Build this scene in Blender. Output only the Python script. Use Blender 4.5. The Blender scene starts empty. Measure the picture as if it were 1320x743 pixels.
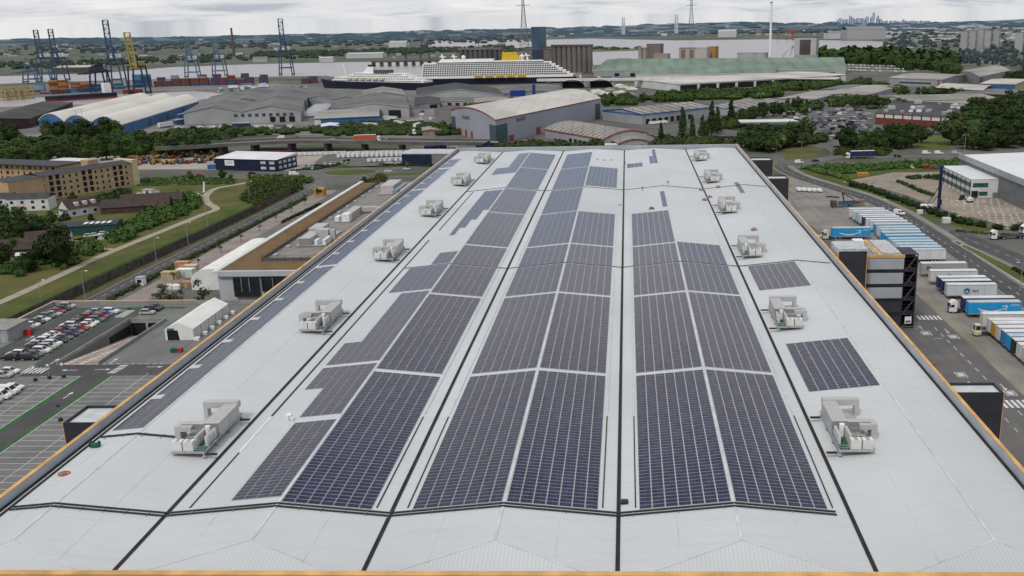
import bpy, math, random
from mathutils import Vector, Matrix
RND = random.Random(7)
scene = bpy.context.scene
COL = scene.collection
PI = math.pi
# ------------------------------------------------------------------ survey
# camera of the drone: focal length in photo pixels, principal point, pitch, roll, yaw, position (metres)
F, CX, CY = 1250.0, 764.9, 371.5
PITCH, ROLL, YAW = 0.27, 0.0186, -0.0379
CAM = (1.646, 0.0, 84.0)

def G(px, py, z=0.0):
    """ground point (metres) surveyed from a photo pixel, on the level z"""
    u = (px - CX) / F; v = -(py - CY) / F
    cr, sr = math.cos(ROLL), math.sin(ROLL)
    x = cr * u + sr * v; up = -sr * u + cr * v
    cp, sp = math.cos(PITCH), math.sin(PITCH)
    y = cp + up * sp; zz = -sp + up * cp
    c, s = math.cos(YAW), math.sin(YAW)
    dx, dy = c * x + s * y, -s * x + c * y
    t = (z - CAM[2]) / zz
    return Vector((CAM[0] + dx * t, CAM[1] + dy * t, z))

def mpp(y):
    """metres per photo pixel for things standing around distance y"""
    return math.hypot(y, 60) / F

# ------------------------------------------------------------------ materials
MATS = {}
def mat(name, col, rough=0.7, var=0.12, scale=0.6, metal=0.0, spec=0.3, col2=None, objcol=False, rand=0.0, stripes=None, bump=0.0, detail=3.0, streak=None):
    if name in MATS: return MATS[name]
    m = bpy.data.materials.new(name); m.use_nodes = True
    nt = m.node_tree; N = nt.nodes; L = nt.links
    b = N['Principled BSDF']
    b.inputs['Roughness'].default_value = rough; b.inputs['Metallic'].default_value = metal
    b.inputs['Specular IOR Level'].default_value = spec
    tc = N.new('ShaderNodeTexCoord'); geo = N.new('ShaderNodeNewGeometry')
    no = N.new('ShaderNodeTexNoise'); no.inputs['Scale'].default_value = scale; no.inputs['Detail'].default_value = detail
    L.new(geo.outputs['Position'] if not objcol else tc.outputs['Object'], no.inputs['Vector'])
    mx = N.new('ShaderNodeMix'); mx.data_type = 'RGBA'
    rr = N.new('ShaderNodeMapRange'); rr.inputs[1].default_value = 0.3; rr.inputs[2].default_value = 0.7
    L.new(no.outputs['Fac'], rr.inputs[0]); L.new(rr.outputs[0], mx.inputs[0])
    c2 = col2 if col2 else tuple(c * (1 - 2 * var) for c in col)
    c1 = col if col2 else tuple(min(1, c * (1 + var)) for c in col)
    mx.inputs[6].default_value = (*c1, 1); mx.inputs[7].default_value = (*c2, 1)
    out = mx.outputs[2]
    if objcol:
        oi = N.new('ShaderNodeObjectInfo')
        mu = N.new('ShaderNodeMix'); mu.data_type = 'RGBA'; mu.blend_type = 'MULTIPLY'; mu.inputs[0].default_value = 1
        L.new(oi.outputs['Color'], mu.inputs[6]); L.new(out, mu.inputs[7]); out = mu.outputs[2]
    if rand:
        oi = N.new('ShaderNodeObjectInfo')
        hs = N.new('ShaderNodeHueSaturation')
        a = N.new('ShaderNodeMapRange'); a.inputs[3].default_value = 1 - rand; a.inputs[4].default_value = 1 + rand
        L.new(oi.outputs['Random'], a.inputs[0]); L.new(a.outputs[0], hs.inputs['Value'])
        h = N.new('ShaderNodeMapRange'); h.inputs[3].default_value = 0.5 - rand * 0.06; h.inputs[4].default_value = 0.5 + rand * 0.06
        ml = N.new('ShaderNodeMath'); ml.operation = 'FRACT'; m7 = N.new('ShaderNodeMath'); m7.operation = 'MULTIPLY'; m7.inputs[1].default_value = 7.31
        L.new(oi.outputs['Random'], m7.inputs[0]); L.new(m7.outputs[0], ml.inputs[0]); L.new(ml.outputs[0], h.inputs[0]); L.new(h.outputs[0], hs.inputs['Hue'])
        L.new(out, hs.inputs['Color']); out = hs.outputs['Color']
    if streak:    # stretched stains: (scale x, y, z, strength, colour)
        mp = N.new('ShaderNodeMapping'); mp.inputs['Scale'].default_value = streak[0]; L.new(geo.outputs['Position'], mp.inputs['Vector'])
        n2 = N.new('ShaderNodeTexNoise'); n2.inputs['Scale'].default_value = 1.0; n2.inputs['Detail'].default_value = 6; L.new(mp.outputs[0], n2.inputs['Vector'])
        r2 = N.new('ShaderNodeMapRange'); r2.inputs[1].default_value = 0.5; r2.inputs[2].default_value = 0.75; r2.inputs[4].default_value = streak[1]; L.new(n2.outputs['Fac'], r2.inputs[0])
        m2 = N.new('ShaderNodeMix'); m2.data_type = 'RGBA'; L.new(r2.outputs[0], m2.inputs[0]); L.new(out, m2.inputs[6]); m2.inputs[7].default_value = (*streak[2], 1); out = m2.outputs[2]
    if stripes:   # (axis 0/1/2 of object space, period m, darkness, thin part of the period)
        ax, per, dark, thin = stripes
        sx = N.new('ShaderNodeSeparateXYZ'); L.new(tc.outputs['Object'], sx.inputs[0])
        dv = N.new('ShaderNodeMath'); dv.operation = 'MULTIPLY'; dv.inputs[1].default_value = 1.0 / per; L.new(sx.outputs[ax], dv.inputs[0])
        fr = N.new('ShaderNodeMath'); fr.operation = 'FRACT'; L.new(dv.outputs[0], fr.inputs[0])
        lt = N.new('ShaderNodeMath'); lt.operation = 'LESS_THAN'; lt.inputs[1].default_value = thin; L.new(fr.outputs[0], lt.inputs[0])
        ms = N.new('ShaderNodeMath'); ms.operation = 'MULTIPLY'; ms.inputs[1].default_value = dark; L.new(lt.outputs[0], ms.inputs[0])
        mk = N.new('ShaderNodeMix'); mk.data_type = 'RGBA'; L.new(ms.outputs[0], mk.inputs[0]); L.new(out, mk.inputs[6]); mk.inputs[7].default_value = (0.02, 0.02, 0.025, 1)
        out = mk.outputs[2]
    if bump:
        bp = N.new('ShaderNodeBump'); bp.inputs['Strength'].default_value = bump; L.new(no.outputs['Fac'], bp.inputs['Height']); L.new(bp.outputs[0], b.inputs['Normal'])
    L.new(out, b.inputs['Base Color'])
    MATS[name] = m
    return m

# ------------------------------------------------------------------ mesh builder
class MB:
    def __init__(s): s.v = []; s.f = []; s.m = []; s.sm = []
    def add(s, vs, fs, mi=0, smooth=False):
        o = len(s.v); s.v += [tuple(v) for v in vs]
        for f in fs: s.f.append([o + i for i in f]); s.m.append(mi); s.sm.append(smooth)
        return s
    def box(s, x0, x1, y0, y1, z0, z1, mi=0, top=None):
        s.add([(x0, y0, z0), (x1, y0, z0), (x1, y1, z0), (x0, y1, z0), (x0, y0, z1), (x1, y0, z1), (x1, y1, z1), (x0, y1, z1)],
              [(0, 3, 2, 1), (0, 1, 5, 4), (1, 2, 6, 5), (2, 3, 7, 6), (3, 0, 4, 7)], mi)
        s.add([(x0, y0, z1), (x1, y0, z1), (x1, y1, z1), (x0, y1, z1)], [(0, 1, 2, 3)], mi if top is None else top)
        return s
    def bbox(s, x0, x1, y0, y1, z0, z1, b=0.1, mi=0):
        """box with bevelled vertical and top edges"""
        def ring(i, z): return [(x0 + i + b, y0 + i, z), (x1 - i - b, y0 + i, z), (x1 - i, y0 + i + b, z), (x1 - i, y1 - i - b, z), (x1 - i - b, y1 - i, z), (x0 + i + b, y1 - i, z), (x0 + i, y1 - i - b, z), (x0 + i, y0 + i + b, z)]
        r = ring(0, z0) + ring(0, z1 - b) + ring(b * .7, z1)
        fs = [[k + i, k + (i + 1) % 8, k + 8 + (i + 1) % 8, k + 8 + i] for k in (0, 8) for i in range(8)] + [[16 + i for i in range(8)], [7 - i for i in range(8)]]
        return s.add(r, fs, mi)
    def quad(s, a, b, c, d, mi=0): return s.add([a, b, c, d], [(0, 1, 2, 3)], mi)
    def prism(s, poly, z0, z1, mi=0, top=None, cap=True):
        n = len(poly)
        ar = sum(poly[i][0] * poly[(i + 1) % n][1] - poly[(i + 1) % n][0] * poly[i][1] for i in range(n))
        if ar < 0: poly = poly[::-1]
        vs = [(p[0], p[1], z0) for p in poly] + [(p[0], p[1], z1) for p in poly]
        s.add(vs, [(i, (i + 1) % n, n + (i + 1) % n, n + i) for i in range(n)], mi)
        if cap: s.add([(p[0], p[1], z1) for p in poly], [tuple(range(n))], mi if top is None else top)
        return s
    def ext(s, prof, y0, y1, mi=0, cap=True):
        """profile in x,z (counter-clockwise seen from -y) extruded along y"""
        n = len(prof)
        vs = [(p[0], y0, p[1]) for p in prof] + [(p[0], y1, p[1]) for p in prof]
        s.add(vs, [(i, n + i, n + (i + 1) % n, (i + 1) % n)[::-1] for i in range(n)], mi)
        if cap: s.add(vs, [tuple(range(n)), tuple(range(2 * n - 1, n - 1, -1))], mi)
        return s
    def tube(s, p0, p1, r0, r1=None, n=6, mi=0, cap=True):
        r1 = r0 if r1 is None else r1
        p0 = Vector(p0); p1 = Vector(p1); d = (p1 - p0)
        if d.length < 1e-6: return s
        d.normalize()
        a = d.orthogonal().normalized() if abs(d.z) < .999 else Vector((1, 0, 0)); b = d.cross(a)
        vs = []
        for p, r in ((p0, r0), (p1, r1)):
            for i in range(n):
                t = 2 * PI * i / n; vs.append(p + a * (r * math.cos(t)) + b * (r * math.sin(t)))
        s.add(vs, [(i, (i + 1) % n, n + (i + 1) % n, n + i) for i in range(n)], mi, n > 6)
        if cap: s.add(vs, [tuple(range(n - 1, -1, -1)), tuple(range(n, 2 * n))], mi)
        return s
    def beam(s, p0, p1, w, h, mi=0):
        """rectangular bar, w across (horizontal), h along up"""
        p0 = Vector(p0); p1 = Vector(p1); d = (p1 - p0).normalized()
        side = d.cross(Vector((0, 0, 1)))
        if side.length < 1e-3: side = Vector((1, 0, 0))
        side.normalize(); up = side.cross(d)
        vs = [p + side * (w * a / 2) + up * (h * b / 2) for p in (p0, p1) for a, b in ((-1, -1), (1, -1), (1, 1), (-1, 1))]
        return s.add(vs, [(0, 1, 2, 3), (7, 6, 5, 4), (0, 4, 5, 1), (1, 5, 6, 2), (2, 6, 7, 3), (3, 7, 4, 0)], mi)
    def build(s, name, mats, parent=None, loc=None, shift=None):
        me = bpy.data.meshes.new(name)
        sh = Vector(shift) if shift is not None else Vector((0, 0, 0))
        me.from_pydata([tuple(Vector(v) - sh) for v in s.v], [], s.f)
        if not isinstance(mats, (list, tuple)): mats = [mats]
        for m in mats: me.materials.append(m)
        me.polygons.foreach_set('material_index', s.m)
        me.polygons.foreach_set('use_smooth', s.sm)
        me.update()
        o = bpy.data.objects.new(name, me); COL.objects.link(o)
        if parent is not None: o.parent = parent
        if loc is not None: o.location = loc
        return o

def tag(o, label, cat, group=None, kind=None):
    if label: o['label'] = label
    if cat: o['category'] = cat
    if group: o['group'] = group
    if kind: o['kind'] = kind
    return o
def thing(name, label, cat, loc=(0, 0, 0), rz=0.0, group=None):
    o = bpy.data.objects.new(name, None); COL.objects.link(o)
    o.location = loc; o.rotation_euler = (0, 0, rz); o.empty_display_size = 1
    return tag(o, label, cat, group)
def struct(name, mb, m, loc=None):
    o = mb.build(name, m, loc=loc); o['kind'] = 'structure'; return o
def copy_tree(o, parent=None, color=None):
    c = o.copy(); COL.objects.link(c); c.parent = parent
    if color: c.color = (*color, 1)
    for ch in list(o.children): copy_tree(ch, c, color)
    return c
def setcol(o, color):
    o.color = (*color, 1)
    for c in o.children: setcol(c, color)
class Proto:
    """first use places the prototype itself, later uses place copies"""
    def __init__(s, root): s.root = root; s.used = False
    def put(s, loc, rz, label, group=None, color=None, scale=None):
        if not s.used: o = s.root; s.used = True
        else: o = copy_tree(s.root)
        o.location = loc; o.rotation_euler = (0, 0, rz); o['label'] = label
        if group: o['group'] = group
        elif 'group' in o: del o['group']
        if color: setcol(o, color)
        if scale: o.scale = scale if isinstance(scale, tuple) else (scale,) * 3
        return o
def text_mesh(body, size, name='lettering'):
    cu = bpy.data.curves.new(name, 'FONT'); cu.body = body; cu.size = size; cu.align_x = 'CENTER'; cu.align_y = 'CENTER'; cu.extrude = 0.01
    tmp = bpy.data.objects.new(name, cu); COL.objects.link(tmp)
    dg = bpy.context.evaluated_depsgraph_get()
    me = bpy.data.meshes.new_from_object(tmp.evaluated_get(dg))
    bpy.data.objects.remove(tmp); bpy.data.curves.remove(cu)
    return me
def put_text(body, size, m, parent, loc, rot, name='lettering'):
    me = text_mesh(body, size, name); me.materials.clear(); me.materials.append(m)
    o = bpy.data.objects.new(name, me); COL.objects.link(o); o.parent = parent; o.location = loc; o.rotation_euler = rot
    return o
ORD = ['first', 'second', 'third', 'fourth', 'fifth', 'sixth', 'seventh', 'eighth', 'ninth', 'tenth', 'eleventh', 'twelfth', 'thirteenth', 'fourteenth', 'fifteenth', 'sixteenth', 'seventeenth', 'eighteenth', 'nineteenth', 'twentieth', 'twenty-first', 'twenty-second', 'twenty-third', 'twenty-fourth']

# ------------------------------------------------------------------ camera
cd = bpy.data.cameras.new('camera'); cam = bpy.data.objects.new('camera', cd); COL.objects.link(cam)
cd.sensor_width = 36; cd.sensor_fit = 'HORIZONTAL'; cd.lens = F / 1320 * 36; cd.shift_x = -(CX - 660) / 1320
cd.clip_start = 1; cd.clip_end = 60000
c, s = math.cos(YAW), math.sin(YAW); cp, sp = math.cos(PITCH), math.sin(PITCH)
fw = Vector((s * cp, c * cp, -sp)); right = Vector((c, -s, 0)); up = right.cross(fw)
# roll
cr, sr = math.cos(ROLL), math.sin(ROLL)
xr = cr * right - sr * up; xu = sr * right + cr * up
cam.matrix_world = Matrix(((xr.x, xu.x, -fw.x, CAM[0]), (xr.y, xu.y, -fw.y, CAM[1]), (xr.z, xu.z, -fw.z, CAM[2]), (0, 0, 0, 1)))
scene.camera = cam
scene.view_settings.view_transform = 'Standard'; scene.view_settings.look = 'None'; scene.view_settings.exposure = 0
scene.render.engine = 'CYCLES'
scene.cycles.max_bounces = 5; scene.cycles.diffuse_bounces = 2; scene.cycles.glossy_bounces = 2
# ------------------------------------------------------------------ sky and sun
SUN_EL, SUN_AZ = math.radians(52), math.radians(205)     # azimuth from +Y (north) clockwise: behind the drone, a little left
w = bpy.data.worlds.new('World'); scene.world = w; w.use_nodes = True
nt = w.node_tree; N = nt.nodes; L = nt.links
bg = N['Background']; bg.inputs['Strength'].default_value = 0.102
sky = N.new('ShaderNodeTexSky'); sky.sky_type = 'NISHITA'; sky.sun_disc = False
sky.sun_elevation = SUN_EL; sky.sun_rotation = SUN_AZ; sky.air_density = 1.0; sky.dust_density = 3.0
tc = N.new('ShaderNodeTexCoord')
sep = N.new('ShaderNodeSeparateXYZ'); L.new(tc.outputs['Generated'], sep.inputs[0])
# clouds laid on a flat deck: direction / height
mz = N.new('ShaderNodeMath'); mz.operation = 'MAXIMUM'; mz.inputs[1].default_value = 0.004; L.new(sep.outputs[2], mz.inputs[0])
az = N.new('ShaderNodeMath'); az.operation = 'ADD'; az.inputs[1].default_value = 0.10; L.new(mz.outputs[0], az.inputs[0])
dx = N.new('ShaderNodeMath'); dx.operation = 'DIVIDE'; L.new(sep.outputs[0], dx.inputs[0]); L.new(az.outputs[0], dx.inputs[1])
dy = N.new('ShaderNodeMath'); dy.operation = 'DIVIDE'; L.new(sep.outputs[1], dy.inputs[0]); L.new(az.outputs[0], dy.inputs[1])
cb = N.new('ShaderNodeCombineXYZ'); L.new(dx.outputs[0], cb.inputs[0]); L.new(dy.outputs[0], cb.inputs[1])
n1 = N.new('ShaderNodeTexNoise'); n1.inputs['Scale'].default_value = 1.15; n1.inputs['Detail'].default_value = 7; n1.inputs['Roughness'].default_value = 0.58; n1.inputs['Distortion'].default_value = 0.4
L.new(cb.outputs[0], n1.inputs['Vector'])
rp = N.new('ShaderNodeValToRGB'); L.new(n1.outputs['Fac'], rp.inputs[0])
e = rp.color_ramp.elements
e[0].position = 0.32; e[0].color = (5.0, 5.3, 5.9, 1)
e[1].position = 0.68; e[1].color = (9.5, 9.4, 9.3, 1)
m1 = rp.color_ramp.elements.new(0.46); m1.color = (7.6, 7.7, 7.9, 1)
mxs = N.new('ShaderNodeMix'); mxs.data_type = 'RGBA'; mxs.inputs[0].default_value = 0.9
L.new(sky.outputs[0], mxs.inputs[6]); L.new(rp.outputs[0], mxs.inputs[7])
gr = N.new('ShaderNodeValToRGB'); L.new(sep.outputs[2], gr.inputs[0]); ge = gr.color_ramp.elements  # tint by elevation; bands above the view are shaped for the panel reflections
ge[0].position = 0.0; ge[0].color = (1.0, 1.0, 1.0, 1)
ge[1].position = 0.85; ge[1].color = (1.12, 1.12, 1.10, 1)
for p_, c_ in ((0.055, (0.97, 0.98, 1.0, 1)), (0.10, (0.56, 0.67, 0.88, 1)), (0.16, (0.64, 0.74, 0.90, 1)), (0.25, (0.97, 0.93, 0.93, 1)), (0.385, (0.88, 0.85, 0.88, 1)), (0.435, (0.60, 0.62, 0.74, 1)), (0.50, (0.42, 0.48, 0.68, 1)), (0.62, (0.9, 0.92, 0.98, 1))):
    q_ = ge.new(p_); q_.color = c_
mg = N.new('ShaderNodeMix'); mg.data_type = 'RGBA'; mg.blend_type = 'MULTIPLY'; mg.inputs[0].default_value = 1.0
L.new(mxs.outputs[2], mg.inputs[6]); L.new(gr.outputs[0], mg.inputs[7])
L.new(mg.outputs[2], bg.inputs['Color'])
ld = bpy.data.lights.new('sun', 'SUN'); ld.energy = 1.75; ld.angle = math.radians(10); ld.color = (1.0, 0.96, 0.9)
lo = bpy.data.objects.new('sun', ld); COL.objects.link(lo)
sd = Vector((math.sin(SUN_AZ) * math.cos(SUN_EL), math.cos(SUN_AZ) * math.cos(SUN_EL), math.sin(SUN_EL)))
lo.rotation_euler = (-sd).to_track_quat('-Z', 'Y').to_euler(); lo.location = (0, 0, 300)
# ================================================================== THE WAREHOUSE
BAY = 30.8; RZ0, RZ1 = 20.0, 21.5
XL, XR = -84.6, 56.2           # inner faces of the side parapets
YF, YB = 99.6, 492.0
VALLEYS = [-2 * BAY, -BAY, 0.0, BAY]
def rz(x):
    k = (x + 5 * BAY) / BAY; f = k - math.floor(k)
    return RZ1 - (RZ1 - RZ0) * abs(f - 0.5) * 2
M_roof = mat('roof_sheet', (0.525, 0.545, 0.548), 0.55, 0.05, 0.03, spec=0.25, stripes=(1, 0.5, 0.10, 0.3), detail=8, streak=((.05, .9, 1), .32, (.42, .42, .41)))
M_hip = mat('roof_sheet_hip', (0.515, 0.535, 0.538), 0.55, 0.06, 0.03, spec=0.25, stripes=(0, 0.5, 0.10, 0.35), detail=8)
M_seam = mat('roof_seam', (0.52, 0.545, 0.545), 0.6, 0.1, 0.4)
M_black = mat('black_rubber', (0.018, 0.018, 0.02), 0.6, 0.3, 0.8, col2=(0.04, 0.036, 0.03))
M_gutter = mat('gutter_dirt', (0.010, 0.010, 0.010), 0.8, col2=(0.035, 0.026, 0.02), scale=0.3)
M_wallg = mat('cladding_grey', (0.36, 0.38, 0.40), 0.6, 0.06, 0.2, stripes=(1, 1.0, 0.15, 0.08))
M_para = mat('parapet_inner', (0.40, 0.43, 0.46), 0.55, 0.08, 0.2, stripes=(1, 1.2, 0.12, 0.06))
M_orange = mat('orange_capping', (0.60, 0.35, 0.12), 0.5, 0.14, 0.35)
M_peach = mat('capping_faded', (0.52, 0.38, 0.26), 0.5, 0.12, 0.1)
M_char = mat('charcoal_cladding', (0.035, 0.037, 0.045), 0.6, 0.1, 0.4, stripes=(2, 0.35, 0.3, 0.15))
M_galv = mat('galvanised', (0.40, 0.41, 0.41), 0.55, 0.15, 0.9, metal=0.3)
M_duct = mat('duct_sheet', (0.45, 0.445, 0.43), 0.5, 0.05, 0.5, metal=0.1, stripes=(1, 1.15, .45, .05))
M_white = mat('white_paint', (0.74, 0.75, 0.74), 0.5, 0.06, 0.5)
M_cond = mat('condenser_paint', (0.66, 0.65, 0.61), 0.5, 0.06, 0.6, stripes=(2, .24, .35, .3))
M_green = mat('green_floor', (0.015, 0.10, 0.055), 0.7, 0.2, 1.5)
M_frame = mat('panel_frame', (0.47, 0.47, 0.49), 0.4, 0.05, 1.0, metal=0.2)
M_tray = mat('cable_tray', (0.022, 0.028, 0.028), 0.6, 0.2, 0.7)
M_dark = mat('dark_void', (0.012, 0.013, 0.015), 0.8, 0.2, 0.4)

def pv_material():
    m = mat('pv_cell', (0.0135, 0.0155, 0.042), 0.10, 0.2, 0.35, spec=0.40, detail=2)
    nt = m.node_tree; N = nt.nodes; L = nt.links; b = N['Principled BSDF']
    # cell grid and silver busbars, in metres on the sheet
    tc = N.new('ShaderNodeTexCoord'); sx = N.new('ShaderNodeSeparateXYZ'); L.new(tc.outputs['Object'], sx.inputs[0])
    old = b.inputs['Base Color'].links[0].from_socket
    prev = old
    for ax, per, th, k in ((0, 0.885, 0.03, .25),):
        dv = N.new('ShaderNodeMath'); dv.operation = 'DIVIDE'; dv.inputs[1].default_value = per; L.new(sx.outputs[ax], dv.inputs[0])
        fr = N.new('ShaderNodeMath'); fr.operation = 'FRACT'; L.new(dv.outputs[0], fr.inputs[0])
        lt = N.new('ShaderNodeMath'); lt.operation = 'LESS_THAN'; lt.inputs[1].default_value = th; L.new(fr.outputs[0], lt.inputs[0])
        ml = N.new('ShaderNodeMath'); ml.operation = 'MULTIPLY'; ml.inputs[1].default_value = k; L.new(lt.outputs[0], ml.inputs[0])
        mk = N.new('ShaderNodeMix'); mk.data_type = 'RGBA'; L.new(ml.outputs[0], mk.inputs[0]); L.new(prev, mk.inputs[6]); mk.inputs[7].default_value = (0.28, 0.3, 0.36, 1)
        prev = mk.outputs[2]
    # modules differ a little from one another
    wn = N.new('ShaderNodeTexWhiteNoise'); wn.noise_dimensions = '2D'
    geo = N.new('ShaderNodeNewGeometry'); vm = N.new('ShaderNodeVectorMath'); vm.operation = 'DIVIDE'; vm.inputs[1].default_value = (1.77, 1.03, 1)
    fl = N.new('ShaderNodeVectorMath'); fl.operation = 'FLOOR'
    L.new(geo.outputs['Position'], vm.inputs[0]); L.new(vm.outputs[0], fl.inputs[0]); L.new(fl.outputs[0], wn.inputs['Vector'])
    hs = N.new('ShaderNodeHueSaturation'); mr = N.new('ShaderNodeMapRange'); mr.inputs[3].default_value = 0.72; mr.inputs[4].default_value = 1.3
    L.new(wn.outputs['Value'], mr.inputs[0]); L.new(mr.outputs[0], hs.inputs['Value']); L.new(prev, hs.inputs['Color'])
    L.new(hs.outputs['Color'], b.inputs['Base Color'])
    return m
M_pv = pv_material()

wh = thing('warehouse', 'huge grey flat warehouse with five shallow roof bays and orange edge capping', 'warehouse', (0, 0, 0))
# roof: bays with hipped near and far ends
R = MB(); HIPF, HIPB = 108.0, 486.0
edges = [XL] + VALLEYS + [XR]
for i in range(5):
    a, b = edges[i], edges[i + 1]
    r = -77.0 + BAY * i
    za, zb = rz(a), rz(b)
    y0, y1 = YF + .9, YB - 1
    R.quad((a, y0, za), (r, HIPF, RZ1), (r, HIPB, RZ1), (a, y1, za), 0)
    R.quad((r, HIPF, RZ1), (b, y0, zb), (b, y1, zb), (r, HIPB, RZ1), 0)
    R.add([(a, y0, za), (b, y0, zb), (r, HIPF, RZ1)], [(0, 1, 2)], 1)
    R.add([(b, y1, zb), (a, y1, za), (r, HIPB, RZ1)], [(0, 1, 2)], 1)
    R.quad((a, YF, min(za, 20.0)), (b, YF, min(zb, 20.0)), (b, y0, zb), (a, y0, za), 1)
roof = R.build('roof', [M_roof, M_hip], wh)
# ridge cappings and hip cappings and sheet laps
S = MB()
for i in range(5):
    r = -77.0 + BAY * i
    S.beam((r, HIPF, RZ1 + .03), (r, HIPB, RZ1 + .03), .36, .05)
    a, b = edges[i], edges[i + 1]
    S.beam((r, HIPF, RZ1 + .02), (a, YF + .9, rz(a) + .02), .16, .05)
    S.beam((r, HIPF, RZ1 + .02), (b, YF + .9, rz(b) + .02), .16, .05)
    for x in ((a + r) / 2, (b + r) / 2):
        yy = HIPF - 4
        S.beam((x, yy, rz(x) + .012), (x, HIPB, rz(x) + .012), .12, .03)
S.build('ridge_capping', M_seam, wh)
for v in VALLEYS:
    g = MB(); g.box(v - .21, v + .21, YF + .3, YB - .6, 19.95, 20.1)
    g.box(v - .27, v - .2, YF + .3, YB - .6, 20.0, 20.14, 1); g.box(v + .2, v + .27, YF + .3, YB - .6, 20.0, 20.14, 1)
    g.build('valley_gutter', [M_gutter, M_tray], wh)
for x0, x1 in ((XL + .02, XL + .5), (XR - .5, XR - .02)):
    g = MB(); z = rz((x0 + x1) / 2)
    g.box(x0, x1, YF + .3, YB - .3, z - .25, z + .12); g.build('edge_gutter', M_gutter, wh)
g = MB(); z = rz(XL + 1.5); g.box(XL + 1.1, XL + 1.4, YF + 8, YB - 3, z - .1, z + .18); g.build('edge_gutter', M_tray, wh)
# parapets (ring) and capping
for nm, bx in (('parapet', (XL - .58, XL, YF - 1.2, YB + 1.2)), ('parapet', (XR, XR + .54, YF - 1.2, YB + 1.2)), ('parapet', (XL, XR, YF - .9, YF - .1)), ('parapet', (XL, XR, YB, YB + 1.2))):
    p = MB(); p.box(*bx, 19.0, 22.2); p.build(nm, M_para, wh)
for bx, mm in (((XL - .62, XL + .03, YF - .95, 300), M_orange), ((XR - .03, XR + .58, YF - .95, 300), M_orange), ((XL + .03, XR - .03, YF - .95, YF - .02), M_orange), ((XL - .62, XL + .03, 300, YB + 1.3), M_peach), ((XR - .03, XR + .58, 300, YB + 1.3), M_peach)):
    p = MB(); p.box(*bx, 22.203, 22.33); p.build('parapet_capping', mm, wh)
# walls below
Wl = MB(); o = 1.25
Wl.box(XL - .85, XR + .7, YF - 1.15, YB + 1.15, 0, 18.98); Wl.build('wall', M_wallg, wh)

# ------------------------------------------------------------------ projecting stair pods on the side walls
def pod(x0, x1, y0, y1, ztop, label, zlow=0.0, side=1):
    t = thing('stair_pod', label, 'stair tower', ((x0 + x1) / 2, (y0 + y1) / 2, zlow), group='stair pods on the warehouse side walls')
    ox, oy = (x0 + x1) / 2, (y0 + y1) / 2
    b = MB(); b.box(x0 - ox, x1 - ox, y0 - oy, y1 - oy, 0, ztop - zlow - .55, 0); b.build('cladding', M_char, t)
    up = MB(); h0, h1 = ztop - zlow - .55, ztop - zlow
    X0, X1, Y0, Y1 = x0 - ox, x1 - ox, y0 - oy, y1 - oy
    for q in ((X0, X1, Y0, Y0 + .2), (X0, X1, Y1 - .2, Y1), (X0, X0 + .2, Y0 + .2, Y1 - .2), (X1 - .2, X1, Y0 + .2, Y1 - .2)): up.box(*q, h0, h1)
    up.build('upstand', M_char, t)
    d = MB(); d.box(X0 + .2, X1 - .2, Y0 + .2, Y1 - .2, h0, h0 + .05); d.build('flat_roof', M_seam, t)
    e = MB(); xx = X1 if side > 0 else X0
    e.box(xx - .12 if side < 0 else xx + .004, xx - .004 if side < 0 else xx + .12, Y0 - .1, Y0 + .35, 0, h1 + .02); e.build('corner_trim', M_orange, t)
    return t
pod(57.8, 66.3, 159.0, 163.8, 20.6, 'charcoal stair pod on the lorry yard wall beside the zebra crossing')
pod(57.8, 66.0, 388.0, 396.0, 21.4, 'charcoal stair pod with pale roof on the lorry yard wall past the trailers')
pod(57.8, 67.5, 442.0, 451.0, 21.2, 'charcoal stair pod beside the roundabout at the far corner of the roof')
pod(-93.6, -85.95, 148.0, 155.6, 20.3, 'charcoal stair pod with open roof over the parking bays', 5.0, -1)

# ------------------------------------------------------------------ solar arrays
PIT, ROW = 1.765, 1.03
def pv_array(xs, label, cols, y_of):
    """cols: list of (x_left, y0, y1) on the roof"""
    x0 = min(c[0] for c in cols); y0 = min(c[1] for c in cols)
    t = thing('solar_array', label, 'solar array', (x0, y0, rz(x0 + .8)), group='solar arrays on the warehouse roof')
    for cx, a, b in cols:
        n = max(1, int(round((b - a) / ROW))); rw = (b - a) / n
        m = MB(); w = PIT - .09
        xa, xb = cx + .045, cx + .045 + w
        za, zb = rz(xa) + .10, rz(xb) + .10
        m.quad((xa, a, za), (xb, a, zb), (xb, b, zb), (xa, b, za), 0)
        # skirt so the sheet has thickness
        m.quad((xa, a, za - .08), (xb, a, zb - .08), (xb, a, zb), (xa, a, za), 0)
        m.quad((xb, a, zb - .08), (xb, b, zb - .08), (xb, b, zb), (xb, a, zb), 0)
        m.quad((xa, b, za - .08), (xa, a, za - .08), (xa, a, za), (xa, b, za), 0)
        for k in range(n):
            ya, yb = a + k * rw + .045, a + (k + 1) * rw - .045
            j = RND.uniform(-.006, .006); e = .035
            m.quad((xa + e, ya, za + .014 + j), (xb - e, ya, zb + .014 - j), (xb - e, yb, zb + .014 + j), (xa + e, yb, za + .014 - j), 1)
        m.build('panel_column', [M_frame, M_pv], t, shift=(x0, y0, rz(x0 + .8)))
    return t
def cols_from(xstart, n, sgn, a, b):
    return [((xstart + i * PIT) if sgn > 0 else (xstart - (i + 1) * PIT), a, b) for i in range(n)]
NEAR = [(118.0, 168.6), (170.2, 221.3), (222.9, 250.4), (251.8, 273.6), (275.2, 323.2), (324.6, 371.2), (374.6, 426.0), (427.6, 475.5)]
SL = {'CL': (-15.68, -1, 7, 'west slope of middle bay'), 'CR': (-15.12, 1, 7, 'east slope of middle bay'),
      'DL': (15.14, -1, 7, 'west slope of fourth bay'), 'DR': (15.66, 1, 7, 'east slope of fourth bay'),
      'BR': (-45.92, 1, 7, 'east slope of second bay')}
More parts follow.
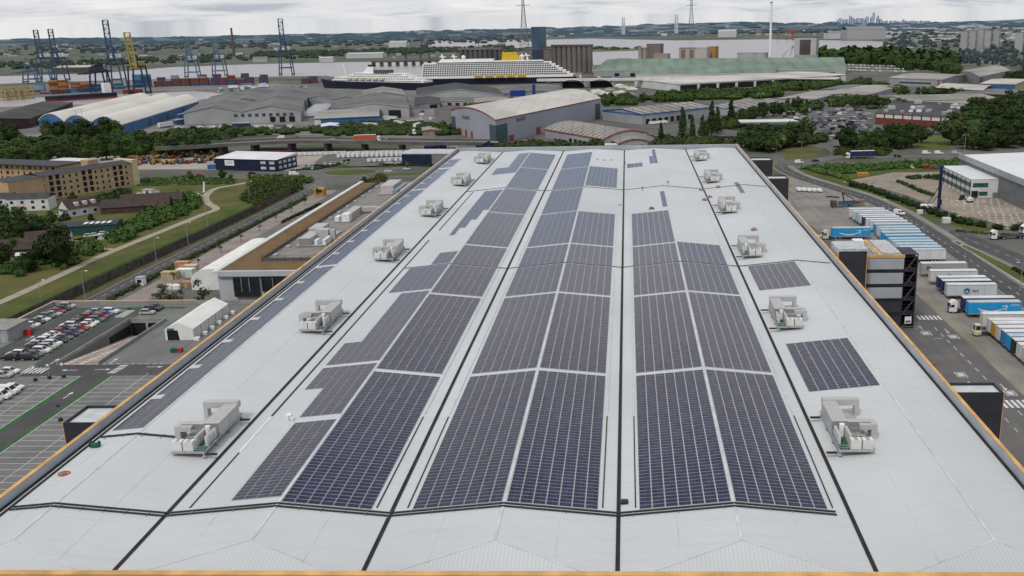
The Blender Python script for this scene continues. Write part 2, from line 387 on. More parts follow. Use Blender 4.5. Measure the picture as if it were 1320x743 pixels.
has = {'CL': range(8), 'CR': (0, 1, 2, 3, 4, 6), 'DL': range(5), 'DR': range(4), 'BR': range(8)}
PLACE = ['first full solar array behind front cable', 'second full array from the front', 'solar array just before the mid roof cable', 'short solar array just past the mid roof cable', 'fifth solar array from the front', 'solar array just before the far cable', 'solar array just past the far cable', 'last solar array by the far parapet']
for k in ('BR', 'CL', 'CR', 'DL', 'DR'):
    x, sg, n, where = SL[k]
    for i in has[k]:
        a, b = NEAR[i]
        if k == 'CR' and i == 6: a, b = 376.5, 427.5
        if k == 'DR' and i == 3: b = 275.0
        pv_array(None, PLACE[i] + ', ' + where, cols_from(x, n, sg, a, b), None)
def BLc(i): return -46.48 - (i + 1) * PIT
wb = ' on second bay west slope'
pv_array(None, 'narrow four column array at the front' + wb, [(BLc(i), 119.5, 146.2) for i in range(4)], None)
pv_array(None, 'stepped array with a cut corner, second from the front' + wb, [(BLc(i), 148.6 if i < 4 else 162, 173.2) for i in range(6)], None)
pv_array(None, 'long stepped array with a tall narrow part' + wb, [(BLc(i), 174.8, 224.5 if i < 4 else 188) for i in range(6)], None)
pv_array(None, 'six column array just before the mid cable' + wb, [(BLc(i), 226.2, 250.4) for i in range(6)], None)
pv_array(None, 'small three column array just past the mid cable' + wb, [(BLc(i), 252.5, 266) for i in range(3)], None)
pv_array(None, 'array with a sawtooth near edge' + wb, [(BLc(i), (328, 312, 300, 290)[i], 369) for i in range(4)], None)
pv_array(None, 'stepped array nearest the far parapet' + wb, [(BLc(i), 412, 476 if i < 3 else 431) for i in range(6)], None)
for a, b, lb in ((143, 250, 'long notched edge array beside the orange capping, by the stair pod'), (252, 371, 'long notched edge array opposite the office wing roof'), (374, 426, 'short edge array beside the far end of the office wing'), (431, 457, 'last small edge array near the far corner')):
    cc = [(-77.2 - (i + 1) * PIT, a, b) for i in range(2)]
    y = a
    while y < b - 3:
        cc.append((-77.2 - 3 * PIT, y, min(b, y + 13.4))); y += 15.5
    pv_array(None, lb, cc, None)
pv_array(None, 'lone square array in the eastern outer bay near the front', [(33.1 + i * PIT, 160.5, 186.5) for i in range(7)], None)
pv_array(None, 'lone square array in the eastern outer bay touching the mid cable', [(33.1 + i * PIT, 226.5, 250.2) for i in range(7)], None)
pv_array(None, 'single strip array alone high in the eastern outer bay', [(43.2, 356, 380)], None)
pv_array(None, 'single strip array standing beyond the last full array by the central gutter', [(13.5, 330, 361)], None)
pv_array(None, 'unfinished L-shaped array with workers by the far parapet', [(1.2 + i * PIT, 429.5, 441.5) for i in range(4)] + [(11.6, 435, 459), (13.4, 435, 482)], None)

# ------------------------------------------------------------------ cable trays
def zigzag(name, y, x0, x1, w, label, double=True):
    pts = [x0] + sorted([v for v in VALLEYS if x0 < v < x1] + [-77 + BAY * i for i in range(5) if x0 < -77 + BAY * i < x1]) + [x1]
    t = thing(name, label, 'cable tray', (x0, y, rz(x0)), group='cable trays across the roof')
    for off in ((-.4, .4) if double else (0,)):
        m = MB()
        for a, b in zip(pts, pts[1:]): m.beam((a - x0, off, rz(a) - rz(x0) + .15), (b - x0, off, rz(b) - rz(x0) + .15), w, .14)
        m.build('tray_run', M_tray, t)
    m = MB(); x = x0 + 1
    while x < x1:
        m.box(x - x0 - .1, x - x0 + .1, -.8, .8, rz(x) - rz(x0), rz(x) - rz(x0) + .1); x += 3.0
    m.build('tray_foot', M_galv, t)
zigzag('cable_tray', 117.0, -83.0, 28.9, .26, 'thick black double cable tray zigzagging over the ridges at the front')
zigzag('cable_tray', 251.1, -58.5, 55.0, .15, 'thin black cable tray crossing the ridges at mid roof', False)
zigzag('cable_tray', 372.9, -61.0, 55.0, .15, 'thin black cable tray crossing the ridges towards the far end', False)
zigzag('cable_tray', 140.5, -83.0, -70.0, .45, 'short black cable tray from the edge gutter to the front air handler', False)
def run(x, y0, y1, label, w=.17, m=M_tray, h=.12):
    o = MB().box(-w / 2, w / 2, 0, y1 - y0, 0, h).build('cable_run', m, loc=(x, y0, rz(x) + .01))
    tag(o, label, 'cable run', 'cable runs along the arrays')
for x, lb in ((-2.15, 'just west of the central gutter'), (2.3, 'just east of the central gutter'), (-28.75, 'east of the second gutter'), (-33.0, 'west of the second gutter'), (28.75, 'west of the eastern gutter')):
    run(x, 118.6, 150, 'black cable run ' + lb + ', beside front array')
    run(x, 151, 323, 'grey covered cable run ' + lb + ', beyond the black one', .2, M_seam)
run(-58.9, 118.5, 136, 'short black cable run beside the western gutter near the front tray')
run(-58.9, 136.5, 150, 'white covered cable run beside the western gutter', .3, M_white)
run(-58.9, 150.5, 286, 'long thin black cable run beside the western gutter', .3)
run(-58.4, 300, 371, 'far thin black cable run beside the western gutter', .25)

# ------------------------------------------------------------------ rooftop air handlers
def ahu(mir, label, loc, rough=1.0):
    t = thing('air_handler', label, 'air handler', loc, group='air handling units on the warehouse roof')
    def B(*boxes, name='', m=None, sub=t):
        b = MB()
        for q in boxes:
            q = list(q)
            if mir: q[0], q[1] = -q[1], -q[0]
            b.box(*q)
        return b.build(name, m, sub)
    B((-2.6, 2.6, 0, 17, .62, .82), (-2.6, 2.6, 0, .15, .45, .62), (2.45, 2.6, 0, 17, .45, .62), name='platform', m=M_galv)
    B((0.9, 2.45, .3, 6.6, .825, .86), (-2.4, .85, 2.4, 5.6, .825, .86), name='walkway', m=M_green)
    for y in (.2, 5.5, 11, 16.6):
        for x in (-2.4, 2.3): B((x, x + .18, y, y + .18, -.3, .62), (x - .2, x + .38, y - .2, y + .38, -.35, -.22), name='support_leg', m=M_galv)
    for x in (-2.5, -.75):
        c = B((x, x + 1.55, .35, 1.75, .86, 2.75), name='condenser', m=M_cond)
        q = x + .78 if not mir else -(x + .78)
        for dy in (.7, 1.35):
            f = MB(); f.tube((q, dy, 2.75), (q, dy, 2.83), .3, n=10); f.build('fan', M_galv, c)
    for x in (.35, 1.95):
        for k in range(3): B((x, x + .38, 2.3 + k * 1.35, 3.45 + k * 1.35, .86, 2.9), name='condenser_panel', m=M_cond)
    b = MB()
    xa, xb = (.1, 2.5) if not mir else (-2.5, -.1)
    n = 8
    for k in range(n):
        y0 = 6.9 + k * 1.15; b.box(xa, xb, y0, y0 + 1.11, .86, 3.45)
    b.box(xa + .05, xb - .05, 6.95, 6.9 + n * 1.15 - .1, .9, 3.4)
    b.build('air_handler_casing', M_duct, t)
    B((-2.9, 2.3, 16.2, 17.6, 2.3, 3.7), (-3.6, -2.9, 16.2, 17.6, -.1, 3.7), (.4, 2.3, 15.9, 16.2, 2.0, 3.5), name='exhaust_duct', m=M_duct)
    B((-3.4, .1, 6.9, 8.3, 2.1, 3.3), (-4.3, -3.4, 5.9, 8.3, -.1, 3.2), (-3.4, -1.6, 5.9, 6.9, 2.1, 3.1), name='supply_duct', m=M_duct)
    cyl = MB(); xx = 1.2 if not mir else -1.2; cyl.tube((xx, 5.7, .86), (xx, 5.7, 3.5), .42, n=10); cyl.build('flue', M_white, t)
    r = MB(); sg = -1 if mir else 1
    P = [(2.5 * sg, 6.5), (2.5 * sg, .1), (.95 * sg, .1)]
    for (x0, y0), (x1, y1) in zip(P, P[1:]):
        for z in (1.35, 1.9): r.tube((x0, y0, z), (x1, y1, z), .04, n=4)
        for k in range(4): u = k / 3; r.tube((x0 + (x1 - x0) * u, y0 + (y1 - y0) * u, .8), (x0 + (x1 - x0) * u, y0 + (y1 - y0) * u, 1.9), .04, n=4)
    r.build('handrail', M_galv, t)
    l = MB()
    for x in (-2.3, -1.1): l.beam((x * sg, 8.6, .5), (x * sg, 15.8, .5), .12, .1)
    for k in range(7): l.beam((-2.3 * sg, 9 + k, .5), (-1.1 * sg, 9 + k, .5), .08, .08)
    l.build('cable_ladder', M_tray, t)
    for y in (.4, 15.2): MB().beam((2.8 * sg, y, .15), (4.4 * sg, y, .15), .5, .3).build('drain_channel', M_black, t)
    return t
AY = [134.0, 194.5, 258.0, 321.0, 384.0, 446.0]
AP = Proto(ahu(False, '', (0, 0, 0))); AQ = Proto(ahu(True, '', (0, 0, 0)))
NEARW = ['beside the front edge array', 'level with the white marquee', 'level with the office wing front', 'level with the office plant deck', 'level with the end of the office plant', 'by the far western corner']
NEARE = ['beside the front arrays near the zebra crossing', 'just before the lone array by the cable', 'level with the grey stair tower', 'level with the trailer row end', 'just before the far cable', 'by the far eastern corner']
for i, y in enumerate(AY):
    AP.put((-66.0, y, rz(-66) + .35), 0, 'grey air handler on the western bay ' + NEARW[i], 'air handling units on the western bay', None, (1, .9, .77))
    AQ.put((35.4, y, rz(35.4) + .35), 0, 'grey air handler on the eastern bay ' + NEARE[i], 'air handling units on the eastern bay', None, (1, .9, .77))
# ================================================================== VEHICLES, TREES, LAMPS (prototypes)
M_glass = mat('dark_glass', (0.02, 0.025, 0.03), 0.12, 0.2, 0.5, spec=0.5)
M_tyre = mat('tyre', (0.02, 0.02, 0.02), 0.85, 0.1, 1.0)
M_paint = mat('car_paint', (1, 1, 1), 0.28, 0.04, 0.5, spec=0.5, objcol=True)
M_tarp = mat('painted_panel', (1, 1, 1), 0.5, 0.05, 0.35, spec=0.3, objcol=True, streak=((.9, .9, .10), .30, (.20, .19, .17)))
M_lamp = mat('lamp_glass', (0.7, 0.68, 0.62), 0.3)
M_red = mat('red_plastic', (0.45, 0.03, 0.025), 0.4)
M_chassis = mat('chassis', (0.03, 0.03, 0.034), 0.7)
M_steelpole = mat('pole_grey', (0.30, 0.31, 0.32), 0.5)
WHITE, SILVER, GREY, BLACK = (.72, .72, .70), (.40, .41, .42), (.13, .135, .14), (.018, .018, .02)
NAVY, RED, BLUE, SKYB = (.016, .022, .075), (.32, .02, .02), (.03, .10, .32), (.012, .30, .62)
CN = {WHITE: 'white', SILVER: 'silver', GREY: 'grey', BLACK: 'black', NAVY: 'dark blue', RED: 'red', BLUE: 'blue'}

def wheels(t, xs, w, r, wd=.22, name='wheel'):
    for x in xs:
        for sgn in (-1, 1):
            b = MB(); y = sgn * w; b.tube((x, y - wd / 2, r), (x, y + wd / 2, r), r, n=12); 
            wl = b.build(name, M_tyre, t)
            h = MB(); y2 = y + sgn * (wd / 2 + .004); h.tube((x, y2, r), (x, y2 + sgn * .015, r), r * .6, n=10); h.build('rim', M_galv, wl)
def profile_body(prof, w0, w1, zlow, zhigh):
    """profile (x,z) loop lofted over width; narrower with height"""
    def hw(z): return w0 + (w1 - w0) * max(0, min(1, (z - zlow) / (zhigh - zlow)))
    n = len(prof)
    vs = [(x, -hw(z), z) for x, z in prof] + [(x, hw(z), z) for x, z in prof]
    fs = [tuple((i, i + n, (i + 1) % n + n, (i + 1) % n)) for i in range(n)] + [tuple(range(n)), tuple(range(2 * n - 1, n - 1, -1))]
    return vs, fs
def make_car(kind='hatch'):
    """points along +x; origin on the ground at its middle"""
    t = thing('van' if kind == 'van' else 'parked_car', '', 'van' if kind == 'van' else 'car')
    if kind == 'hatch':
        body = [(-2.05, .32), (2.05, .32), (2.1, .62), (1.95, .82), (1.05, .95), (-1.95, .98), (-2.1, .7)]
        cab = [(-1.98, .97), (1.0, .94), (.35, 1.42), (-.5, 1.50), (-1.55, 1.44)]
        roofp = (-1.45, .30, 1.44); hw1 = .58
    elif kind == 'suv':
        body = [(-2.2, .38), (2.2, .38), (2.25, .75), (2.1, .98), (1.15, 1.1), (-2.1, 1.12), (-2.25, .8)]
        cab = [(-2.15, 1.11), (1.1, 1.09), (.45, 1.62), (-.6, 1.7), (-1.95, 1.64)]
        roofp = (-1.85, .4, 1.64); hw1 = .64
    elif kind == 'saloon':
        body = [(-2.3, .32), (2.25, .32), (2.3, .6), (2.15, .8), (1.1, .92), (-1.3, .95), (-2.25, .93), (-2.33, .65)]
        cab = [(-1.75, .94), (1.0, .92), (.3, 1.38), (-.4, 1.44), (-1.0, 1.38)]
        roofp = (-.95, .25, 1.38); hw1 = .56
    else:
        body = [(-2.6, .4), (2.6, .4), (2.65, .8), (2.45, 1.05), (1.75, 1.25), (-2.6, 1.25), (-2.65, .8)]
        cab = [(-2.58, 1.25), (1.72, 1.25), (1.1, 2.05), (.7, 2.15), (-2.5, 2.15)]
        roofp = None; hw1 = .78
    hw = .88 if kind != 'van' else .98
    b = MB(); vs, fs = profile_body(body, hw, hw - .06, .3, 1.2); b.add(vs, fs)
    b.build('body', M_paint, t)
    g = MB(); vs, fs = profile_body(cab, hw - .07, hw1, cab[0][1], cab[-2][1]); g.add(vs, fs)
    g.build('cabin' if kind == 'van' else 'windows', M_paint if kind == 'van' else M_glass, t)
    if roofp:
        r = MB(); x0, x1, z = roofp; r.box(x0, x1, -hw1 + .02, hw1 - .02, z + .02, z + .1); r.build('roof', M_paint, t)
        p = MB()
        for sg in (-1, 1):
            p.beam((roofp[0], sg * (hw1 + .0), z + .04), (cab[0][0] + .05, sg * (hw - .1), cab[0][1]), .1, .1)
            p.beam((roofp[1], sg * (hw1 + .0), z + .04), (cab[1][0] - .05, sg * (hw - .1), cab[1][1]), .08, .08)
        p.build('pillar', M_paint, t)
    else:
        r = MB(); r.add([(1.76, -.8, 1.3), (1.76, .8, 1.3), (1.16, .74, 2.02), (1.16, -.74, 2.02)], [(0, 1, 2, 3)]); r.build('windscreen', M_glass, t)
        for sg in (-1, 1):
            q = MB(); q.add([(.3, sg * .925, 1.32), (1.5, sg * .925, 1.32), (1.05, sg * .84, 1.95), (.3, sg * .84, 1.95)], [(0, 1, 2, 3)]); q.build('side_window', M_glass, t)
    xf = body[2][0]
    for sg in (-1, 1):
        h = MB(); h.box(xf - .16, xf + .01, sg * .62 - .17, sg * .62 + .17, body[2][1] - .02, body[2][1] + .14); h.build('headlight', M_lamp, t)
        h = MB(); xb = body[-1][0]; h.box(xb - .01, xb + .14, sg * .66 - .13, sg * .66 + .13, body[-1][1] - .02, body[-1][1] + .16); h.build('tail_light', M_red, t)
    ax = 1.3 if kind != 'van' else 1.6
    wheels(t, (-ax, ax), hw - .1, .32)
    return t
CARS = {k: Proto(make_car(k)) for k in ('hatch', 'suv', 'saloon', 'van')}

def far_car(van=False):
    b = MB()
    if van:
        vs, fs = profile_body([(-2.7, .35), (2.6, .35), (2.65, 1.05), (1.7, 1.3), (1.1, 2.2), (-2.7, 2.25)], .95, .85, .3, 2.2); b.add(vs, fs, 0)
        b.add([(1.74, -.8, 1.32), (1.74, .8, 1.32), (1.14, .76, 2.12), (1.14, -.76, 2.12)], [(0, 1, 2, 3)], 1)
    else:
        vs, fs = profile_body([(-2.1, .3), (2.1, .3), (2.15, .7), (1.05, .95), (-2.1, 1.0)], .88, .82, .3, 1.0); b.add(vs, fs, 0)
        vs, fs = profile_body([(-1.95, .96), (1.0, .93), (.35, 1.42), (-1.5, 1.45)], .8, .6, .9, 1.45); b.add(vs, fs, 1)
        b.box(-1.4, .3, -.58, .58, 1.43, 1.5, 0)
    b.box(-1.6, -1.0, -.9, .9, 0, .5, 2); b.box(1.0, 1.6, -.9, .9, 0, .5, 2)
    return b.build('parked_van' if van else 'parked_car', [M_paint, M_glass, M_tyre])
FARCAR = Proto(tag(far_car(), '', 'car')); FARVAN = Proto(tag(far_car(True), '', 'van'))

# ---- articulated trailer, front towards -x, origin on the ground under the front edge middle
M_troof = mat('trailer_roof', (0.62, 0.64, 0.65), 0.5, 0.08, 0.25, stripes=(0, 1.6, 0.12, 0.06))
def make_trailer(roofmat=None, length=14.8, mark=None):
    t = thing('semi_trailer', '', 'trailer')
    h = 4.65
    b = MB(); b.box(0, length, -1.25, 1.25, 1.15, h - .12); b.build('box_body', M_tarp, t)
    r = MB(); r.box(.04, length - .04, -1.22, 1.22, h - .12, h); r.build('roof', roofmat or M_troof, t)
    fr = MB()
    for sg in (-1, 1):
        fr.box(0, length, sg * 1.27 - .03, sg * 1.27 + .03, h - .22, h - .08); fr.box(0, length, sg * 1.27 - .03, sg * 1.27 + .03, 1.1, 1.3)
    fr.build('edge_rail', M_galv, t)
    c = MB(); c.box(.5, length, -.5, .5, .85, 1.14); c.box(3.6, 8.8, -1.2, -1.12, .45, 1.1); c.box(3.6, 8.8, 1.12, 1.2, .45, 1.1); c.build('chassis', M_chassis, t)
    d = MB()
    for sg in (-1, 1): d.box(length + .004, length + .06, min(.03 * sg, 1.2 * sg), max(.03 * sg, 1.2 * sg), 1.2, h - .2)
    d.build('rear_doors', M_tarp, t)
    for sg in (-1, 1):
        l = MB(); l.box(2.5, 2.7, sg * .9 - .1, sg * .9 + .1, .02, 1.1); l.build('landing_leg', M_chassis, t)
    wheels(t, (10.2, 11.5, 12.8), 1.0, .5, .35)
    return t
def smile_mesh(L, m):
    """curved arrow"""
    b = MB(); n = 20
    def P(u): return (u - .5) * L, -.16 * L * math.sin(PI * (0.08 + .84 * u)) + .03 * L * u
    for k in range(n):
        u0, u1 = k / n, (k + 1) / n
        (x0, z0), (x1, z1) = P(u0), P(u1)
        w0 = .055 * L * math.sin(PI * min(1, .12 + u0 * .85)) ** .7; w1 = .055 * L * math.sin(PI * min(1, .12 + u1 * .85)) ** .7
        b.add([(x0, 0, z0 - w0 / 2), (x1, 0, z1 - w1 / 2), (x1, 0, z1 + w1 / 2), (x0, 0, z0 + w0 / 2)], [(0, 1, 2, 3)])
    x, z = P(1.0)
    for a, c in (((-.14, .055), (.035, .07)), ((.035, .07), (-.02, -.10))):
        dx, dz = c[0] - a[0], c[1] - a[1]; l = math.hypot(dx, dz); nx, nz = -dz / l * .016, dx / l * .016
        b.add([((x + (a[0] + nx) * L), -.002, z + (a[1] + nz) * L), (x + (a[0] - nx) * L, -.002, z + (a[1] - nz) * L), (x + (c[0] - nx) * L, -.002, z + (c[1] - nz) * L), (x + (c[0] + nx) * L, -.002, z + (c[1] + nz) * L)], [(0, 1, 2, 3)])
    return b
def mark_smile(t, word=True):
    b = smile_mesh(8.0, M_white)
    o = b.build('smile_mark', M_white, t, loc=(6.6, -1.33, 3.05))
    if word: put_text('prime', 1.0, M_white, t, (13.0, -1.33, 3.75), (PI / 2, 0, 0))
def mark_disc(t, col, word='dsd'):
    m1 = mat('logo_' + col, {'red': (.42, .02, .05), 'blue': (.03, .16, .34), 'brown': (.10, .05, .03)}[col], .5)
    if col == 'brown':
        b = MB(); b.add([(-.6, 0, .6), (-.6, 0, -.1), (0, 0, -.75), (.6, 0, -.1), (.6, 0, .6), (0, 0, .75)], [(0, 1, 2, 3, 4, 5)]); b.build('shield_mark', m1, t, loc=(2.2, -1.33, 2.9))
        b = MB(); b.add([(-.35, 0, .25), (.35, 0, .25), (.35, 0, .08), (-.35, 0, .08)], [(0, 1, 2, 3)]); b.add([(-.08, 0, .08), (.08, 0, .08), (.08, 0, -.4), (-.08, 0, -.4)], [(0, 1, 2, 3)])
        b.build('shield_letters', mat('gold_letters', (.5, .3, .05), .5), t, loc=(2.2, -1.34, 2.9)); return
    b = MB(); n = 20
    b.add([(math.cos(2 * PI * k / n) * .95, 0, math.sin(2 * PI * k / n) * .95) for k in range(n)], [tuple(range(n))]); b.build('round_mark', m1, t, loc=(5.9, -1.33, 2.6))
    b = MB()
    b.add([(-.62, 0, -.45), (-.1, 0, .1), (.1, 0, .1), (.62, 0, -.45), (.3, 0, -.5), (0, 0, -.1), (-.3, 0, -.5)], [(0, 1, 2, 5), (2, 3, 4, 5), (0, 5, 6)]); b.build('round_mark_figure', M_white, t, loc=(5.9, -1.345, 2.6))
    put_text(word, 1.3, M_chassis, t, (8.4, -1.33, 2.65), (PI / 2, 0, 0))

def make_tractor_unit():
    """lorry cab facing -x, origin on ground under the front bumper"""
    t = thing('lorry_cab', '', 'lorry')
    b = MB(); vs, fs = profile_body([(0, .5), (2.2, .5), (2.3, 3.5), (1.3, 3.75), (.35, 3.0), (.02, 1.6)][::-1], 1.22, 1.15, .5, 3.6); b.add(vs, fs); b.build('cab', M_paint, t)
    g = MB(); g.add([(.0, -1.05, 1.72), (.0, 1.05, 1.72), (.29, 1.0, 2.85), (.29, -1.0, 2.85)], [(0, 3, 2, 1)]); g.build('windscreen', M_glass, t)
    for sg in (-1, 1):
        q = MB(); q.add([(.45, sg * 1.225, 1.8), (1.4, sg * 1.225, 1.8), (1.4, sg * 1.2, 2.6), (.6, sg * 1.2, 2.6)], [(0, 1, 2, 3)]); q.build('side_window', M_glass, t)
        h = MB(); h.box(-.03, .1, sg * .9 - .2, sg * .9 + .2, .75, 1.0); h.build('headlight', M_lamp, t)
        k = MB(); k.box(.2, .35, sg * 1.36 - .1, sg * 1.36 + .1, 1.9, 2.6); k.build('mirror', M_chassis, t)
    c = MB(); c.box(.1, 6.0, -.5, .5, .55, .95); c.box(2.35, 3.3, -1.15, 1.15, .45, 1.05); c.build('chassis', M_chassis, t)
    gr = MB(); gr.box(-.06, -.004, -.9, .9, .45, .7); gr.box(-.05, -.003, -.7, .7, 1.05, 1.55); gr.build('grille', M_chassis, t)
    wheels(t, (1.1, 4.9), 1.0, .5, .32)
    return t

# ---- lamp post
def make_lamp(h=9.0, double=False):
    t = thing('street_lamp', '', 'street lamp')
    b = MB(); b.tube((0, 0, 0), (0, 0, h), .12, .07, 8); b.tube((0, 0, 0), (0, 0, 1.1), .18, .18, 8)
    b.build('pole', M_steelpole, t)
    for sg in ((-1, 1) if double else (1,)):
        a = MB(); a.tube((0, 0, h - .1), (sg * 1.4, 0, h + .15), .05, .05, 6); a.build('arm', M_steelpole, t)
        l = MB(); l.bbox(min(sg * 1.1, sg * 2.0), max(sg * 1.1, sg * 2.0), -.18, .18, h + .08, h + .26, .05); l.build('lamp_head', M_lamp, t)
    return t
LAMP = Proto(make_lamp()); LAMP2 = Proto(make_lamp(11, True))

# ---- trees
def leaf_mat(name, a, b, rand=.38):
    m = mat(name, a, 0.75, col2=b, scale=0.38, rand=rand, spec=0.12, detail=2)
    return m
M_leaf = leaf_mat('leaf_mid', (0.074, 0.112, 0.024), (0.026, 0.048, 0.012))
M_leafd = leaf_mat('leaf_dark', (0.044, 0.069, 0.018), (0.015, 0.028, 0.009))
M_leafl = leaf_mat('leaf_light', (0.10, 0.13, 0.03), (0.04, 0.062, 0.016))
M_bark = mat('bark', (0.07, 0.055, 0.04), 0.9, 0.2, 2.0)
def leaf_cards(b, c, rx, ry, rz_, n, size, rnd, mi=0, low=-0.5):
    c = Vector(c)
    for _ in range(n):
        while True:
            d = Vector((rnd.gauss(0, 1), rnd.gauss(0, 1), rnd.gauss(0, 1)))
            if d.length > .1:
                d.normalize()
                if d.z > low: break
        k = rnd.uniform(.72, 1.06)
        p = c + Vector((d.x * rx * k, d.y * ry * k, d.z * rz_ * k))
        nn = (d + Vector((rnd.gauss(0, .45), rnd.gauss(0, .45), rnd.gauss(0, .45) + .25))).normalized()
        u = nn.orthogonal().normalized(); u.rotate(Matrix.Rotation(rnd.uniform(0, 2 * PI), 3, nn)); v = nn.cross(u)
        s1 = size * rnd.uniform(.6, 1.3); s2 = size * rnd.uniform(.5, 1.0)
        b.add([p - u * s1, p - v * s2 * .8 + u * s1 * .1, p + u * s1, p + v * s2], [(0, 1, 2, 3)], mi)
def solid_core(b, c, rx, ry, rz_, rnd, mi=0):
    """rough inner mass so that the crown is not see-through"""
    vs = []; n, k = 7, 4
    for j in range(k + 1):
        th = PI * j / k
        for i in range(n):
            q = rnd.uniform(.8, 1.0); vs.append((c[0] + rx * q * math.sin(th) * math.cos(2 * PI * i / n), c[1] + ry * q * math.sin(th) * math.sin(2 * PI * i / n), c[2] + rz_ * q * math.cos(th)))
    fs = [(j * n + i, j * n + (i + 1) % n, (j + 1) * n + (i + 1) % n, (j + 1) * n + i)[::-1] for j in range(k) for i in range(n)]
    b.add(vs, fs, mi)
def make_tree(kind, seed, leaf, h=10.0):
    """unit tree about 10 m tall"""
    rnd = random.Random(seed)
    t = thing('conifer_tree' if kind == 'conifer' else 'tree', '', 'tree')
    tr = MB(); tr.tube((0, 0, 0), (rnd.uniform(-.2, .2), rnd.uniform(-.2, .2), h * .5), .28, .12, 6)
    if kind != 'conifer':
        for _ in range(4):
            a = rnd.uniform(0, 6.28); tr.tube((0, 0, h * rnd.uniform(.25, .4)), (math.cos(a) * 1.6, math.sin(a) * 1.6, h * rnd.uniform(.5, .7)), .11, .04, 5)
    tr.build('trunk', M_bark, t)
    b = MB()
    if kind == 'round':
        solid_core(b, (0, 0, h * .45), 2.8, 2.7, h * .36, rnd)
        for _ in range(14):
            a = rnd.uniform(0, 6.28); r = rnd.uniform(.4, 2.6); z = h * rnd.uniform(.2, .84); q = rnd.uniform(1.2, 2.0)
            r *= 1.15 - abs(z / h - .42)
            leaf_cards(b, (math.cos(a) * r, math.sin(a) * r, z), q, q, q * .8, 62, .42, rnd)
    elif kind == 'loose':
        for _ in range(12):
            a = rnd.uniform(0, 6.28); r = rnd.uniform(.2, 2.2); z = h * rnd.uniform(.4, .95); q = rnd.uniform(.8, 1.4)
            leaf_cards(b, (math.cos(a) * r, math.sin(a) * r, z), q, q, q * .8, 26, .34, rnd)
    elif kind == 'conifer':
        solid_core(b, (0, 0, h * .42), 1.0, 1.0, h * .38, rnd)
        for k in range(14):
            z = h * (.12 + .86 * k / 14); r = 1.55 * (1 - (k / 14.5) ** 1.5) + .15
            leaf_cards(b, (rnd.uniform(-.2, .2), rnd.uniform(-.2, .2), z), r, r, .7, 44, .34, rnd)
    b.build('crown', leaf, t)
    return t
TREES = {}
for k, sd, lf in (('round', 1, M_leaf), ('round', 2, M_leafd), ('round', 3, M_leaf), ('round', 4, M_leafd), ('round', 11, M_leafl), ('loose', 5, M_leafl), ('conifer', 6, M_leafd), ('loose', 8, M_leaf)):
    TREES.setdefault((k, lf.name), []).append(Proto(make_tree(k, sd, lf)))
def tree(x, y, h, label, kind='round', leaf='leaf_dark', group=None, wide=1.0, z=0.0):
    ps = TREES.get((kind, leaf)) or TREES[('round', 'leaf_dark')]
    if kind == 'round' and RND.random() < .2: ps = TREES[('round', RND.choice(['leaf_mid', 'leaf_mid', 'leaf_light']))]
    p = RND.choice(ps); s_ = h / 10.0
    k = RND.uniform(.9, 1.1) * wide
    return p.put((x, y, z), RND.uniform(0, 6.28), label, group, None, (s_ * k, s_ * k, s_))

def hedge(pts, w, h, label, leaf=None, name='hedge', group=None, dens=1.0, size=.45, z=0.0, loc=None):
    """a hedge or shrub belt along a line: one thing of leaf clumps over a dark core"""
    leaf = leaf or M_leafd; rnd = random.Random(hash(label) % 1000 if False else len(label) * 7 + int(abs(pts[0][0]) * 3))
    b = MB(); o = Vector((pts[0][0], pts[0][1], z))
    for (x0, y0), (x1, y1) in zip(pts, pts[1:]):
        d = Vector((x1 - x0, y1 - y0, 0)); L_ = d.length; n = max(1, int(L_ / (w * .5)))
        for k in range(n):
            u = (k + rnd.random()) / n; hh = h * rnd.uniform(.65, 1.12); ww = w * rnd.uniform(.75, 1.1) / 2
            c = Vector((x0 + d.x * u + rnd.uniform(-.2, .2) * w, y0 + d.y * u + rnd.uniform(-.2, .2) * w, z)) - o
            solid_core(b, (c.x, c.y, hh * .35), ww * .8, ww * .8, hh * .5, rnd)
            leaf_cards(b, (c.x, c.y, hh * .3), ww, ww, hh * .7, int(26 * dens), size, rnd, 0, -.1)
    return tag(b.build(name, leaf, loc=o), label, name, group)
def patch(poly, h, label, leaf=None, n=None, name='shrubbery', size=.6, group=None, spread=2.2):
    """shrub mass filling a polygon: one thing"""
    leaf = leaf or M_leafd; rnd = random.Random(len(label) * 13 + int(abs(poly[0][0])))
    xs = [p[0] for p in poly]; ys = [p[1] for p in poly]; b = MB(); o = Vector((sum(xs) / len(xs), sum(ys) / len(ys), 0))
    def inside(x, y):
        r = False; j = len(poly) - 1
        for i in range(len(poly)):
            xi, yi, xj, yj = poly[i][0], poly[i][1], poly[j][0], poly[j][1]
            if (yi > y) != (yj > y) and x < (xj - xi) * (y - yi) / (yj - yi) + xi: r = not r
            j = i
        return r
    area = abs(sum(poly[i][0] * poly[(i + 1) % len(poly)][1] - poly[(i + 1) % len(poly)][0] * poly[i][1] for i in range(len(poly)))) / 2
    n = n or int(area / (spread * spread * 1.7)); k = 0; tries = 0
    while k < n and tries < n * 30:
        tries += 1
        x, y = rnd.uniform(min(xs), max(xs)), rnd.uniform(min(ys), max(ys))
        if not inside(x, y): continue
        k += 1; hh = h * rnd.uniform(.5, 1.1); ww = spread * rnd.uniform(.7, 1.3)
        solid_core(b, (x - o.x, y - o.y, hh * .3), ww * .8, ww * .8, hh * .5, rnd)
        leaf_cards(b, (x - o.x, y - o.y, hh * .3), ww, ww, hh * .7, 24, size, rnd, 0, -.1)
    return tag(b.build(name, leaf, loc=o), label, 'shrubs', group)

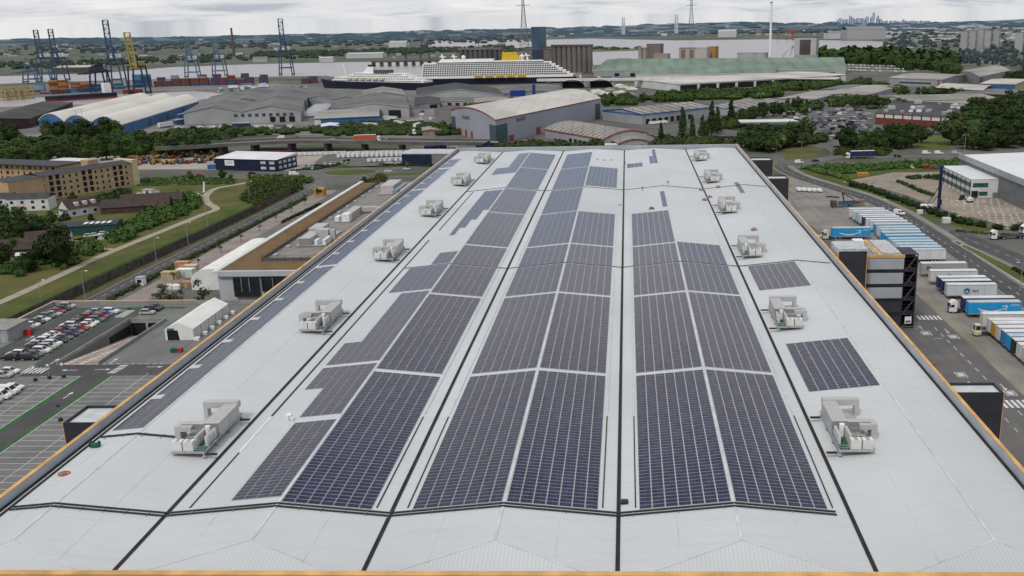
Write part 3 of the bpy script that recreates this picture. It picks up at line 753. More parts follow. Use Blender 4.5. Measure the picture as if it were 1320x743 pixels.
# ---- flat sheets and painted marks
LIFT = {}
def sheet(name, poly, m, z, kind='structure', label=None, cat=None):
    ps = [(p[0], p[1]) for p in poly]
    a = sum(ps[i][0] * ps[(i + 1) % len(ps)][1] - ps[(i + 1) % len(ps)][0] * ps[i][1] for i in range(len(ps)))
    if a < 0: ps = ps[::-1]
    o = MB().add([(p[0], p[1], z) for p in ps], [tuple(range(len(ps)))]).build(name, m)
    o['kind'] = kind
    return o
def ribbon(name, pts, w, m, z, off=0.0, kind='structure', w1=None):
    """strip of width w along points, shifted sideways by off"""
    P = [Vector((p[0], p[1], 0)) for p in pts]; vs = []
    for i, p in enumerate(P):
        d = (P[min(i + 1, len(P) - 1)] - P[max(i - 1, 0)]).normalized(); nrm = Vector((-d.y, d.x, 0))
        ww = w if w1 is None else w + (w1 - w) * i / (len(P) - 1)
        a = p + nrm * (off - ww / 2); b_ = p + nrm * (off + ww / 2); vs += [(a.x, a.y, z), (b_.x, b_.y, z)]
    o = MB().add(vs, [(2 * i, 2 * i + 2, 2 * i + 3, 2 * i + 1) for i in range(len(P) - 1)]).build(name, m)
    o['kind'] = kind; return o
def smooth(pts, n=6):
    P = [Vector((p[0], p[1])) for p in pts]; out = []
    for i in range(len(P) - 1):
        p0, p1, p2, p3 = P[max(i - 1, 0)], P[i], P[i + 1], P[min(i + 2, len(P) - 1)]
        for k in range(n):
            t = k / n; out.append(.5 * ((2 * p1) + (-p0 + p2) * t + (2 * p0 - 5 * p1 + 4 * p2 - p3) * t * t + (-p0 + 3 * p1 - 3 * p2 + p3) * t ** 3))
    out.append(P[-1]); return [(p.x, p.y) for p in out]
def offset_line(pts, off):
    P = [Vector((p[0], p[1], 0)) for p in pts]; r = []
    for i, p in enumerate(P):
        d = (P[min(i + 1, len(P) - 1)] - P[max(i - 1, 0)]).normalized(); r.append((p.x - d.y * off, p.y + d.x * off))
    return r
def kerb(name, pts, z=0.0, h=.13, w=.25):
    b = MB()
    for (x0, y0), (x1, y1) in zip(pts, pts[1:]): b.beam((x0, y0, z + h / 2), (x1, y1, z + h / 2), w, h)
    o = b.build(name, M_kerb); o['kind'] = 'structure'; return o
class Marks:
    """painted road marks collected per area in one sheet"""
    def __init__(s, z): s.b = MB(); s.z = z
    def dash(s, pts, w=.15, on=3.0, gap=3.0):
        P = [Vector((p[0], p[1], 0)) for p in pts]; acc = 0
        for a, c in zip(P, P[1:]):
            d = c - a; Lg = d.length
            if Lg < 1e-3: continue
            d.normalize(); nrm = Vector((-d.y, d.x, 0)) * (w / 2); t = 0
            while t < Lg:
                ph = acc % (on + gap)
                st = min(Lg - t, (on - ph) if ph < on else (on + gap - ph)) + 1e-4
                if ph < on:
                    p, q = a + d * t, a + d * min(Lg, t + st)
                    s.b.add([(p.x - nrm.x, p.y - nrm.y, s.z), (q.x - nrm.x, q.y - nrm.y, s.z), (q.x + nrm.x, q.y + nrm.y, s.z), (p.x + nrm.x, p.y + nrm.y, s.z)], [(0, 1, 2, 3)])
                t += st; acc += st
    def line(s, a, b_, w=.12): s.dash([a, b_], w, 1e6, 0)
    def rect(s, x0, x1, y0, y1): s.b.add([(x0, y0, s.z), (x1, y0, s.z), (x1, y1, s.z), (x0, y1, s.z)], [(0, 1, 2, 3)])
    def arrow(s, x, y, ang, L_=4.0, w=.22):
        c, sn = math.cos(ang), math.sin(ang)
        T = lambda u, v: (x + u * c - v * sn, y + u * sn + v * c, s.z)
        s.b.add([T(-L_ / 2, -w / 2), T(L_ / 2 - 1.2, -w / 2), T(L_ / 2 - 1.2, w / 2), T(-L_ / 2, w / 2)], [(0, 1, 2, 3)])
        s.b.add([T(L_ / 2 - 1.2, -.55), T(L_ / 2, 0), T(L_ / 2 - 1.2, .55)], [(0, 1, 2)])
    def build(s, name='road_markings', m=None):
        o = s.b.build(name, m or M_roadpaint); o['kind'] = 'structure'; return o
M_roadpaint = mat('road_paint', (0.62, 0.62, 0.60), 0.7, 0.12, 1.2)
M_yellowpaint = mat('yellow_paint', (0.42, 0.30, 0.07), 0.7, 0.15, 1.2)
M_kerb = mat('kerb_stone', (0.30, 0.29, 0.27), 0.8, 0.1, 1.0)
M_asph = mat('asphalt', (0.056, 0.056, 0.058), 0.9, col2=(0.085, 0.083, 0.08), scale=0.12, detail=8, streak=((.9, .02, 1), .5, (.036, .036, .037)))
M_asph2 = mat('asphalt_old', (0.09, 0.088, 0.085), 0.9, col2=(0.14, 0.134, 0.126), scale=0.09, detail=8, streak=((.5, .03, 1), .5, (.06, .06, .06)))
M_conc = mat('yard_concrete', (0.165, 0.155, 0.14), 0.9, col2=(0.27, 0.25, 0.225), scale=0.07, detail=8, streak=((.45, .035, 1), .55, (.085, .08, .075)))
M_grass = mat('grass_turf', (0.058, 0.078, 0.022), 0.95, col2=(0.125, 0.112, 0.042), scale=0.06, detail=9, spec=.1)
M_tallg = mat('tall_grass', (0.026, 0.048, 0.012), 0.95, col2=(0.055, 0.078, 0.02), scale=0.3, detail=9, spec=.1)
M_grassd = mat('grass_rough', (0.045, 0.072, 0.018), 0.95, col2=(0.095, 0.105, 0.030), scale=0.1, detail=9, spec=.1)
M_dirt = mat('bare_dirt', (0.20, 0.165, 0.125), 0.95, col2=(0.31, 0.265, 0.21), scale=0.06, detail=9)
M_pathm = mat('path_gravel', (0.27, 0.235, 0.185), 0.95, col2=(0.34, 0.30, 0.24), scale=0.3)
M_brick = mat('paver_brick', (0.20, 0.165, 0.15), 0.9, col2=(0.27, 0.23, 0.21), scale=0.15, detail=8)
# ================================================================== GROUND
M_ground = mat('ground_mixed', (0.055, 0.065, 0.035), 0.95, col2=(0.16, 0.155, 0.145), scale=0.012, detail=10, spec=.1)
sheet('ground', [(-14000, -400), (14000, -400), (14000, 8600), (-14000, 8600)], M_ground, 0.0)
# ------------------------------------------------------------------ west side: park, path, estate road
sheet('park_grass', [(-420, 240), (-176, 240), (-176, 500), (-196, 545), (-330, 545), (-420, 500)], M_grass, 0.01)
sheet('rough_verge', [(-200, 240), (-175, 240), (-172, 505), (-186, 520), (-190, 440), (-190, 300)], M_grassd, 0.016)
ribbon('tall_grass_strip', smooth([(-184, 240), (-183.5, 300), (-182.5, 350), (-179.5, 400), (-178.5, 440), (-177, 470)]), 7, M_tallg, 0.019)
PATH = smooth([(-203, 250), (-200, 292), (-200, 330), (-200.5, 355), (-198, 400), (-196, 435), (-195, 450), (-204, 464), (-212, 478), (-217, 492), (-220, 511), (-211, 528), (-206, 548)])
ribbon('path', PATH, 3.6, M_pathm, 0.03)
ribbon('path', smooth([(-216, 490), (-236, 486), (-252, 490), (-258, 502)]), 2.0, M_pathm, 0.027)
ribbon('path', [(-201, 366), (-214, 371), (-222, 372)], 2.4, M_pathm, 0.027)
# estate road
sheet('verge', [(-178, 250), (-166, 250), (-160, 500), (-172, 500)], mat('dry_verge', (0.11, 0.085, 0.05), .95, col2=(0.06, 0.06, 0.03), scale=.2), 0.022)
EST = [(-170.5, 250), (-169.5, 335), (-167, 410), (-165.5, 480), (-165, 505), (-167, 530)]
ribbon('estate_road', EST, 6.6, M_asph, 0.035)
mk = Marks(0.045); mk.dash(EST, .15, 3, 3); mk.dash(offset_line(EST, 3.0), .12, 1e6, 0); mk.build()
sheet('brick_yard', [(-161, 272), (-152.5, 272), (-151, 500), (-160, 500)], M_brick, 0.03)
sheet('parking_yard', [(-152.5, 272), (-88, 272), (-88, 520), (-151, 500)], M_asph2, 0.026)
mk = Marks(0.042)
for k in range(44):
    y = 330 + k * 2.6; mk.line((-151.5, y), (-146.5, y), .14)
mk.line((-146.5, 330), (-146.5, 444)); mk.build('parking_marks')
# timber fence along the park
FEN = [(-179.5, 255), (-178.5, 300), (-177, 336), (-174, 393), (-172.5, 440), (-172, 499)]
fe = thing('timber_fence', 'long weathered timber fence between park grass and estate road', 'fence', (FEN[0][0], FEN[0][1], 0))
M_timber = mat('weathered_timber', (0.085, 0.078, 0.068), 0.9, 0.25, 0.6)
b = MB()
for (x0, y0), (x1, y1) in zip(FEN, FEN[1:]):
    d = Vector((x1 - x0, y1 - y0)); n = int(d.length / 3)
    for k in range(n):
        a = (x0 + d.x * k / n - FEN[0][0], y0 + d.y * k / n - FEN[0][1]); c2 = (x0 + d.x * (k + .93) / n - FEN[0][0], y0 + d.y * (k + .93) / n - FEN[0][1])
        hh = 3.2 + RND.uniform(-.06, .06); b.beam((a[0], a[1], hh / 2), (c2[0], c2[1], hh / 2), .08, hh)
        MB().beam((0, 0, 0), (0, 0, 3.45), .16, .16).build('fence_post', M_timber, fe, loc=(a[0] - .1, a[1], 0))
b.build('fence_panels', M_timber, fe)
# low planted wall between road and brick yard
hedge([(-164.5, 285), (-163.5, 340), (-161.5, 410), (-160.0, 475)], 2.6, 1.5, 'clipped dark hedge between the estate road and the brick yard', M_leafd, dens=.8, size=.3)
hedge([(-151, 415), (-149, 440), (-147.5, 460)], 2.0, 1.0, 'short dark planting strip in the paved yard', M_leafd)
for i, y in enumerate(range(318, 482, 20)):
    x = -155 + (y - 318) * .004
    tree(x, y, RND.uniform(4.2, 5.6), 'young street tree with sparse crown in the brick yard', 'loose', 'leaf_mid', 'young trees in a row in the brick yard')
for i, (y, x) in enumerate(((300, -174.5), (322, -174), (352, -173.2), (380, -171.6), (410, -170.6), (440, -170))):
    tree(x, y, 3.4, 'small verge tree between fence and estate road', 'loose', 'leaf_mid', 'small trees on the estate road verge')
for i, (x, y) in enumerate(((-137, 277), (-128, 279), (-142, 281), (-134, 276.6))):
    tree(x, y, (9.8, 11, 9.0, 8.2)[i], ('bushy young tree behind the car deck end wall', 'tallest young tree behind the car deck end wall', 'leafy shrub tree at the deck corner by the yard', 'low shrub tree behind the car deck coping')[i], 'loose', 'leaf_light')
# street lamps
for i, (px, py, z) in enumerate(((202, 338, 0), (110, 385, 0), (268, 291, 0), (158, 0, 0))[:3]):
    g = G(px, py); LAMP.put((g.x, g.y, 0), .2, ('street lamp beside the estate road at the middle of the fence', 'street lamp beside the estate road near the car deck corner', 'street lamp beside the estate road by the path bend')[i])
for i, (px, py) in enumerate(((55, 398), (322, 258), (378, 240), (243, 316))):
    g = G(px, py); LAMP.put((g.x, g.y, 0), .2, ('street lamp outside the fence near the car deck shed', 'street lamp beside the fence end', 'street lamp at the junction by the roundabout', 'street lamp with round head beside the planted hedge')[i])

# ------------------------------------------------------------------ car deck
DZ = 5.0
dk = thing('car_deck', 'raised grey parking deck with orange coping and green lane stripes', 'car park', (-120, 200, 0))
M_deck = mat('deck_asphalt', (0.125, 0.128, 0.125), 0.9, col2=(0.18, 0.18, 0.172), scale=0.15, detail=8, streak=((.6, .05, 1), .45, (.085, .085, .083)))
M_laneg = mat('lane_green', (0.035, 0.105, 0.035), 0.9, 0.15, 0.4)
M_concw = mat('concrete_wall', (0.27, 0.265, 0.255), 0.85, 0.12, 0.3)
def D(b, x0, x1, y0, y1, z0, z1, *a): return b.box(x0 + 120, x1 + 120, y0 - 200, y1 - 200, z0, z1, *a)
b = MB()
for q in ((-169, -138, 90, 271), (-128, -86.0, 90, 271), (-138, -128, 90, 219), (-138, -128, 255, 271)): D(b, *q, 0, DZ - .004)
b.build('deck_slab', M_deck, dk)
b = MB(); D(b, -169.4, -169, 90, 271.4, 0, DZ + 1.1); D(b, -169, -88, 271, 271.4, 0, DZ + 1.1); b.build('deck_parapet', M_concw, dk)
b = MB(); D(b, -169.45, -168.95, 235, 271.6, DZ + 1.104, DZ + 1.3); D(b, -168.95, -126, 270.95, 271.5, DZ + 1.104, DZ + 1.3); b.build('coping', M_peach, dk)
# sunken ramp
b = MB(); b.add([(-138 + 120, 219 - 200, DZ - .02), (-128 + 120, 19, DZ - .02), (-128 + 120, 54, .9), (-138 + 120, 54, .9)], [(0, 1, 2, 3)])
b.build('ramp', mat('ramp_brick', (0.24, 0.17, 0.15), .9, col2=(.40, .33, .29), scale=.5), dk)
b = MB(); D(b, -138.35, -138, 219, 255, DZ - .02, DZ + .85); D(b, -128, -127.65, 219, 255, DZ - .02, DZ + .85); D(b, -138, -128, 254.7, 255, DZ - .6, DZ + .85); D(b, -133.4, -132.8, 254.2, 254.66, .9, DZ - .6); b.build('ramp_kerb_wall', M_concw, dk)
b = MB(); D(b, -137.95, -128.05, 254.99, 255.2, .8, DZ - .6); D(b, -137.99, -137.93, 243, 254.6, 1.2, DZ - 1.0); b.build('ramp_portal', M_dark, dk)
b = MB()
for k in range(17):
    y = 19.6 + k * 2; z = DZ - (y - 19) / 35 * 4.1
    for x in (-17.0, -13.2): b.add([(x, y, z + .012), (x + 1.0, y, z + .012), (x + 1.0, y + 1.1, z - .117), (x, y + 1.1, z - .117)], [(0, 1, 2, 3)])
b.build('ramp_markings', M_roadpaint, dk)
# lanes and marks
b = MB()
for x0, x1 in ((-166.5, -166.0), (-145.0, -144.2), (-160.5, -160.0), (-155.4, -154.9), (-127.9, -126.6), (-121.6, -120.5)):
    y0, y1 = (223, 268) if x0 < -140 else (90, 211)
    D(b, x0, x1, y0, y1, DZ, DZ + .004)
D(b, -160, -128, 266.5, 268.5, DZ, DZ + .004); D(b, -143.2, -142.2, 92, 204, DZ, DZ + .004)
b.build('lane_stripe', M_laneg, dk)
b = MB(); D(b, -126.6, -121.6, 90, 211, DZ, DZ + .003); D(b, -143, -106, 211, 219, DZ, DZ + .003); D(b, -160, -155.4, 222, 268, DZ, DZ + .003); D(b, -144.2, -138.4, 219, 268, DZ, DZ + .003); b.build('drive_lane', M_asph, dk)
m = Marks(DZ + .009); T = lambda x, y: (x + 120, y - 200)
for k in range(46):
    y = 211 - k * 2.6
    m.line(T(-137.5, y), T(-128, y), .12); m.line(T(-120.4, y), T(-105 if y > 160 else -92, y), .12)
m.line(T(-132.8, 211), T(-132.8, 95)); m.line(T(-120.4, 211), T(-120.4, 92), .14); m.line(T(-128, 211), T(-128, 92), .14); m.line(T(-112.5, 213), T(-112.5, 92)); m.line(T(-104.5, 160), T(-104.5, 92))
for k in range(18):
    y = 268 - k * 2.6
    m.line(T(-166, y), T(-160.6, y), .1); m.line(T(-154.8, y), T(-145, y), .1)
m.line(T(-138.6, 222), T(-138.6, 254), .16)
for k in range(6): m.b.add([(*T(-144.0 + k * .95, 213.2), m.z), (*T(-143.5 + k * .95, 213.2), m.z), (*T(-143.5 + k * .95, 217), m.z), (*T(-144.0 + k * .95, 217), m.z)], [(0, 1, 2, 3)])
for k in range(6): m.b.add([(*T(-122.6 + k * .1, 213 + k), m.z), (*T(-120.6 + k * .1, 213 + k), m.z), (*T(-120.6 + k * .1, 213.5 + k), m.z), (*T(-122.6 + k * .1, 213.5 + k), m.z)], [(0, 1, 2, 3)])
for k in range(7): m.b.add([(*T(-144.4, 258.5 + k), m.z), (*T(-141.6, 258.5 + k), m.z), (*T(-141.6, 259 + k), m.z), (*T(-144.4, 259 + k), m.z)], [(0, 1, 2, 3)])
m.dash([T(-138, 219.4), T(-112, 219.4)], .2, .9, .9)
for x, y, a in ((-124.1, 199, PI / 2), (-124.1, 172, PI / 2), (-133, 215.2, PI), (-125, 215.6, 0), (-157.7, 240, PI / 2), (-125.5, 221.5, PI / 2), (-140.3, 221.6, PI / 2), (-113, 217.2, 0)): m.arrow(*T(x, y), a)
o = m.b.build('deck_markings', M_roadpaint, dk)
# cars on the deck
pal = {'w': WHITE, 's': SILVER, 'g': GREY, 'k': BLACK, 'n': NAVY, 'r': RED, 'b': BLUE}
def deck_row(x, ys, cols, face, where, group):
    n = {}
    for y, cc in zip(ys, cols):
        if cc == '.': continue
        col = pal[cc]; kind = RND.choice(['hatch', 'hatch', 'suv', 'saloon'])
        nm = CN[col]; n[nm] = n.get(nm, 0) + 1
        CARS[kind].put((x + RND.uniform(-.2, .2), y, DZ + .006), (0 if face > 0 else PI) + RND.uniform(-.03, .03), f'{ORD[n[nm]-1]} {nm} car from the far end of the {where}', group, col)
Y1 = [268.0, 265.5, 262.9, 260.3, 257.8, 255.2, 252.6, 250.0, 247.4]
deck_row(-163.2, Y1, 'skrsgwkws', 1, 'row beside the deck outer wall', 'cars on the upper parking deck')
Y2 = [262.2 - 2.62 * k for k in range(16)]
deck_row(-147.3, Y2, 'wbrgwwrgngkwswgk', 1, 'double row facing the ramp', 'cars on the upper parking deck')
deck_row(-152.3, Y2, 'sbrkgwnrwwwskkwk', -1, 'double row facing the outer wall', 'cars on the upper parking deck')
deck_row(-136.2, [266.5, 264.2, 261.3], 'kks', 1, 'short row behind the ramp portal', 'cars on the upper parking deck')
deck_row(-146.3, [213.2, 210.6], 'ws', 1, 'pair by the lower cross lane', 'cars on the upper parking deck')
for i, (x, y, c_) in enumerate(((-138.6, 202.5, WHITE), (-138.6, 199.8, WHITE), (-138.6, 197.0, WHITE), (-138.6, 194.2, SILVER))):
    (CARS['van'] if i in (1, 2) else CARS['hatch']).put((x, y, DZ + .006), 0, ('white hatchback at the head of the pale van group', 'first white van parked in the lower bays', 'second white van parked in the lower bays', 'silver hatchback beside the white vans in the lower bays')[i], None, c_)
    
def hut(name, label, cat, x0, x1, y0, y1, z, h, mw, mr, doors=()):
    t = thing(name, label, cat, ((x0 + x1) / 2, (y0 + y1) / 2, z)); a, b_ = (x1 - x0) / 2, (y1 - y0) / 2
    MB().box(-a, a, -b_, b_, 0, h).build('wall', mw, t)
    MB().box(-a - .2, a + .2, -b_ - .2, b_ + .2, h + .003, h + .2).build('roof', mr, t)
    for x, w_, dh in doors: MB().box(x, x + w_, -b_ - .05, -b_ - .004, 0, dh).build('door', M_wallg, t)
    return t
hut('plant_shed', 'grey flat roofed shed on the car deck beside the outer row', 'shed', -171.0, -161.2, 236.5, 246, DZ, 3.4, mat('shed_wall', (.33, .34, .34), .6, stripes=(0, 1.2, .3, .06)), mat('shed_roof', (.26, .25, .23), .8), ((3.0, 1.2, 2.2),))
tag(MB().box(-.9, .9, -.5, .5, 0, 1.3).box(-.5, 1.2, -.9, -.55, 0, .8).build('red_skip', M_red, loc=(-160.2, 243.5, DZ)), 'small red refuse bin against the grey deck shed', 'bin')
for i, (x, y) in enumerate(((-117.5, 184.5), (-137.0, 208), (-134.5, 209.5), (-131.5, 210.2), (-101.5, 166))):
    t = thing('deck_post', ('slim black post alone in the parking bays beside the pod', 'slim post at the head of the lower bays, westernmost', 'middle slim post at the head of the lower bays', 'slim post at the bay head beside the green stripe', 'slim post by the warehouse side bays')[i], 'post', (x, y, DZ + .01))
    MB().tube((0, 0, 0), (0, 0, 3.6), .06, n=6).build('pole', M_steelpole, t); MB().bbox(-.35, .35, -.35, .35, 0, .7, .1).build('base', M_chassis, t); MB().box(-.3, .3, -.08, .08, 3.1, 3.6).build('sign_plate', M_chassis if i == 0 else M_white, t)
t = thing('kiosk', 'small white gate kiosk at the estate road turn', 'kiosk', (-163.5, 312, 0)); MB().box(-1.2, 1.2, -1.2, 1.2, 0, 2.7).build('wall', M_white, t); MB().box(-1.4, 1.4, -1.4, 1.4, 2.703, 2.9).build('roof', M_wallg, t); MB().box(-.8, .8, -1.26, -1.204, 1.1, 2.2).build('window', M_glass, t)
t = thing('site_bin', 'red and dark planter boxes near the marquee mouth', 'planter', (-112.5, 228, DZ)); MB().box(-1.4, .3, -.6, .6, 0, 1.0).build('box', M_green, t); MB().box(.4, 1.4, -.6, .6, 0, 1.1).build('box', M_red, t)
# ------------------------------------------------------------------ white marquees
M_tent = mat('tent_fabric', (0.72, 0.71, 0.67), 0.6, 0.05, 0.25, spec=.2)
def marquee(label, x0, x1, y0, y1, z, he, hr, bays, rounded=False, sign=False):
    w2, ln = (x1 - x0) / 2, y1 - y0
    t = thing('marquee', label, 'marquee', ((x0 + x1) / 2, y0, z))
    prof = [(-w2, he), (0, hr), (w2, he)] if not rounded else [(-w2, he)] + [(-w2 * math.cos(PI * k / 10), he + (hr - he) * math.sin(PI * k / 10)) for k in range(1, 10)] + [(w2, he)]
    b = MB(); n = len(prof)
    for k in range(bays):
        ya, yb = ln * k / bays, ln * (k + 1) / bays
        for j in range(n - 1):
            (xa, za), (xb, zb) = prof[j], prof[j + 1]; ym = (ya + yb) / 2
            b.add([(xa, ya, za), (xb, ya, zb), (xb, ym, zb - .07), (xa, ym, za - .05), (xb, yb, zb), (xa, yb, za)], [(0, 1, 2, 3), (3, 2, 4, 5)])
    b.build('roof', M_tent, t)
    b = MB()
    b.add([(-w2, ln, 0), (w2, ln, 0)] + [(x, ln, zz) for x, zz in prof[::-1]], [tuple(range(n + 2))[::-1]])
    for sg in (-1, 1): b.quad((sg * w2, 0, 0), (sg * w2, ln, 0), (sg * w2, ln, he), (sg * w2, 0, he))
    if sign:
        b.add([(-w2, 0, 0), (-w2 + .6, 0, 0), (-w2 + .6, 0, 2.7), (-.3, 0, 2.7), (.0, 0, 0), (w2, 0, 0)] + [(x, 0, zz) for x, zz in prof[::-1]], [(0, 1, 2, 3, 7, 8), (3, 4, 5, 6, 7)])
    else: b.add([(-w2, 0, 0), (w2, 0, 0)] + [(x, 0, zz) for x, zz in prof[::-1]], [tuple(range(n + 2))])
    b.build('side_wall', M_tent, t)
    f = MB()
    for k in range(bays + 1):
        for sg in (-1, 1): f.box(sg * (w2 + .05) - .05, sg * (w2 + .05) + .05, ln * k / bays - .05, ln * k / bays + .05, 0, he)
    f.build('frame_leg', M_steelpole, t)
    if sign:
        MB().box(-w2 + .8, -1.2, -.1, -.03, 2.75, 3.25).build('blue_sign', mat('sign_blue', (.02, .16, .30), .5), t)
        MB().box(-w2 + .62, -.35, .02, 3, .01, 2.68).build('entrance', M_dark, t)
    for k in range(bays + 1):
        bw = MB(); bw.box(w2 + .2, w2 + 1.5, ln * k / bays - .5, ln * k / bays + .5, 0, .8); bw.build('ballast_block', M_white, t)
    return t
marquee('white pitched marquee with blue sign on the car deck beside the warehouse edge', -119.8, -112.2, 237.5, 261, DZ, 3.0, 4.9, 5, sign=True)
marquee('larger white round topped marquee against the office wing', -143, -129.8, 305, 352, 0, 3.4, 7.2, 8, rounded=True)
for i, (px, py, c_, s_) in enumerate(((220, 360, (.42, .33, .18), 2.6), (240, 357, (.55, .60, .52), 2.8), (236, 346, (.45, .22, .09), 2.4), (247, 350, (.42, .36, .26), 2.3), (242, 370, (.32, .17, .08), 1.8))):
    g = G(px, py); m_ = mat('hut_%d' % i, c_, .7)
    b = thing('site_cabin', ('yellow site cabin in the brick yard', 'pale green site cabin beside the big marquee', 'orange site cabin behind the yellow one', 'sand coloured site cabin in the yard row', 'low brown crate at the marquee corner')[i], 'cabin', (g.x, g.y, 0))
    MB().box(-s_, s_, -1.3, 1.3, 0, s_).build('wall', m_, b); MB().box(-s_ - .1, s_ + .1, -1.4, 1.4, s_ + .003, s_ + .15).build('roof', mat('hutroof_%d' % i, tuple(min(.75, v * 1.25) for v in c_), .7), b); MB().box(-.4, .4, -1.36, -1.304, 0, s_ * .8).build('door', M_wallg, b)
for i, (px, py) in enumerate(((218, 373), (228, 373))):
    g = G(px, py); tag(MB().bbox(-1.2, 1.2, -.8, .8, 0, 1.7, .3).build('wrapped_bundle', M_white, loc=(g.x, g.y, 0)), ('large white wrapped bundle on the brick yard', 'smaller white wrapped bundle next to the larger')[i], 'bundle', 'wrapped bundles in the yard')
# ------------------------------------------------------------------ office wing
of = thing('office_wing', 'low office wing with brown sedum roof and white parapet', 'office building', (-108, 300, 0))
def O(b, x0, x1, y0, y1, z0, z1, *a): return b.box(x0 + 108, x1 + 108, y0 - 300, y1 - 300, z0, z1, *a)
M_sedum = mat('sedum_roof', (0.125, 0.072, 0.026), 0.95, col2=(0.165, 0.11, 0.05), scale=0.18, detail=9)
M_offw = mat('office_panel', (0.44, 0.46, 0.48), 0.5, 0.05, 0.2)
OZ = 9.6
b = MB(); O(b, -127.6, -87, 291, 465, 0, OZ - .3); b.build('wall', M_offw, of)
b = MB(); O(b, -127.2, -119, 291.4, 464.5, OZ - .29, OZ - .05); O(b, -119, -92, 291.4, 305, OZ - .29, OZ - .05); b.build('sedum_roof', M_sedum, of)
b = MB(); O(b, -128.9, -127.21, 290, 466, OZ - .6, OZ + .5); b.build('parapet', mat('parapet_white', (.60, .59, .55), .6, .05, .2), of)
b = MB(); O(b, -127.2, -90, 290, 291.38, OZ - 1.2, OZ + .45); b.build('parapet', M_offw, of)
b = MB(); O(b, -118.8, -87, 305.2, 466, OZ - .29, OZ - .15); b.build('plant_deck', mat('plant_deck', (.22, .205, .185), .9, .12, .2), of)
b = MB(); O(b, -122.5, -114.6, 289.94, 290.98, 1.8, OZ - 1.7); O(b, -113.5, -93, 289.9, 290.98, 3.4, OZ - 1.5); b.build('window', M_glass, of)
b = MB()
for x in (-120, -117.5, -110, -106, -102, -98): O(b, x, x + .15, 289.84, 289.9, 3.4, OZ - 1.7)
b.build('mullion', M_galv, of)
b = MB(); O(b, -127.66, -127.604, 300, 460, 3.0, 5.4); b.build('window', M_glass, of)
b = MB()
for (x0, y0, x1, y1) in ((-118.6, 305.4, -90, 305.4), (-118.6, 305.4, -118.6, 464)):
    L_ = math.hypot(x1 - x0, y1 - y0); n = int(L_ / 2.5)
    for k in range(n + 1):
        x, y = x0 + (x1 - x0) * k / n + 108, y0 + (y1 - y0) * k / n - 300; b.box(x - .06, x + .06, y - .06, y + .06, OZ - .15, OZ + 1.7)
    for z in (OZ + .4, OZ + 1.0, OZ + 1.65): b.beam((x0 + 108, y0 - 300, z), (x1 + 108, y1 - 300, z), .06, .08)
    b.beam((x0 + 108, y0 - 300, OZ + .45), (x1 + 108, y1 - 300, OZ + .45), .03, 1.0)
b.build('railing', mat('railing_dark', (.10, .10, .105), .6), of)
for k in range(12):
    q = MB(); O(q, -117.6, -116.2, 312 + k * 12.5, 315 + k * 12.5, OZ - .14, OZ + .35); q.build('rooflight', M_galv, of)
b = MB(); O(b, -99, -87, 380, 408, OZ - .1, OZ + 1.6); O(b, -97, -87, 457, 478, OZ - .2, OZ + 1.2); b.build('stair_roof', mat('stair_roof', (.50, .53, .54), .5), of)
b = MB(); O(b, -100, -88, 294, 304, OZ - .04, OZ + .7); b.build('lobby_roof', M_seam, of)
b = MB(); O(b, -94, -89.7, 281, 289.8, 7.0, 7.2); O(b, -107.5, -103, 283, 289.8, 6.2, 6.4); b.build('red_canopy', mat('canopy_red', (.42, .06, .08), .6), of)
def plant(x, y, label, boxes, m=M_duct):
    t = thing('roof_plant', label, 'air handler', (x, y, OZ - .14), group='plant units on the office wing roof')
    for nm, q, mm in boxes: MB().box(*q).build(nm, mm, t)
    return t
plant(-108, 326, 'long boxy duct plant closest to the front railing of the office roof', [('casing', (-5, -1, 0, 12, .6, 3.0), M_duct), ('casing', (-1.5, 3, 8, 12, .4, 4.2), M_duct), ('casing', (-6, -1.2, 14, 24, .6, 3.6), M_duct), ('duct', (3.1, 5, 9, 11, 0, 4.0), M_duct), ('condenser', (3, 4, 1, 8, .2, 2.2), M_white), ('condenser', (.3, 1.3, .5, 4, .2, 2.2), M_white), ('base_frame', (-6.2, 3.2, -.3, 24.3, .2, .55), M_galv)])
plant(-107, 368, 'middle white plant group on the office roof deck', [('casing', (-3, 0, 0, 4, .4, 3.2), M_white), ('casing', (-3.5, -.2, 5, 20, .5, 2.8), M_duct), ('duct', (0, 9, 18, 20, 1.0, 2.6), M_duct), ('condenser', (-6, -4.5, 1, 5, .2, 2), M_white), ('base_frame', (-6.2, .4, -.4, 20.5, .1, .38), M_galv)])
plant(-104, 430, 'far plant unit with two teal coolers on the office roof', [('casing', (-7, -1, 4, 22, .5, 3.4), M_duct), ('cooler', (-.5, 1.8, 0, 20, .6, 2.0), mat('cooler_teal', (.20, .27, .28), .5)), ('cooler', (2.6, 4.9, 0, 20, .6, 2.0), mat('cooler_teal', (.2, .27, .28), .5)), ('base_frame', (-7.2, 5, -.4, 22.4, .1, .45), M_galv)])
# orange yard machine, gates
g = G(189 + 0, 0) if False else None
t = thing('yard_machine', 'yellow barrier kiosk beside the yard entrance', 'kiosk', (-155, 484, 0))
MB().bbox(-2.6, 2.6, -2, 2, .4, 4.2, .5).build('body', mat('machine_yellow', (.42, .24, .03), .6), t); MB().box(-1.6, 1.6, -2.05, -2.004, 2.0, 3.4).build('window', M_glass, t); MB().box(-2.8, 2.8, -2.2, 2.2, 0, .4).build('base', M_concw, t)
t = thing('yard_machine', 'small orange ticket booth behind the yellow kiosk', 'kiosk', (-141, 497, 0))
MB().bbox(-1.4, 1.4, -1.2, 1.2, 0, 2.8, .25).build('body', mat('machine_orange', (.36, .16, .04), .6), t); MB().box(-.9, .9, -1.25, -1.204, 1.4, 2.3).build('window', M_glass, t)
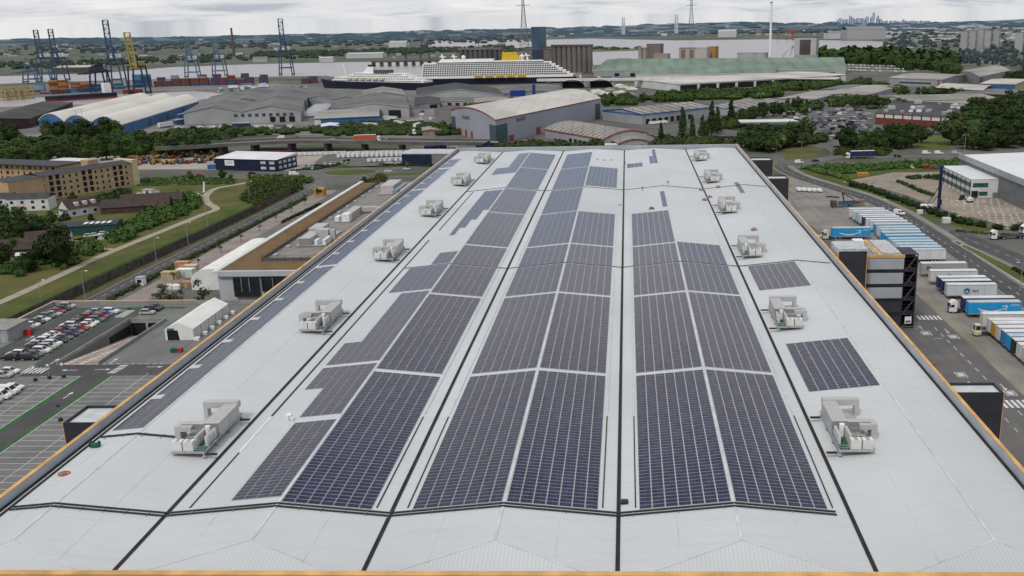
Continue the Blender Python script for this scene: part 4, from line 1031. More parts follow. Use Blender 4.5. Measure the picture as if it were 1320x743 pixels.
# ------------------------------------------------------------------ roundabout and estate roads
ribbon('road', smooth([(-420, 512), (-330, 530), (-259, 543), (-220, 557), (-184, 566)]), 8, M_asph2, 0.033)
ribbon('road', smooth([(-165, 505), (-168, 530), (-172, 548)]), 9, M_asph2, 0.037)
ribbon('road', smooth([(-142, 575), (-120, 590), (-112, 640), (-118, 760)]), 9, M_asph2, 0.031)
ribbon('road', smooth([(-150, 550), (-120, 545), (-88, 545), (120, 562)]), 9, M_asph2, 0.029)
ribbon('road', smooth([(-176, 575), (-190, 600), (-196, 640)]), 9, M_asph2, 0.030)
b = MB(); n = 40
ring = [(-161 + 27 * math.cos(2 * PI * k / n), 561 + 22 * math.sin(2 * PI * k / n), 0.041) for k in range(n)]
o = MB().add(ring, [tuple(range(n))]).build('roundabout_road', M_asph2); o['kind'] = 'structure'
ring = [(-161 + 15.5 * math.cos(2 * PI * k / n), 561 + 11 * math.sin(2 * PI * k / n)) for k in range(n)]
o = MB().prism(ring, 0.041, .2).build('roundabout_kerb', M_kerb); o['kind'] = 'structure'
ring = [(-161 + 15.1 * math.cos(2 * PI * k / n), 561 + 10.6 * math.sin(2 * PI * k / n)) for k in range(n)]
o = MB().prism(ring, .19, .35).build('roundabout_grass', M_grassd); o['kind'] = 'structure'
sheet('plant_yard', [(-420, 585), (-276, 585), (-200, 572), (-140, 640), (-190, 660), (-420, 650)], mat('pale_yard', (.26, .235, .20), .95, col2=(.36, .33, .285), scale=.05, detail=8), 0.02)
sheet('van_yard', [(-192, 578), (-178, 578), (-135, 600), (-100, 600), (-100, 660), (-200, 660)], M_asph2, 0.024)
sheet('verge_grass', [(-150, 552), (-132, 556), (-100, 556), (-96, 549), (-130, 549), (-146, 546)], M_grassd, .045)
sheet('verge_grass', [(-182, 586), (-178, 576), (-140, 588), (-138, 580), (-168, 586), (-176, 600), (-190, 600)], M_grassd, .045)
hedge([(-186, 574), (-178, 590), (-176, 612)], 1.6, 1.4, 'low dark hedge between the roundabout and the van yard', M_leafd); hedge([(-148, 589), (-120, 583), (-100, 580)], 1.8, 1.5, 'low dark hedge before the smaller navy building', M_leafd); hedge([(-200, 571), (-190, 576), (-182, 583)], 1.2, 1.1, 'thin hedge before the cars at the navy showroom', M_leafd)
# dark blue buildings
M_navyw = mat('navy_cladding', (0.012, 0.018, 0.055), 0.5, 0.15, 0.3, stripes=(0, 1.0, .3, .08))
M_whroof = mat('white_roof_sheet', (0.62, 0.63, 0.63), 0.55, 0.06, 0.1)
nb = thing('navy_showroom', 'dark navy machinery showroom with white sloping roof and signboard', 'showroom', (-225.5, 583, 0), rz=-.26)
b = MB(); b.box(-21.5, 21.5, -9, 12, 0, 7.0, 0); b.build('wall', M_navyw, nb)
b = MB(); b.add([(-22, -9.6, 7.05), (22, -9.6, 7.05), (22, 12.5, 8.7), (-22, 12.5, 8.7)], [(0, 1, 2, 3)]); b.add([(-22, 12.5, 8.7), (22, 12.5, 8.7), (22, 12.5, 7.0), (-22, 12.5, 7.0)], [(0, 1, 2, 3)])
b.add([(21.7, -9.6, 7.04), (21.7, 12.5, 7.04), (21.7, 12.5, 8.65)], [(0, 1, 2)]); b.build('roof', M_whroof, nb)
sgn = MB().box(-14.5, -8, -9.35, -9.004, 2.9, 6.1).build('signboard', M_white, nb)
put_text('HAT', 2.0, mat('sign_red', (.40, .03, .04), .5), nb, (-11.3, -9.37, 4.7), (PI / 2, 0, 0))
for x, z in ((10.5, 4.4), (16.5, 4.4), (10.5, 1.2), (16.5, 1.2)): MB().box(x, x + 3.6, -9.2, -9.004, z, z + 1.6).build('window', mat('blind_window', (.5, .52, .54), .4), nb)
for k in range(4):
    for z in (1.4, 4.4): MB().box(21.504, 21.7, -7 + k * 4.8, -4 + k * 4.8, z, z + 1.6).build('window', mat('blind_window', (.5, .52, .54), .4), nb)
nb = thing('navy_warehouse', 'navy building with pale roof beyond the sedum strip by the warehouse corner', 'warehouse', (-118, 600, 0), rz=-.1)
MB().box(-17, 19, -14, 6, 0, 7).build('wall', M_navyw, nb); MB().box(-17.5, 19.5, -14.5, 6.5, 7.004, 7.5).build('roof', mat('pale_roof', (.45, .47, .48), .6), nb); MB().box(2, 18, -14.3, -14.004, .2, 6.8).build('grey_bay', mat('bay_grey', (.2, .19, .19), .6), nb); MB().box(-17.3, -17.004, 0, 2.4, 3, 5).build('window', M_white, nb)
# parked vans, cars and farm machines
def lot(proto, pts, lab, grp, cols, face=0.0, jit=.08):
    for x, y in pts:
        c_ = RND.choice(cols)
        proto.put((x + RND.uniform(-.3, .3), y + RND.uniform(-.3, .3), .03), face + RND.uniform(-jit, jit), lab.replace('#', CN.get(c_, 'white')), grp, c_)
lot(FARVAN, [(-186 + k * 3.1 + r * 1.5, 628 + r * 7 + k * .3) for r in range(3) for k in range(14)] + [(-160 + k * 3.2, 606 + k * .6) for k in range(12)], 'white delivery van in the packed van yard below the flyover', 'white vans in the yard below the flyover', [WHITE], 1.2)
lot(FARVAN, [(-222 + k * 3.4, 640 + k * .4) for k in range(11)], 'white van in the single row behind the navy showroom', 'white vans in a row behind the showroom', [WHITE], .9)
lot(FARCAR, [(-194 + k * 3.0, 577 + k * .5) for k in range(4)] + [(-196 + k * 3.0, 588 + k * .7) for k in range(4)] + [(-186 + k * 3.1, 596 + k * .9) for k in range(5)], '# car parked beside the roundabout, right of the navy showroom'.replace(', right of the navy showroom', ' and the navy showroom'), 'cars parked beside the showroom', [SILVER, GREY, WHITE, BLACK], 1.3)
lot(FARCAR, [(-150 + k * 3.4, 592 + (k % 2) * 6) for k in range(9)], '# car parked before the smaller navy building', 'cars by the smaller navy building', [SILVER, WHITE, GREY, BLACK], .4)
for i, (px, py, c_, lb) in enumerate(((430, 261, WHITE, 'white van on the road just west of the roundabout'), (500, 222, WHITE, 'white car driving on the road behind the roundabout'), (524, 219, WHITE, 'white car on the road by the smaller navy building'), (258, 227, RED, 'red car on the road before the flats'), (325, 225, BLACK, 'black car on the road before the navy showroom'), (379, 226, WHITE, 'white van on the road before the navy showroom'))):
    if i == 0: continue
    g = G(px, py); (FARVAN if 'van' in lb else FARCAR).put((g.x, g.y, .045), .25, lb, None, c_)
def machine():
    b = MB(); b.box(-1.6, .2, -.7, .7, .9, 1.7, 0); b.box(.2, 1.5, -.7, .7, .8, 2.6, 0); b.box(.3, 1.4, -.73, .73, 1.7, 2.4, 1)
    for x, r in ((-1.2, .5), (1.0, .8)):
        for sg in (-1, 1): b.tube((x, sg * .75, r), (x, sg * 1.1, r), r, n=10, mi=2)
    b.beam((-1.5, 0, 1.3), (-2.8, 0, 2.0), .2, .2, 0); b.box(-3.1, -2.6, -.9, .9, 1.4, 2.0, 0)
    return b.build('farm_machine', [M_paint, M_glass, M_tyre])
FM = Proto(tag(machine(), '', 'tractor'))
CN[(.38, .20, .03)] = 'yellow'; CN[(.36, .06, .03)] = 'orange red'; CN[(.10, .02, .03)] = 'dark red'
for k in range(46):
    px = 165 + (k % 23) * 5.2 + RND.uniform(-1.5, 1.5); py = 213 - (k // 23) * 6 - (px - 165) * .035 + RND.uniform(-2, 2)
    g = G(px, py); c_ = RND.choice([(.38, .20, .03), (.36, .06, .03), (.38, .2, .03), GREY])
    FM.put((g.x, g.y, .03), RND.uniform(0, 6), f'{CN[c_]} farm machine in the open plant yard west of the showroom', 'farm machines in the open plant yard', c_)
for k in range(26):
    px = 336 + (k % 13) * 3.4; py = 199 - (k // 13) * 4; g = G(px, py)
    FM.put((g.x, g.y, .03), .3, 'dark red farm machine in the dense rows behind the showroom', 'dark red machines behind the showroom', (.16, .02, .03))
t = tag(MB().box(-3, 3, -1.3, 1.3, 0, 2.6).box(-2.5, 2.5, -1.35, -1.31, .3, 2.2, 0).build('blue_container', mat('container_blue', (.03, .13, .34), .6, stripes=(0, .6, .3, .3)), loc=(*G(275, 218).xy, 0.02)), 'bright blue container among the farm machines', 'container')
# ------------------------------------------------------------------ flyover
FLY = smooth([(-312, 640), (-290, 646), (-262, 660), (-223, 669), (-178, 660), (-133, 650), (-92, 643)], 5)
fl = thing('flyover', 'grey concrete road flyover on piers above the van yard', 'bridge', (FLY[0][0], FLY[0][1], 0))
M_flyc = mat('flyover_concrete', (0.115, 0.108, 0.10), 0.9, 0.15, 0.1)
def rel(pts): return [(p[0] - FLY[0][0], p[1] - FLY[0][1]) for p in pts]
fr_ = rel(FLY); Lf, Rt = offset_line(fr_, 9), offset_line(fr_, -9)
b = MB(); n = len(fr_)
for i in range(n - 1):
    b.add([(*Rt[i], 6.9), (*Rt[i + 1], 6.9), (*Lf[i + 1], 6.9), (*Lf[i], 6.9)], [(0, 1, 2, 3)])
b.build('carriageway', M_asph2, fl)
b = MB()
for i in range(n - 1):
    for (A_, sg) in ((Rt, -1), (Lf, 1)):
        b.beam((*A_[i], 6.85), (*A_[i + 1], 6.85), .5, 2.0)
b.build('edge_beam', M_flyc, fl)
b = MB()
for i in range(n - 1): b.add([(*Rt[i], 5.9), (*Lf[i], 5.9), (*Lf[i + 1], 5.9), (*Rt[i + 1], 5.9)], [(0, 1, 2, 3)])
b.build('deck_soffit', M_flyc, fl)
for i in range(2, n - 1, 3):
    x, y = fr_[i]
    if x + FLY[0][0] > -80: continue
    MB().box(x - 1.0, x + 1.0, y - 6, y + 6, 0, 5.88).build('pier', M_flyc, fl)
b = MB()
for A_ in (Rt, Lf):
    for i in range(n - 1): b.beam((*A_[i], 8.4), (*A_[i + 1], 8.4), .08, .12)
    for i in range(n - 1):
        for k in range(4): u = k / 4; x, y = A_[i][0] + (A_[i + 1][0] - A_[i][0]) * u, A_[i][1] + (A_[i + 1][1] - A_[i][1]) * u; b.box(x - .05, x + .05, y - .05, y + .05, 7.8, 8.4)
b.build('guard_rail', M_galv, fl)
# traffic on the flyover
TU = Proto(make_tractor_unit()); TR = Proto(make_trailer())
def lorry_on(x, y, z, rz, colT, colC, lt, lc, head=-1):
    c_, s_ = math.cos(rz), math.sin(rz)
    TU.put((x, y, z), rz, lc, None, colC)
    return TR.put((x + 2.9 * c_, y + 2.9 * s_, z), rz, lt, None, colT)
ORG = (.50, .09, .03)
g = G(491, 182, 6.9); lorry_on(g.x, g.y, 6.92, PI + .18, ORG, WHITE, 'orange red box trailer crossing the flyover', 'white lorry cab pulling the orange trailer on the flyover')
for i, (px, py, c_, v) in enumerate(((428, 181, SILVER, 0), (461, 180, BLACK, 0), (484, 182, WHITE, 1), (500, 180, SILVER, 0), (362, 179, WHITE, 1), (382, 178, (.03, .16, .05), 0))):
    g = G(px, py, 6.9); (FARVAN if v else FARCAR).put((g.x, g.y, 6.91), PI + .12, ('silver car alone on the flyover west of the lorry', 'black car on the flyover behind the orange trailer', 'white van overtaking below the orange trailer', 'silver car ahead of the orange lorry', 'white van at the middle of the flyover bend', 'dark green vehicle on the flyover beside the white van')[i], None, c_)
g = G(537, 184, 1); TU.put((g.x, g.y, 6.92), PI + .1, 'white lorry cab leaving the flyover at its eastern end', None, WHITE)
# ================================================================== WEST: FLATS, HOUSES
M_buff = mat('buff_brick', (0.45, 0.33, 0.20), 0.85, 0.1, 0.4, stripes=(2, 3.2, .25, .04))
M_yell = mat('yellow_render', (0.55, 0.47, 0.29), 0.85, 0.08, 0.3)
M_peachb = mat('peach_brick', (0.46, 0.31, 0.18), 0.85, 0.08, 0.3)
M_slate = mat('slate_roof', (0.045, 0.047, 0.052), 0.7, 0.15, 0.3)
M_darkbrick = mat('dark_brick', (0.07, 0.045, 0.04), 0.85, 0.15, 0.6)
M_rtile = mat('brown_tile', (0.055, 0.038, 0.033), 0.8, 0.2, 0.7, stripes=(2, .35, .3, .2))
M_wwall = mat('white_render', (0.60, 0.59, 0.56), 0.7, 0.08, 0.3)
fb = thing('apartment_block', 'long buff brick block of flats with low dark roof beside the park', 'block of flats', (-283, 500, 0), rz=math.atan2(46, 24))
# local x runs along the front (south-east face), y to the back
H = 12.6
b = MB(); b.box(-26, 26, 0, 15, 0, H); b.build('wall', M_buff, fb)
b = MB(); b.box(26.004, 29.5, -.4, 15.4, 0, H + 1.6); b.build('end_wall', M_yell, fb)
b = MB(); b.box(-44, -26.004, -3, 14, 0, H); b.build('corner_wall', M_peachb, fb)
b = MB(); b.add([(-26, -.5, H + .05), (26, -.5, H + .05), (26, 7.5, H + 1.3), (-26, 7.5, H + 1.3), (26, 15.5, H + .05), (-26, 15.5, H + .05)], [(0, 1, 2, 3), (3, 2, 4, 5)]); b.add([(-44.3, -3.3, H + .06), (-26, -3.3, H + .06), (-26, 14.3, H + .06), (-44.3, 14.3, H + .06)], [(0, 1, 2, 3)]); b.build('roof', M_slate, fb)
for i in range(14):
    for j in range(4):
        x = -25 + i * 3.6; z = 1.2 + j * 3.0
        dk_ = (i % 5 == 1 or i % 5 == 2)
        MB().box(x, x + (2.0 if dk_ else 1.0), -.12, -.006, z, z + (2.2 if dk_ else 1.4)).build('balcony_recess' if dk_ else 'window', M_dark if dk_ else M_glass, fb)
for i in range(3):
    for j in range(4): MB().box(29.506, 29.6, 2 + i * 4.4, 3.2 + i * 4.4, 1.6 + j * 3.1, 3.1 + j * 3.1).build('window', M_glass, fb)
MB().box(6, 12, 8, 14, H + .3, H + 3.6).build('lift_tower', M_peachb, fb)
f2 = thing('apartment_block', 'pale yellow and brick flats behind the first block, reaching the picture edge'.replace(', reaching the picture edge', ' with white parapet roof'), 'block of flats', (-350, 527, 0), rz=-.28)
b = MB(); b.box(-8, 46, 0, 15, 0, H); b.build('wall', M_peachb, f2)
MB().box(-40, -8.004, -2, 15, 0, H).build('yellow_wall', M_yell, f2); MB().box(-40.5, 46.5, -2.4, 15.4, H + .004, H + .5).build('roof', M_slate, f2)
for i in range(20):
    for j in range(4):
        x = -38 + i * 4.1; y = -2 if x < -9 else 0
        MB().box(x, x + (1.9 if i % 4 == 3 else 1.0), y - .1, y - .006, 1.3 + j * 3.0, 3.0 + j * 3.0).build('window', M_glass, f2)
MB().box(20, 46, 16, 28, 9, H + .2).build('rear_wing', M_wwall, f2)
def house(name, label, px, py, rz, w, d, h, hr, mw, mr, ends=None, win=3, cat='house'):
    g = G(px, py); t = thing(name, label, cat, (g.x, g.y, 0), rz)
    MB().box(-w, w, 0, d, 0, h).build('wall', mw, t)
    b = MB(); b.add([(-w - .3, -.4, h - .1), (w + .3, -.4, h - .1), (w + .3, d / 2, h + hr), (-w - .3, d / 2, h + hr), (w + .3, d + .4, h - .1), (-w - .3, d + .4, h - .1)], [(0, 1, 2, 3), (3, 2, 4, 5)]); b.build('roof', mr, t)
    b = MB(); 
    for sg in (-1, 1): b.add([(sg * w, 0, h), (sg * w, d, h), (sg * w, d / 2, h + hr - .15)], [(0, 1, 2)])
    b.build('gable', ends or mw, t)
    fl_ = max(1, int(h / 2.7))
    for j in range(fl_):
        for i in range(win):
            x = -w + 2 * w * (i + .5) / win; MB().box(x - .7, x + .7, -.08, -.005, .9 + j * 2.7, 2.2 + j * 2.7).build('window', M_glass, t)
    return t
th = house('terrace_house', 'white three storey terrace with brown brick gable below the flats', 37, 272, .15, 9.5, 9, 6.0, 2.0, M_wwall, M_slate, M_darkbrick, 4)
house('terrace_house', 'white terrace with dark gable at the western picture side of the flats'.replace('at the western picture side of', 'further west below'), -6, 272, .15, 8, 9, 6.0, 2.0, M_wwall, M_slate, M_darkbrick, 5)
wc = house('chalet_house', 'white chalet bungalow with brown dormer roof by the park', 110, 277, 1.0, 7.5, 9, 3.6, 4.0, M_wwall, M_rtile, None, 3)
for x in (-3.5, .5, 4.5): MB().box(x, x + 1.8, .9, 3.4, 4.3, 6.2).build('dormer', M_wwall, wc)
MB().box(-8.3, -7.52, .5, 8.5, 3.0, 3.3).build('porch_canopy', M_rtile, wc)
barn = house('long_barn', 'long low brown tiled barn behind the round shrub', 175, 274, .3, 15, 10, 3.0, 3.2, M_darkbrick, M_rtile, None, 0, 'barn'); house('long_barn', 'second low brown barn further back beside the first', 196, 266, .3, 14, 9, 3.0, 2.8, M_darkbrick, M_rtile, None, 0, 'barn')
sh = house('green_workshop', 'dark green workshop with row of white rooflights', 115, 303, .25, 11, 12, 4.0, .8, mat('workshop_green', (.02, .07, .06), .6), mat('workshop_roof', (.03, .04, .042), .7), None, 0, 'workshop')
for k in range(5): MB().box(-2 + k * 2.3, -.6 + k * 2.3, .8, 5.0, 4.5, 4.7).build('rooflight', M_white, sh)
house('bungalow', 'brown roofed bungalow low by the picture corner trees'.replace('low by the picture corner trees', 'among dark trees beside allotments'), 12, 332, .2, 9, 10, 3.0, 3.2, M_darkbrick, M_rtile, None, 2)
house('bungalow', 'grey roofed bungalow behind the big cedar', 62, 318, .4, 8, 10, 3.0, 2.8, M_wwall, M_rtile, None, 2)
sheet('drive', [G(92, 310), G(135, 309), G(130, 300), G(120, 318)], M_pathm, .02)
for i, (px, py) in enumerate(((115, 306), (123, 305), (134, 303), (75, 281))): g = G(px, py); CARS['hatch'].put((g.x, g.y, .03), .4, ('first white car beside the green workshop', 'second white car beside the green workshop', 'white car half hidden by the round shrub', 'white car in front of the chalet bungalow')[i], None, WHITE)
for i, (px, py) in enumerate(((50, 305), (55, 312), (40, 322), (30, 335), (60, 326))):
    g = G(px, py); t = thing('garden_shed', ('small white garden shed behind the cedar', 'pale greenhouse near the garden shed', 'low white tent shed in the gardens', 'grey garden shed near the bungalow', 'tiny white shed beside the cedar trunk')[i], 'shed', (g.x, g.y, 0), .3)
    MB().box(-2, 2, -1.5, 1.5, 0, 2).build('wall', M_wwall, t); MB().add([(-2.2, -1.7, 2), (2.2, -1.7, 2), (2.2, 0, 2.9), (-2.2, 0, 2.9), (2.2, 1.7, 2), (-2.2, 1.7, 2)], [(0, 1, 2, 3), (3, 2, 4, 5)]).build('roof', M_whroof, t)
# sculpture and benches in the park
t = thing('park_kiosk', 'small pale kiosk on the paved circle in the park', 'kiosk', (*G(192, 251).xy, 0)); MB().box(-2.5, 2.5, -1.5, 1.5, 0, 2.6).build('wall', M_wwall, t); MB().box(-2.8, 2.8, -1.8, 1.8, 2.603, 2.8).build('roof', M_wallg, t); MB().box(-.6, .6, -1.56, -1.504, 0, 2.1).build('door', M_glass, t)
sheet('paved_circle', [G(180, 250), G(192, 255), G(208, 252), G(205, 245), (G(188, 243))], M_conc, .024)
t = tag(MB().add([(-.5, -.3, 0), (.5, -.3, 0), (.9, -.3, 5.2), (.3, -.3, 5.6), (-.5, .3, 0), (.5, .3, 0), (.9, .3, 5.2), (.3, .3, 5.6)], [(0, 1, 2, 3), (7, 6, 5, 4), (0, 4, 5, 1), (1, 5, 6, 2), (2, 6, 7, 3), (3, 7, 4, 0)]).build('park_sculpture', M_white, loc=(*G(263, 248).xy, 0)), 'slanted white sail sculpture on the park grass', 'sculpture')
for i, (px, py) in enumerate(((242, 254), (256, 254))): tag(MB().tube((0, 0, 0), (0, 0, 1.6), .25, n=8).bbox(-.35, .35, -.35, .35, 1.5, 1.9, .1).build('white_post', M_white, loc=(*G(px, py).xy, 0)), ('white marker post beside the park path fork', 'white marker post nearer the sculpture')[i], 'post')
# vegetation
def P(*pp): return [tuple(G(a, b).xy) for a, b in pp]
patch(P((132, 309), (140, 315), (160, 312), (200, 292), (240, 278), (262, 262), (245, 252), (222, 256), (195, 270), (170, 290)), 3.6, 'rounded green shrub belt between the barn and the curving path', M_leaf, size=.7)
patch(P((70, 345), (80, 350), (132, 324), (130, 312), (100, 315)), 3.5, 'shrub belt beside the lower path end', M_leaf)
patch(P((0, 352), (30, 358), (80, 332), (70, 320), (40, 335), (0, 342)), 4.0, 'dark shrubs in the allotment corner', M_leafd)
patch(P((310, 260), (330, 266), (390, 245), (380, 236), (330, 240)), 4.0, 'large dark shrub mass beside the fence and junction', M_leaf)
patch(P((320, 240), (345, 242), (400, 236), (403, 230), (330, 228)), 2.4, 'light green scrub along the road by the navy showroom', M_leafl)
patch(P((175, 232), (180, 240), (300, 238), (305, 232), (240, 228)), 1.2, 'low hedge mass between the flats and road', M_leaf)
patch(P((75, 290), (100, 278), (170, 262), (165, 245), (110, 262), (85, 275)), 3.0, 'garden shrubs in front of the flats', M_leafd)
patch(P((460, 245), (470, 250), (500, 232), (490, 228)), 4.0, 'green scrub beside the sedum roof end', M_leafl)
for k, (px, py, h, w_) in enumerate(((80, 345, 17, 1.2), (66, 338, 12, 1.1), (30, 310, 12, 1.3), (12, 305, 13, 1.3), (48, 305, 11, 1.2), (5, 295, 12, 1.2), (60, 300, 8, 1.2), (18, 330, 7, 1.2), (68, 290, 7, 1.2), (40, 258, 9, 1.1), (118, 288, 5, 1), (95, 262, 6, 1.2), (4, 345, 10, 1.2), (35, 352, 9, 1.2), (92, 335, 7, 1.2), (25, 290, 10, 1.3), (0, 320, 9, 1.2), (75, 320, 9, 1.2), (52, 340, 8, 1.2))):
    g = G(px, py); tree(g.x, g.y, h, 'big spreading dark cedar beside the gardens' if k == 0 else 'dense dark garden tree among the houses below the flats', 'round', 'leaf_dark', None if k == 0 else 'dark garden trees below the flats', w_)
for k, (px, py, h) in enumerate(((245, 233, 6), (287, 232, 7), (298, 236, 5), (355, 238, 6), (322, 232, 3.5), (390, 238, 6), (470, 243, 7), (135, 262, 6), (155, 254, 5), (525, 217, 5))):
    g = G(px, py); tree(g.x, g.y, h, ('round tree beside the red car on the road', 'tree in front of the farm machine yard', 'light shrub tree near the navy showroom corner', 'tree in the scrub near the fence end', 'small shrub tree by the path top', 'tree at the junction by the roundabout', 'bushy tree beside the yard entrance', 'tree in front of the flats balconies', 'small tree by the flats yellow end wall', 'bush beside the smaller navy building')[k], 'round', 'leaf_mid' if k % 3 else 'leaf_dark')
# belt of dark trees between the flats and the port road
k = 0
for row, (dy, n) in enumerate(((0, 26), (-5, 24), (-10, 18))):
    for i in range(n):
        px = -10 + i * (290 / n) + RND.uniform(-5, 5); py = 212 - (px * .045) + dy + RND.uniform(-2, 2) + (8 if px < 60 else 0)
        g = G(px, py); tree(g.x, g.y, RND.uniform(9, 15), 'dark tree in the dense belt behind the flats', 'round', 'leaf_dark' if RND.random() < .6 else 'leaf_mid', 'trees in the belt behind the flats', 1.25)
# ================================================================== EAST: LORRY YARD, ROAD, SITE
sheet('lorry_yard', [(57.2, 60), (116.5, 60), (116.5, 440), (104, 505), (92, 528), (57.2, 530)], M_conc, 0.02)
sheet('yard_lane', [(57.3, 60), (91, 60), (91, 300), (74, 420), (57.3, 420)], M_asph2, 0.026)
mk = Marks(0.036)
mk.dash([(86.3, 100), (86.3, 262)], .18, 2.6, 2.8); mk.dash([(82.0, 100), (82, 215)], .14, 2.2, 3.0)
for k in range(6): mk.rect(84.3 + k * 1.15, 84.3 + k * 1.15 + .62, 266.4, 270.2)
for k in range(9): mk.rect(80.6 + k * 1.25, 80.6 + k * 1.25 + .7, 201.5, 206)
for k in range(6): mk.rect(72 + k * 1.4, 72.8 + k * 1.4, 376, 380)
mk.arrow(82.4, 258.5, PI / 2); mk.arrow(88.6, 256, -PI / 2); mk.arrow(81.5, 216, PI / 2, 3.4); mk.arrow(88.4, 214, -PI / 2)
def box_mark(x, y, w_, h_):
    for q in ((x, x + w_, y, y + .18), (x, x + w_, y + h_ - .18, y + h_), (x, x + .18, y + .18, y + h_ - .18), (x + w_ - .18, x + w_, y + .18, y + h_ - .18)): mk.rect(*q)
    for k in range(3): mk.rect(x + .5 + k * (w_ - 1) / 3, x + .9 + k * (w_ - 1) / 3, y + .6, y + h_ - .6)
box_mark(81.2, 252.5, 2.6, 3.2); box_mark(87.6, 249.5, 2.6, 3.2); box_mark(80.2, 220.5, 2.4, 3.4); box_mark(87.4, 208.6, 2.4, 3.2)
mk.line((83.2, 249.6), (85.4, 249.6), .15); mk.build('yard_markings')
mk = Marks(0.037); mk.line((92.2, 100), (92.2, 292), .14); mk.line((93.0, 100), (93.0, 292), .14); mk.build('yard_lines', M_yellowpaint)
# public road
RD = smooth([(121.5, 60), (121.5, 200), (121.8, 300), (121.6, 350), (121, 390), (119.5, 425), (114, 462), (104.5, 492), (95.5, 520), (91, 545), (90, 566)])
ribbon('road', RD, 9.6, M_asph, 0.040)
ribbon('footway', offset_line(RD, -6.1), 2.4, M_conc, 0.09)
kerb('kerb', offset_line(RD, -4.9)); kerb('kerb', offset_line(RD, 4.9))
RD2 = smooth([(129, 385), (132.5, 366), (137.5, 340), (141.5, 300), (143, 200), (143, 60)])
ribbon('road', RD2, 10.5, M_asph, 0.044)
kerb('kerb', offset_line(RD2, 5.3)[3:] if False else offset_line(RD2[6:], -5.4))
mk = Marks(0.052); mk.dash(RD, .16, 3, 4); mk.dash(offset_line(RD, 4.3), .12, 1e6, 0); mk.dash(offset_line(RD, -4.3), .12, 1e6, 0); mk.dash(RD2, .16, 3, 4); mk.build()
isl = [(124.6, 366), (127.5, 366), (130.5, 345), (133.5, 320), (136, 280), (137, 200), (137, 60), (127, 60), (127, 300), (126, 345)]
o = MB().prism(isl, 0.03, .15).build('island_kerb', M_kerb); o['kind'] = 'structure'
isl2 = [(125.2, 364.5), (127.0, 364.5), (129.8, 345), (132.8, 320), (135.3, 280), (136.2, 200), (136.2, 60), (128.2, 60), (128.2, 300), (126.6, 345)]
sheet('island_grass', isl2, M_grass, .16)
hedge([(131.5, 322), (132.6, 305), (133, 285), (133.3, 250), (133.3, 200)], 1.8, 1.1, 'low dark hedge along the grass island between the roads', M_leafd, z=.16)
sheet('grass_bank', [(101, 560), (127, 560), (160, 575), (200, 575), (200, 540), (146, 536), (120, 505), (128, 440), (133, 410), (152, 384), (170, 374), (240, 330), (240, 318), (148, 366), (127, 412), (121, 442), (110, 480), (98, 520), (94, 540)], M_grassd, 0.017)
sheet('site_dirt', [(119, 512), (148, 536), (240, 536), (240, 380), (165, 396), (156, 391), (141, 428), (136, 464)], M_dirt, 0.024)
sheet('site_track', [(121, 506), (150, 534), (156, 520), (140, 480), (134, 470)], mat('site_track', (.25, .22, .18), .95, .15, .2), 0.03)
sheet('entrance_road', [(130, 380), (150, 384), (230, 350), (230, 338), (148, 366), (134, 362)], M_asph2, 0.028)
hedge(smooth([(114, 496), (122, 478), (125, 459), (130, 439), (134.5, 416), (139.5, 398), (152, 385), (158, 384)], 3), 4.4, 3.4, 'tall dark boundary hedge between the road and the dirt site', M_leafd)
hedge(smooth([(101, 556), (106, 542), (112, 525), (118, 508)], 3), 5, 3.2, 'bright green scrub hedge curving from the roundabout to the site', M_leafl)
patch([(104, 557), (128, 560), (160, 568), (200, 575), (200, 556), (150, 548), (124, 532), (112, 530)], 3.0, 'wide band of green scrub below the far road', M_leaf, size=.7)
patch([(127, 606), (133, 620), (160, 632), (172, 622), (160, 604), (140, 598)], 4.0, 'clipped green thicket inside the road bend', M_leaf, size=.7)
hedge(smooth([(141, 505), (143, 490), (144, 474), (147, 462)], 3), 2.4, 1.8, 'thin hedge row across the dirt site', M_leafd)
patch([(148, 516), (158, 522), (170, 520), (168, 512), (155, 510)], 2.2, 'dark shrubs beside the site car park', M_leafd)
hedge([(133, 383), (141, 378), (160, 372), (200, 352)], 1.6, .9, 'low rough verge at the entrance road', M_grassd and M_leaf)
for i, (px, py) in enumerate(((1092, 260), (1144, 285), (1191, 300), (1222, 285), (1218, 282))):
    if i > 3: continue
    g = G(px, py); LAMP.put((g.x, g.y, 0), (2.6, PI, PI, PI)[i], ('street lamp beside the road near the loading crane', 'street lamp beside the hedge above the white van', 'street lamp beside the road by the relay cabinet', 'slim street lamp in front of the piling machine')[i])
for i, (px, py) in enumerate(((1243, 350), (1315, 375), (1000, 212), (1033, 202), (1155, 215), (1180, 240))):
    g = G(px, py); LAMP.put((g.x, g.y, 0), PI, ('street lamp on the footway beside the trailer row end', 'street lamp at the grass island hedge', 'tall lamp by the roundabout beside the stair pod', 'lamp on the roundabout bend', 'lamp beside the far road before the dirt site', 'lamp by the scrub below the far road')[i])
for i, (x, y, s_) in enumerate(((133.6, 400, 1.2), (128.5, 420, .9))):
    tag(MB().bbox(-1.3 * s_, 1.3 * s_, -1 * s_, 1 * s_, 0, 1.9 * s_, .1).box(-1.25 * s_, 1.25 * s_, -1.02 * s_, -1.005 * s_, .3, 1.5 * s_).build('utility_cabinet', M_wwall, loc=(x, y, 0)), ('large pale utility cabinet in the hedge by the road', 'small pale utility cabinet on the verge')[i], 'cabinet')
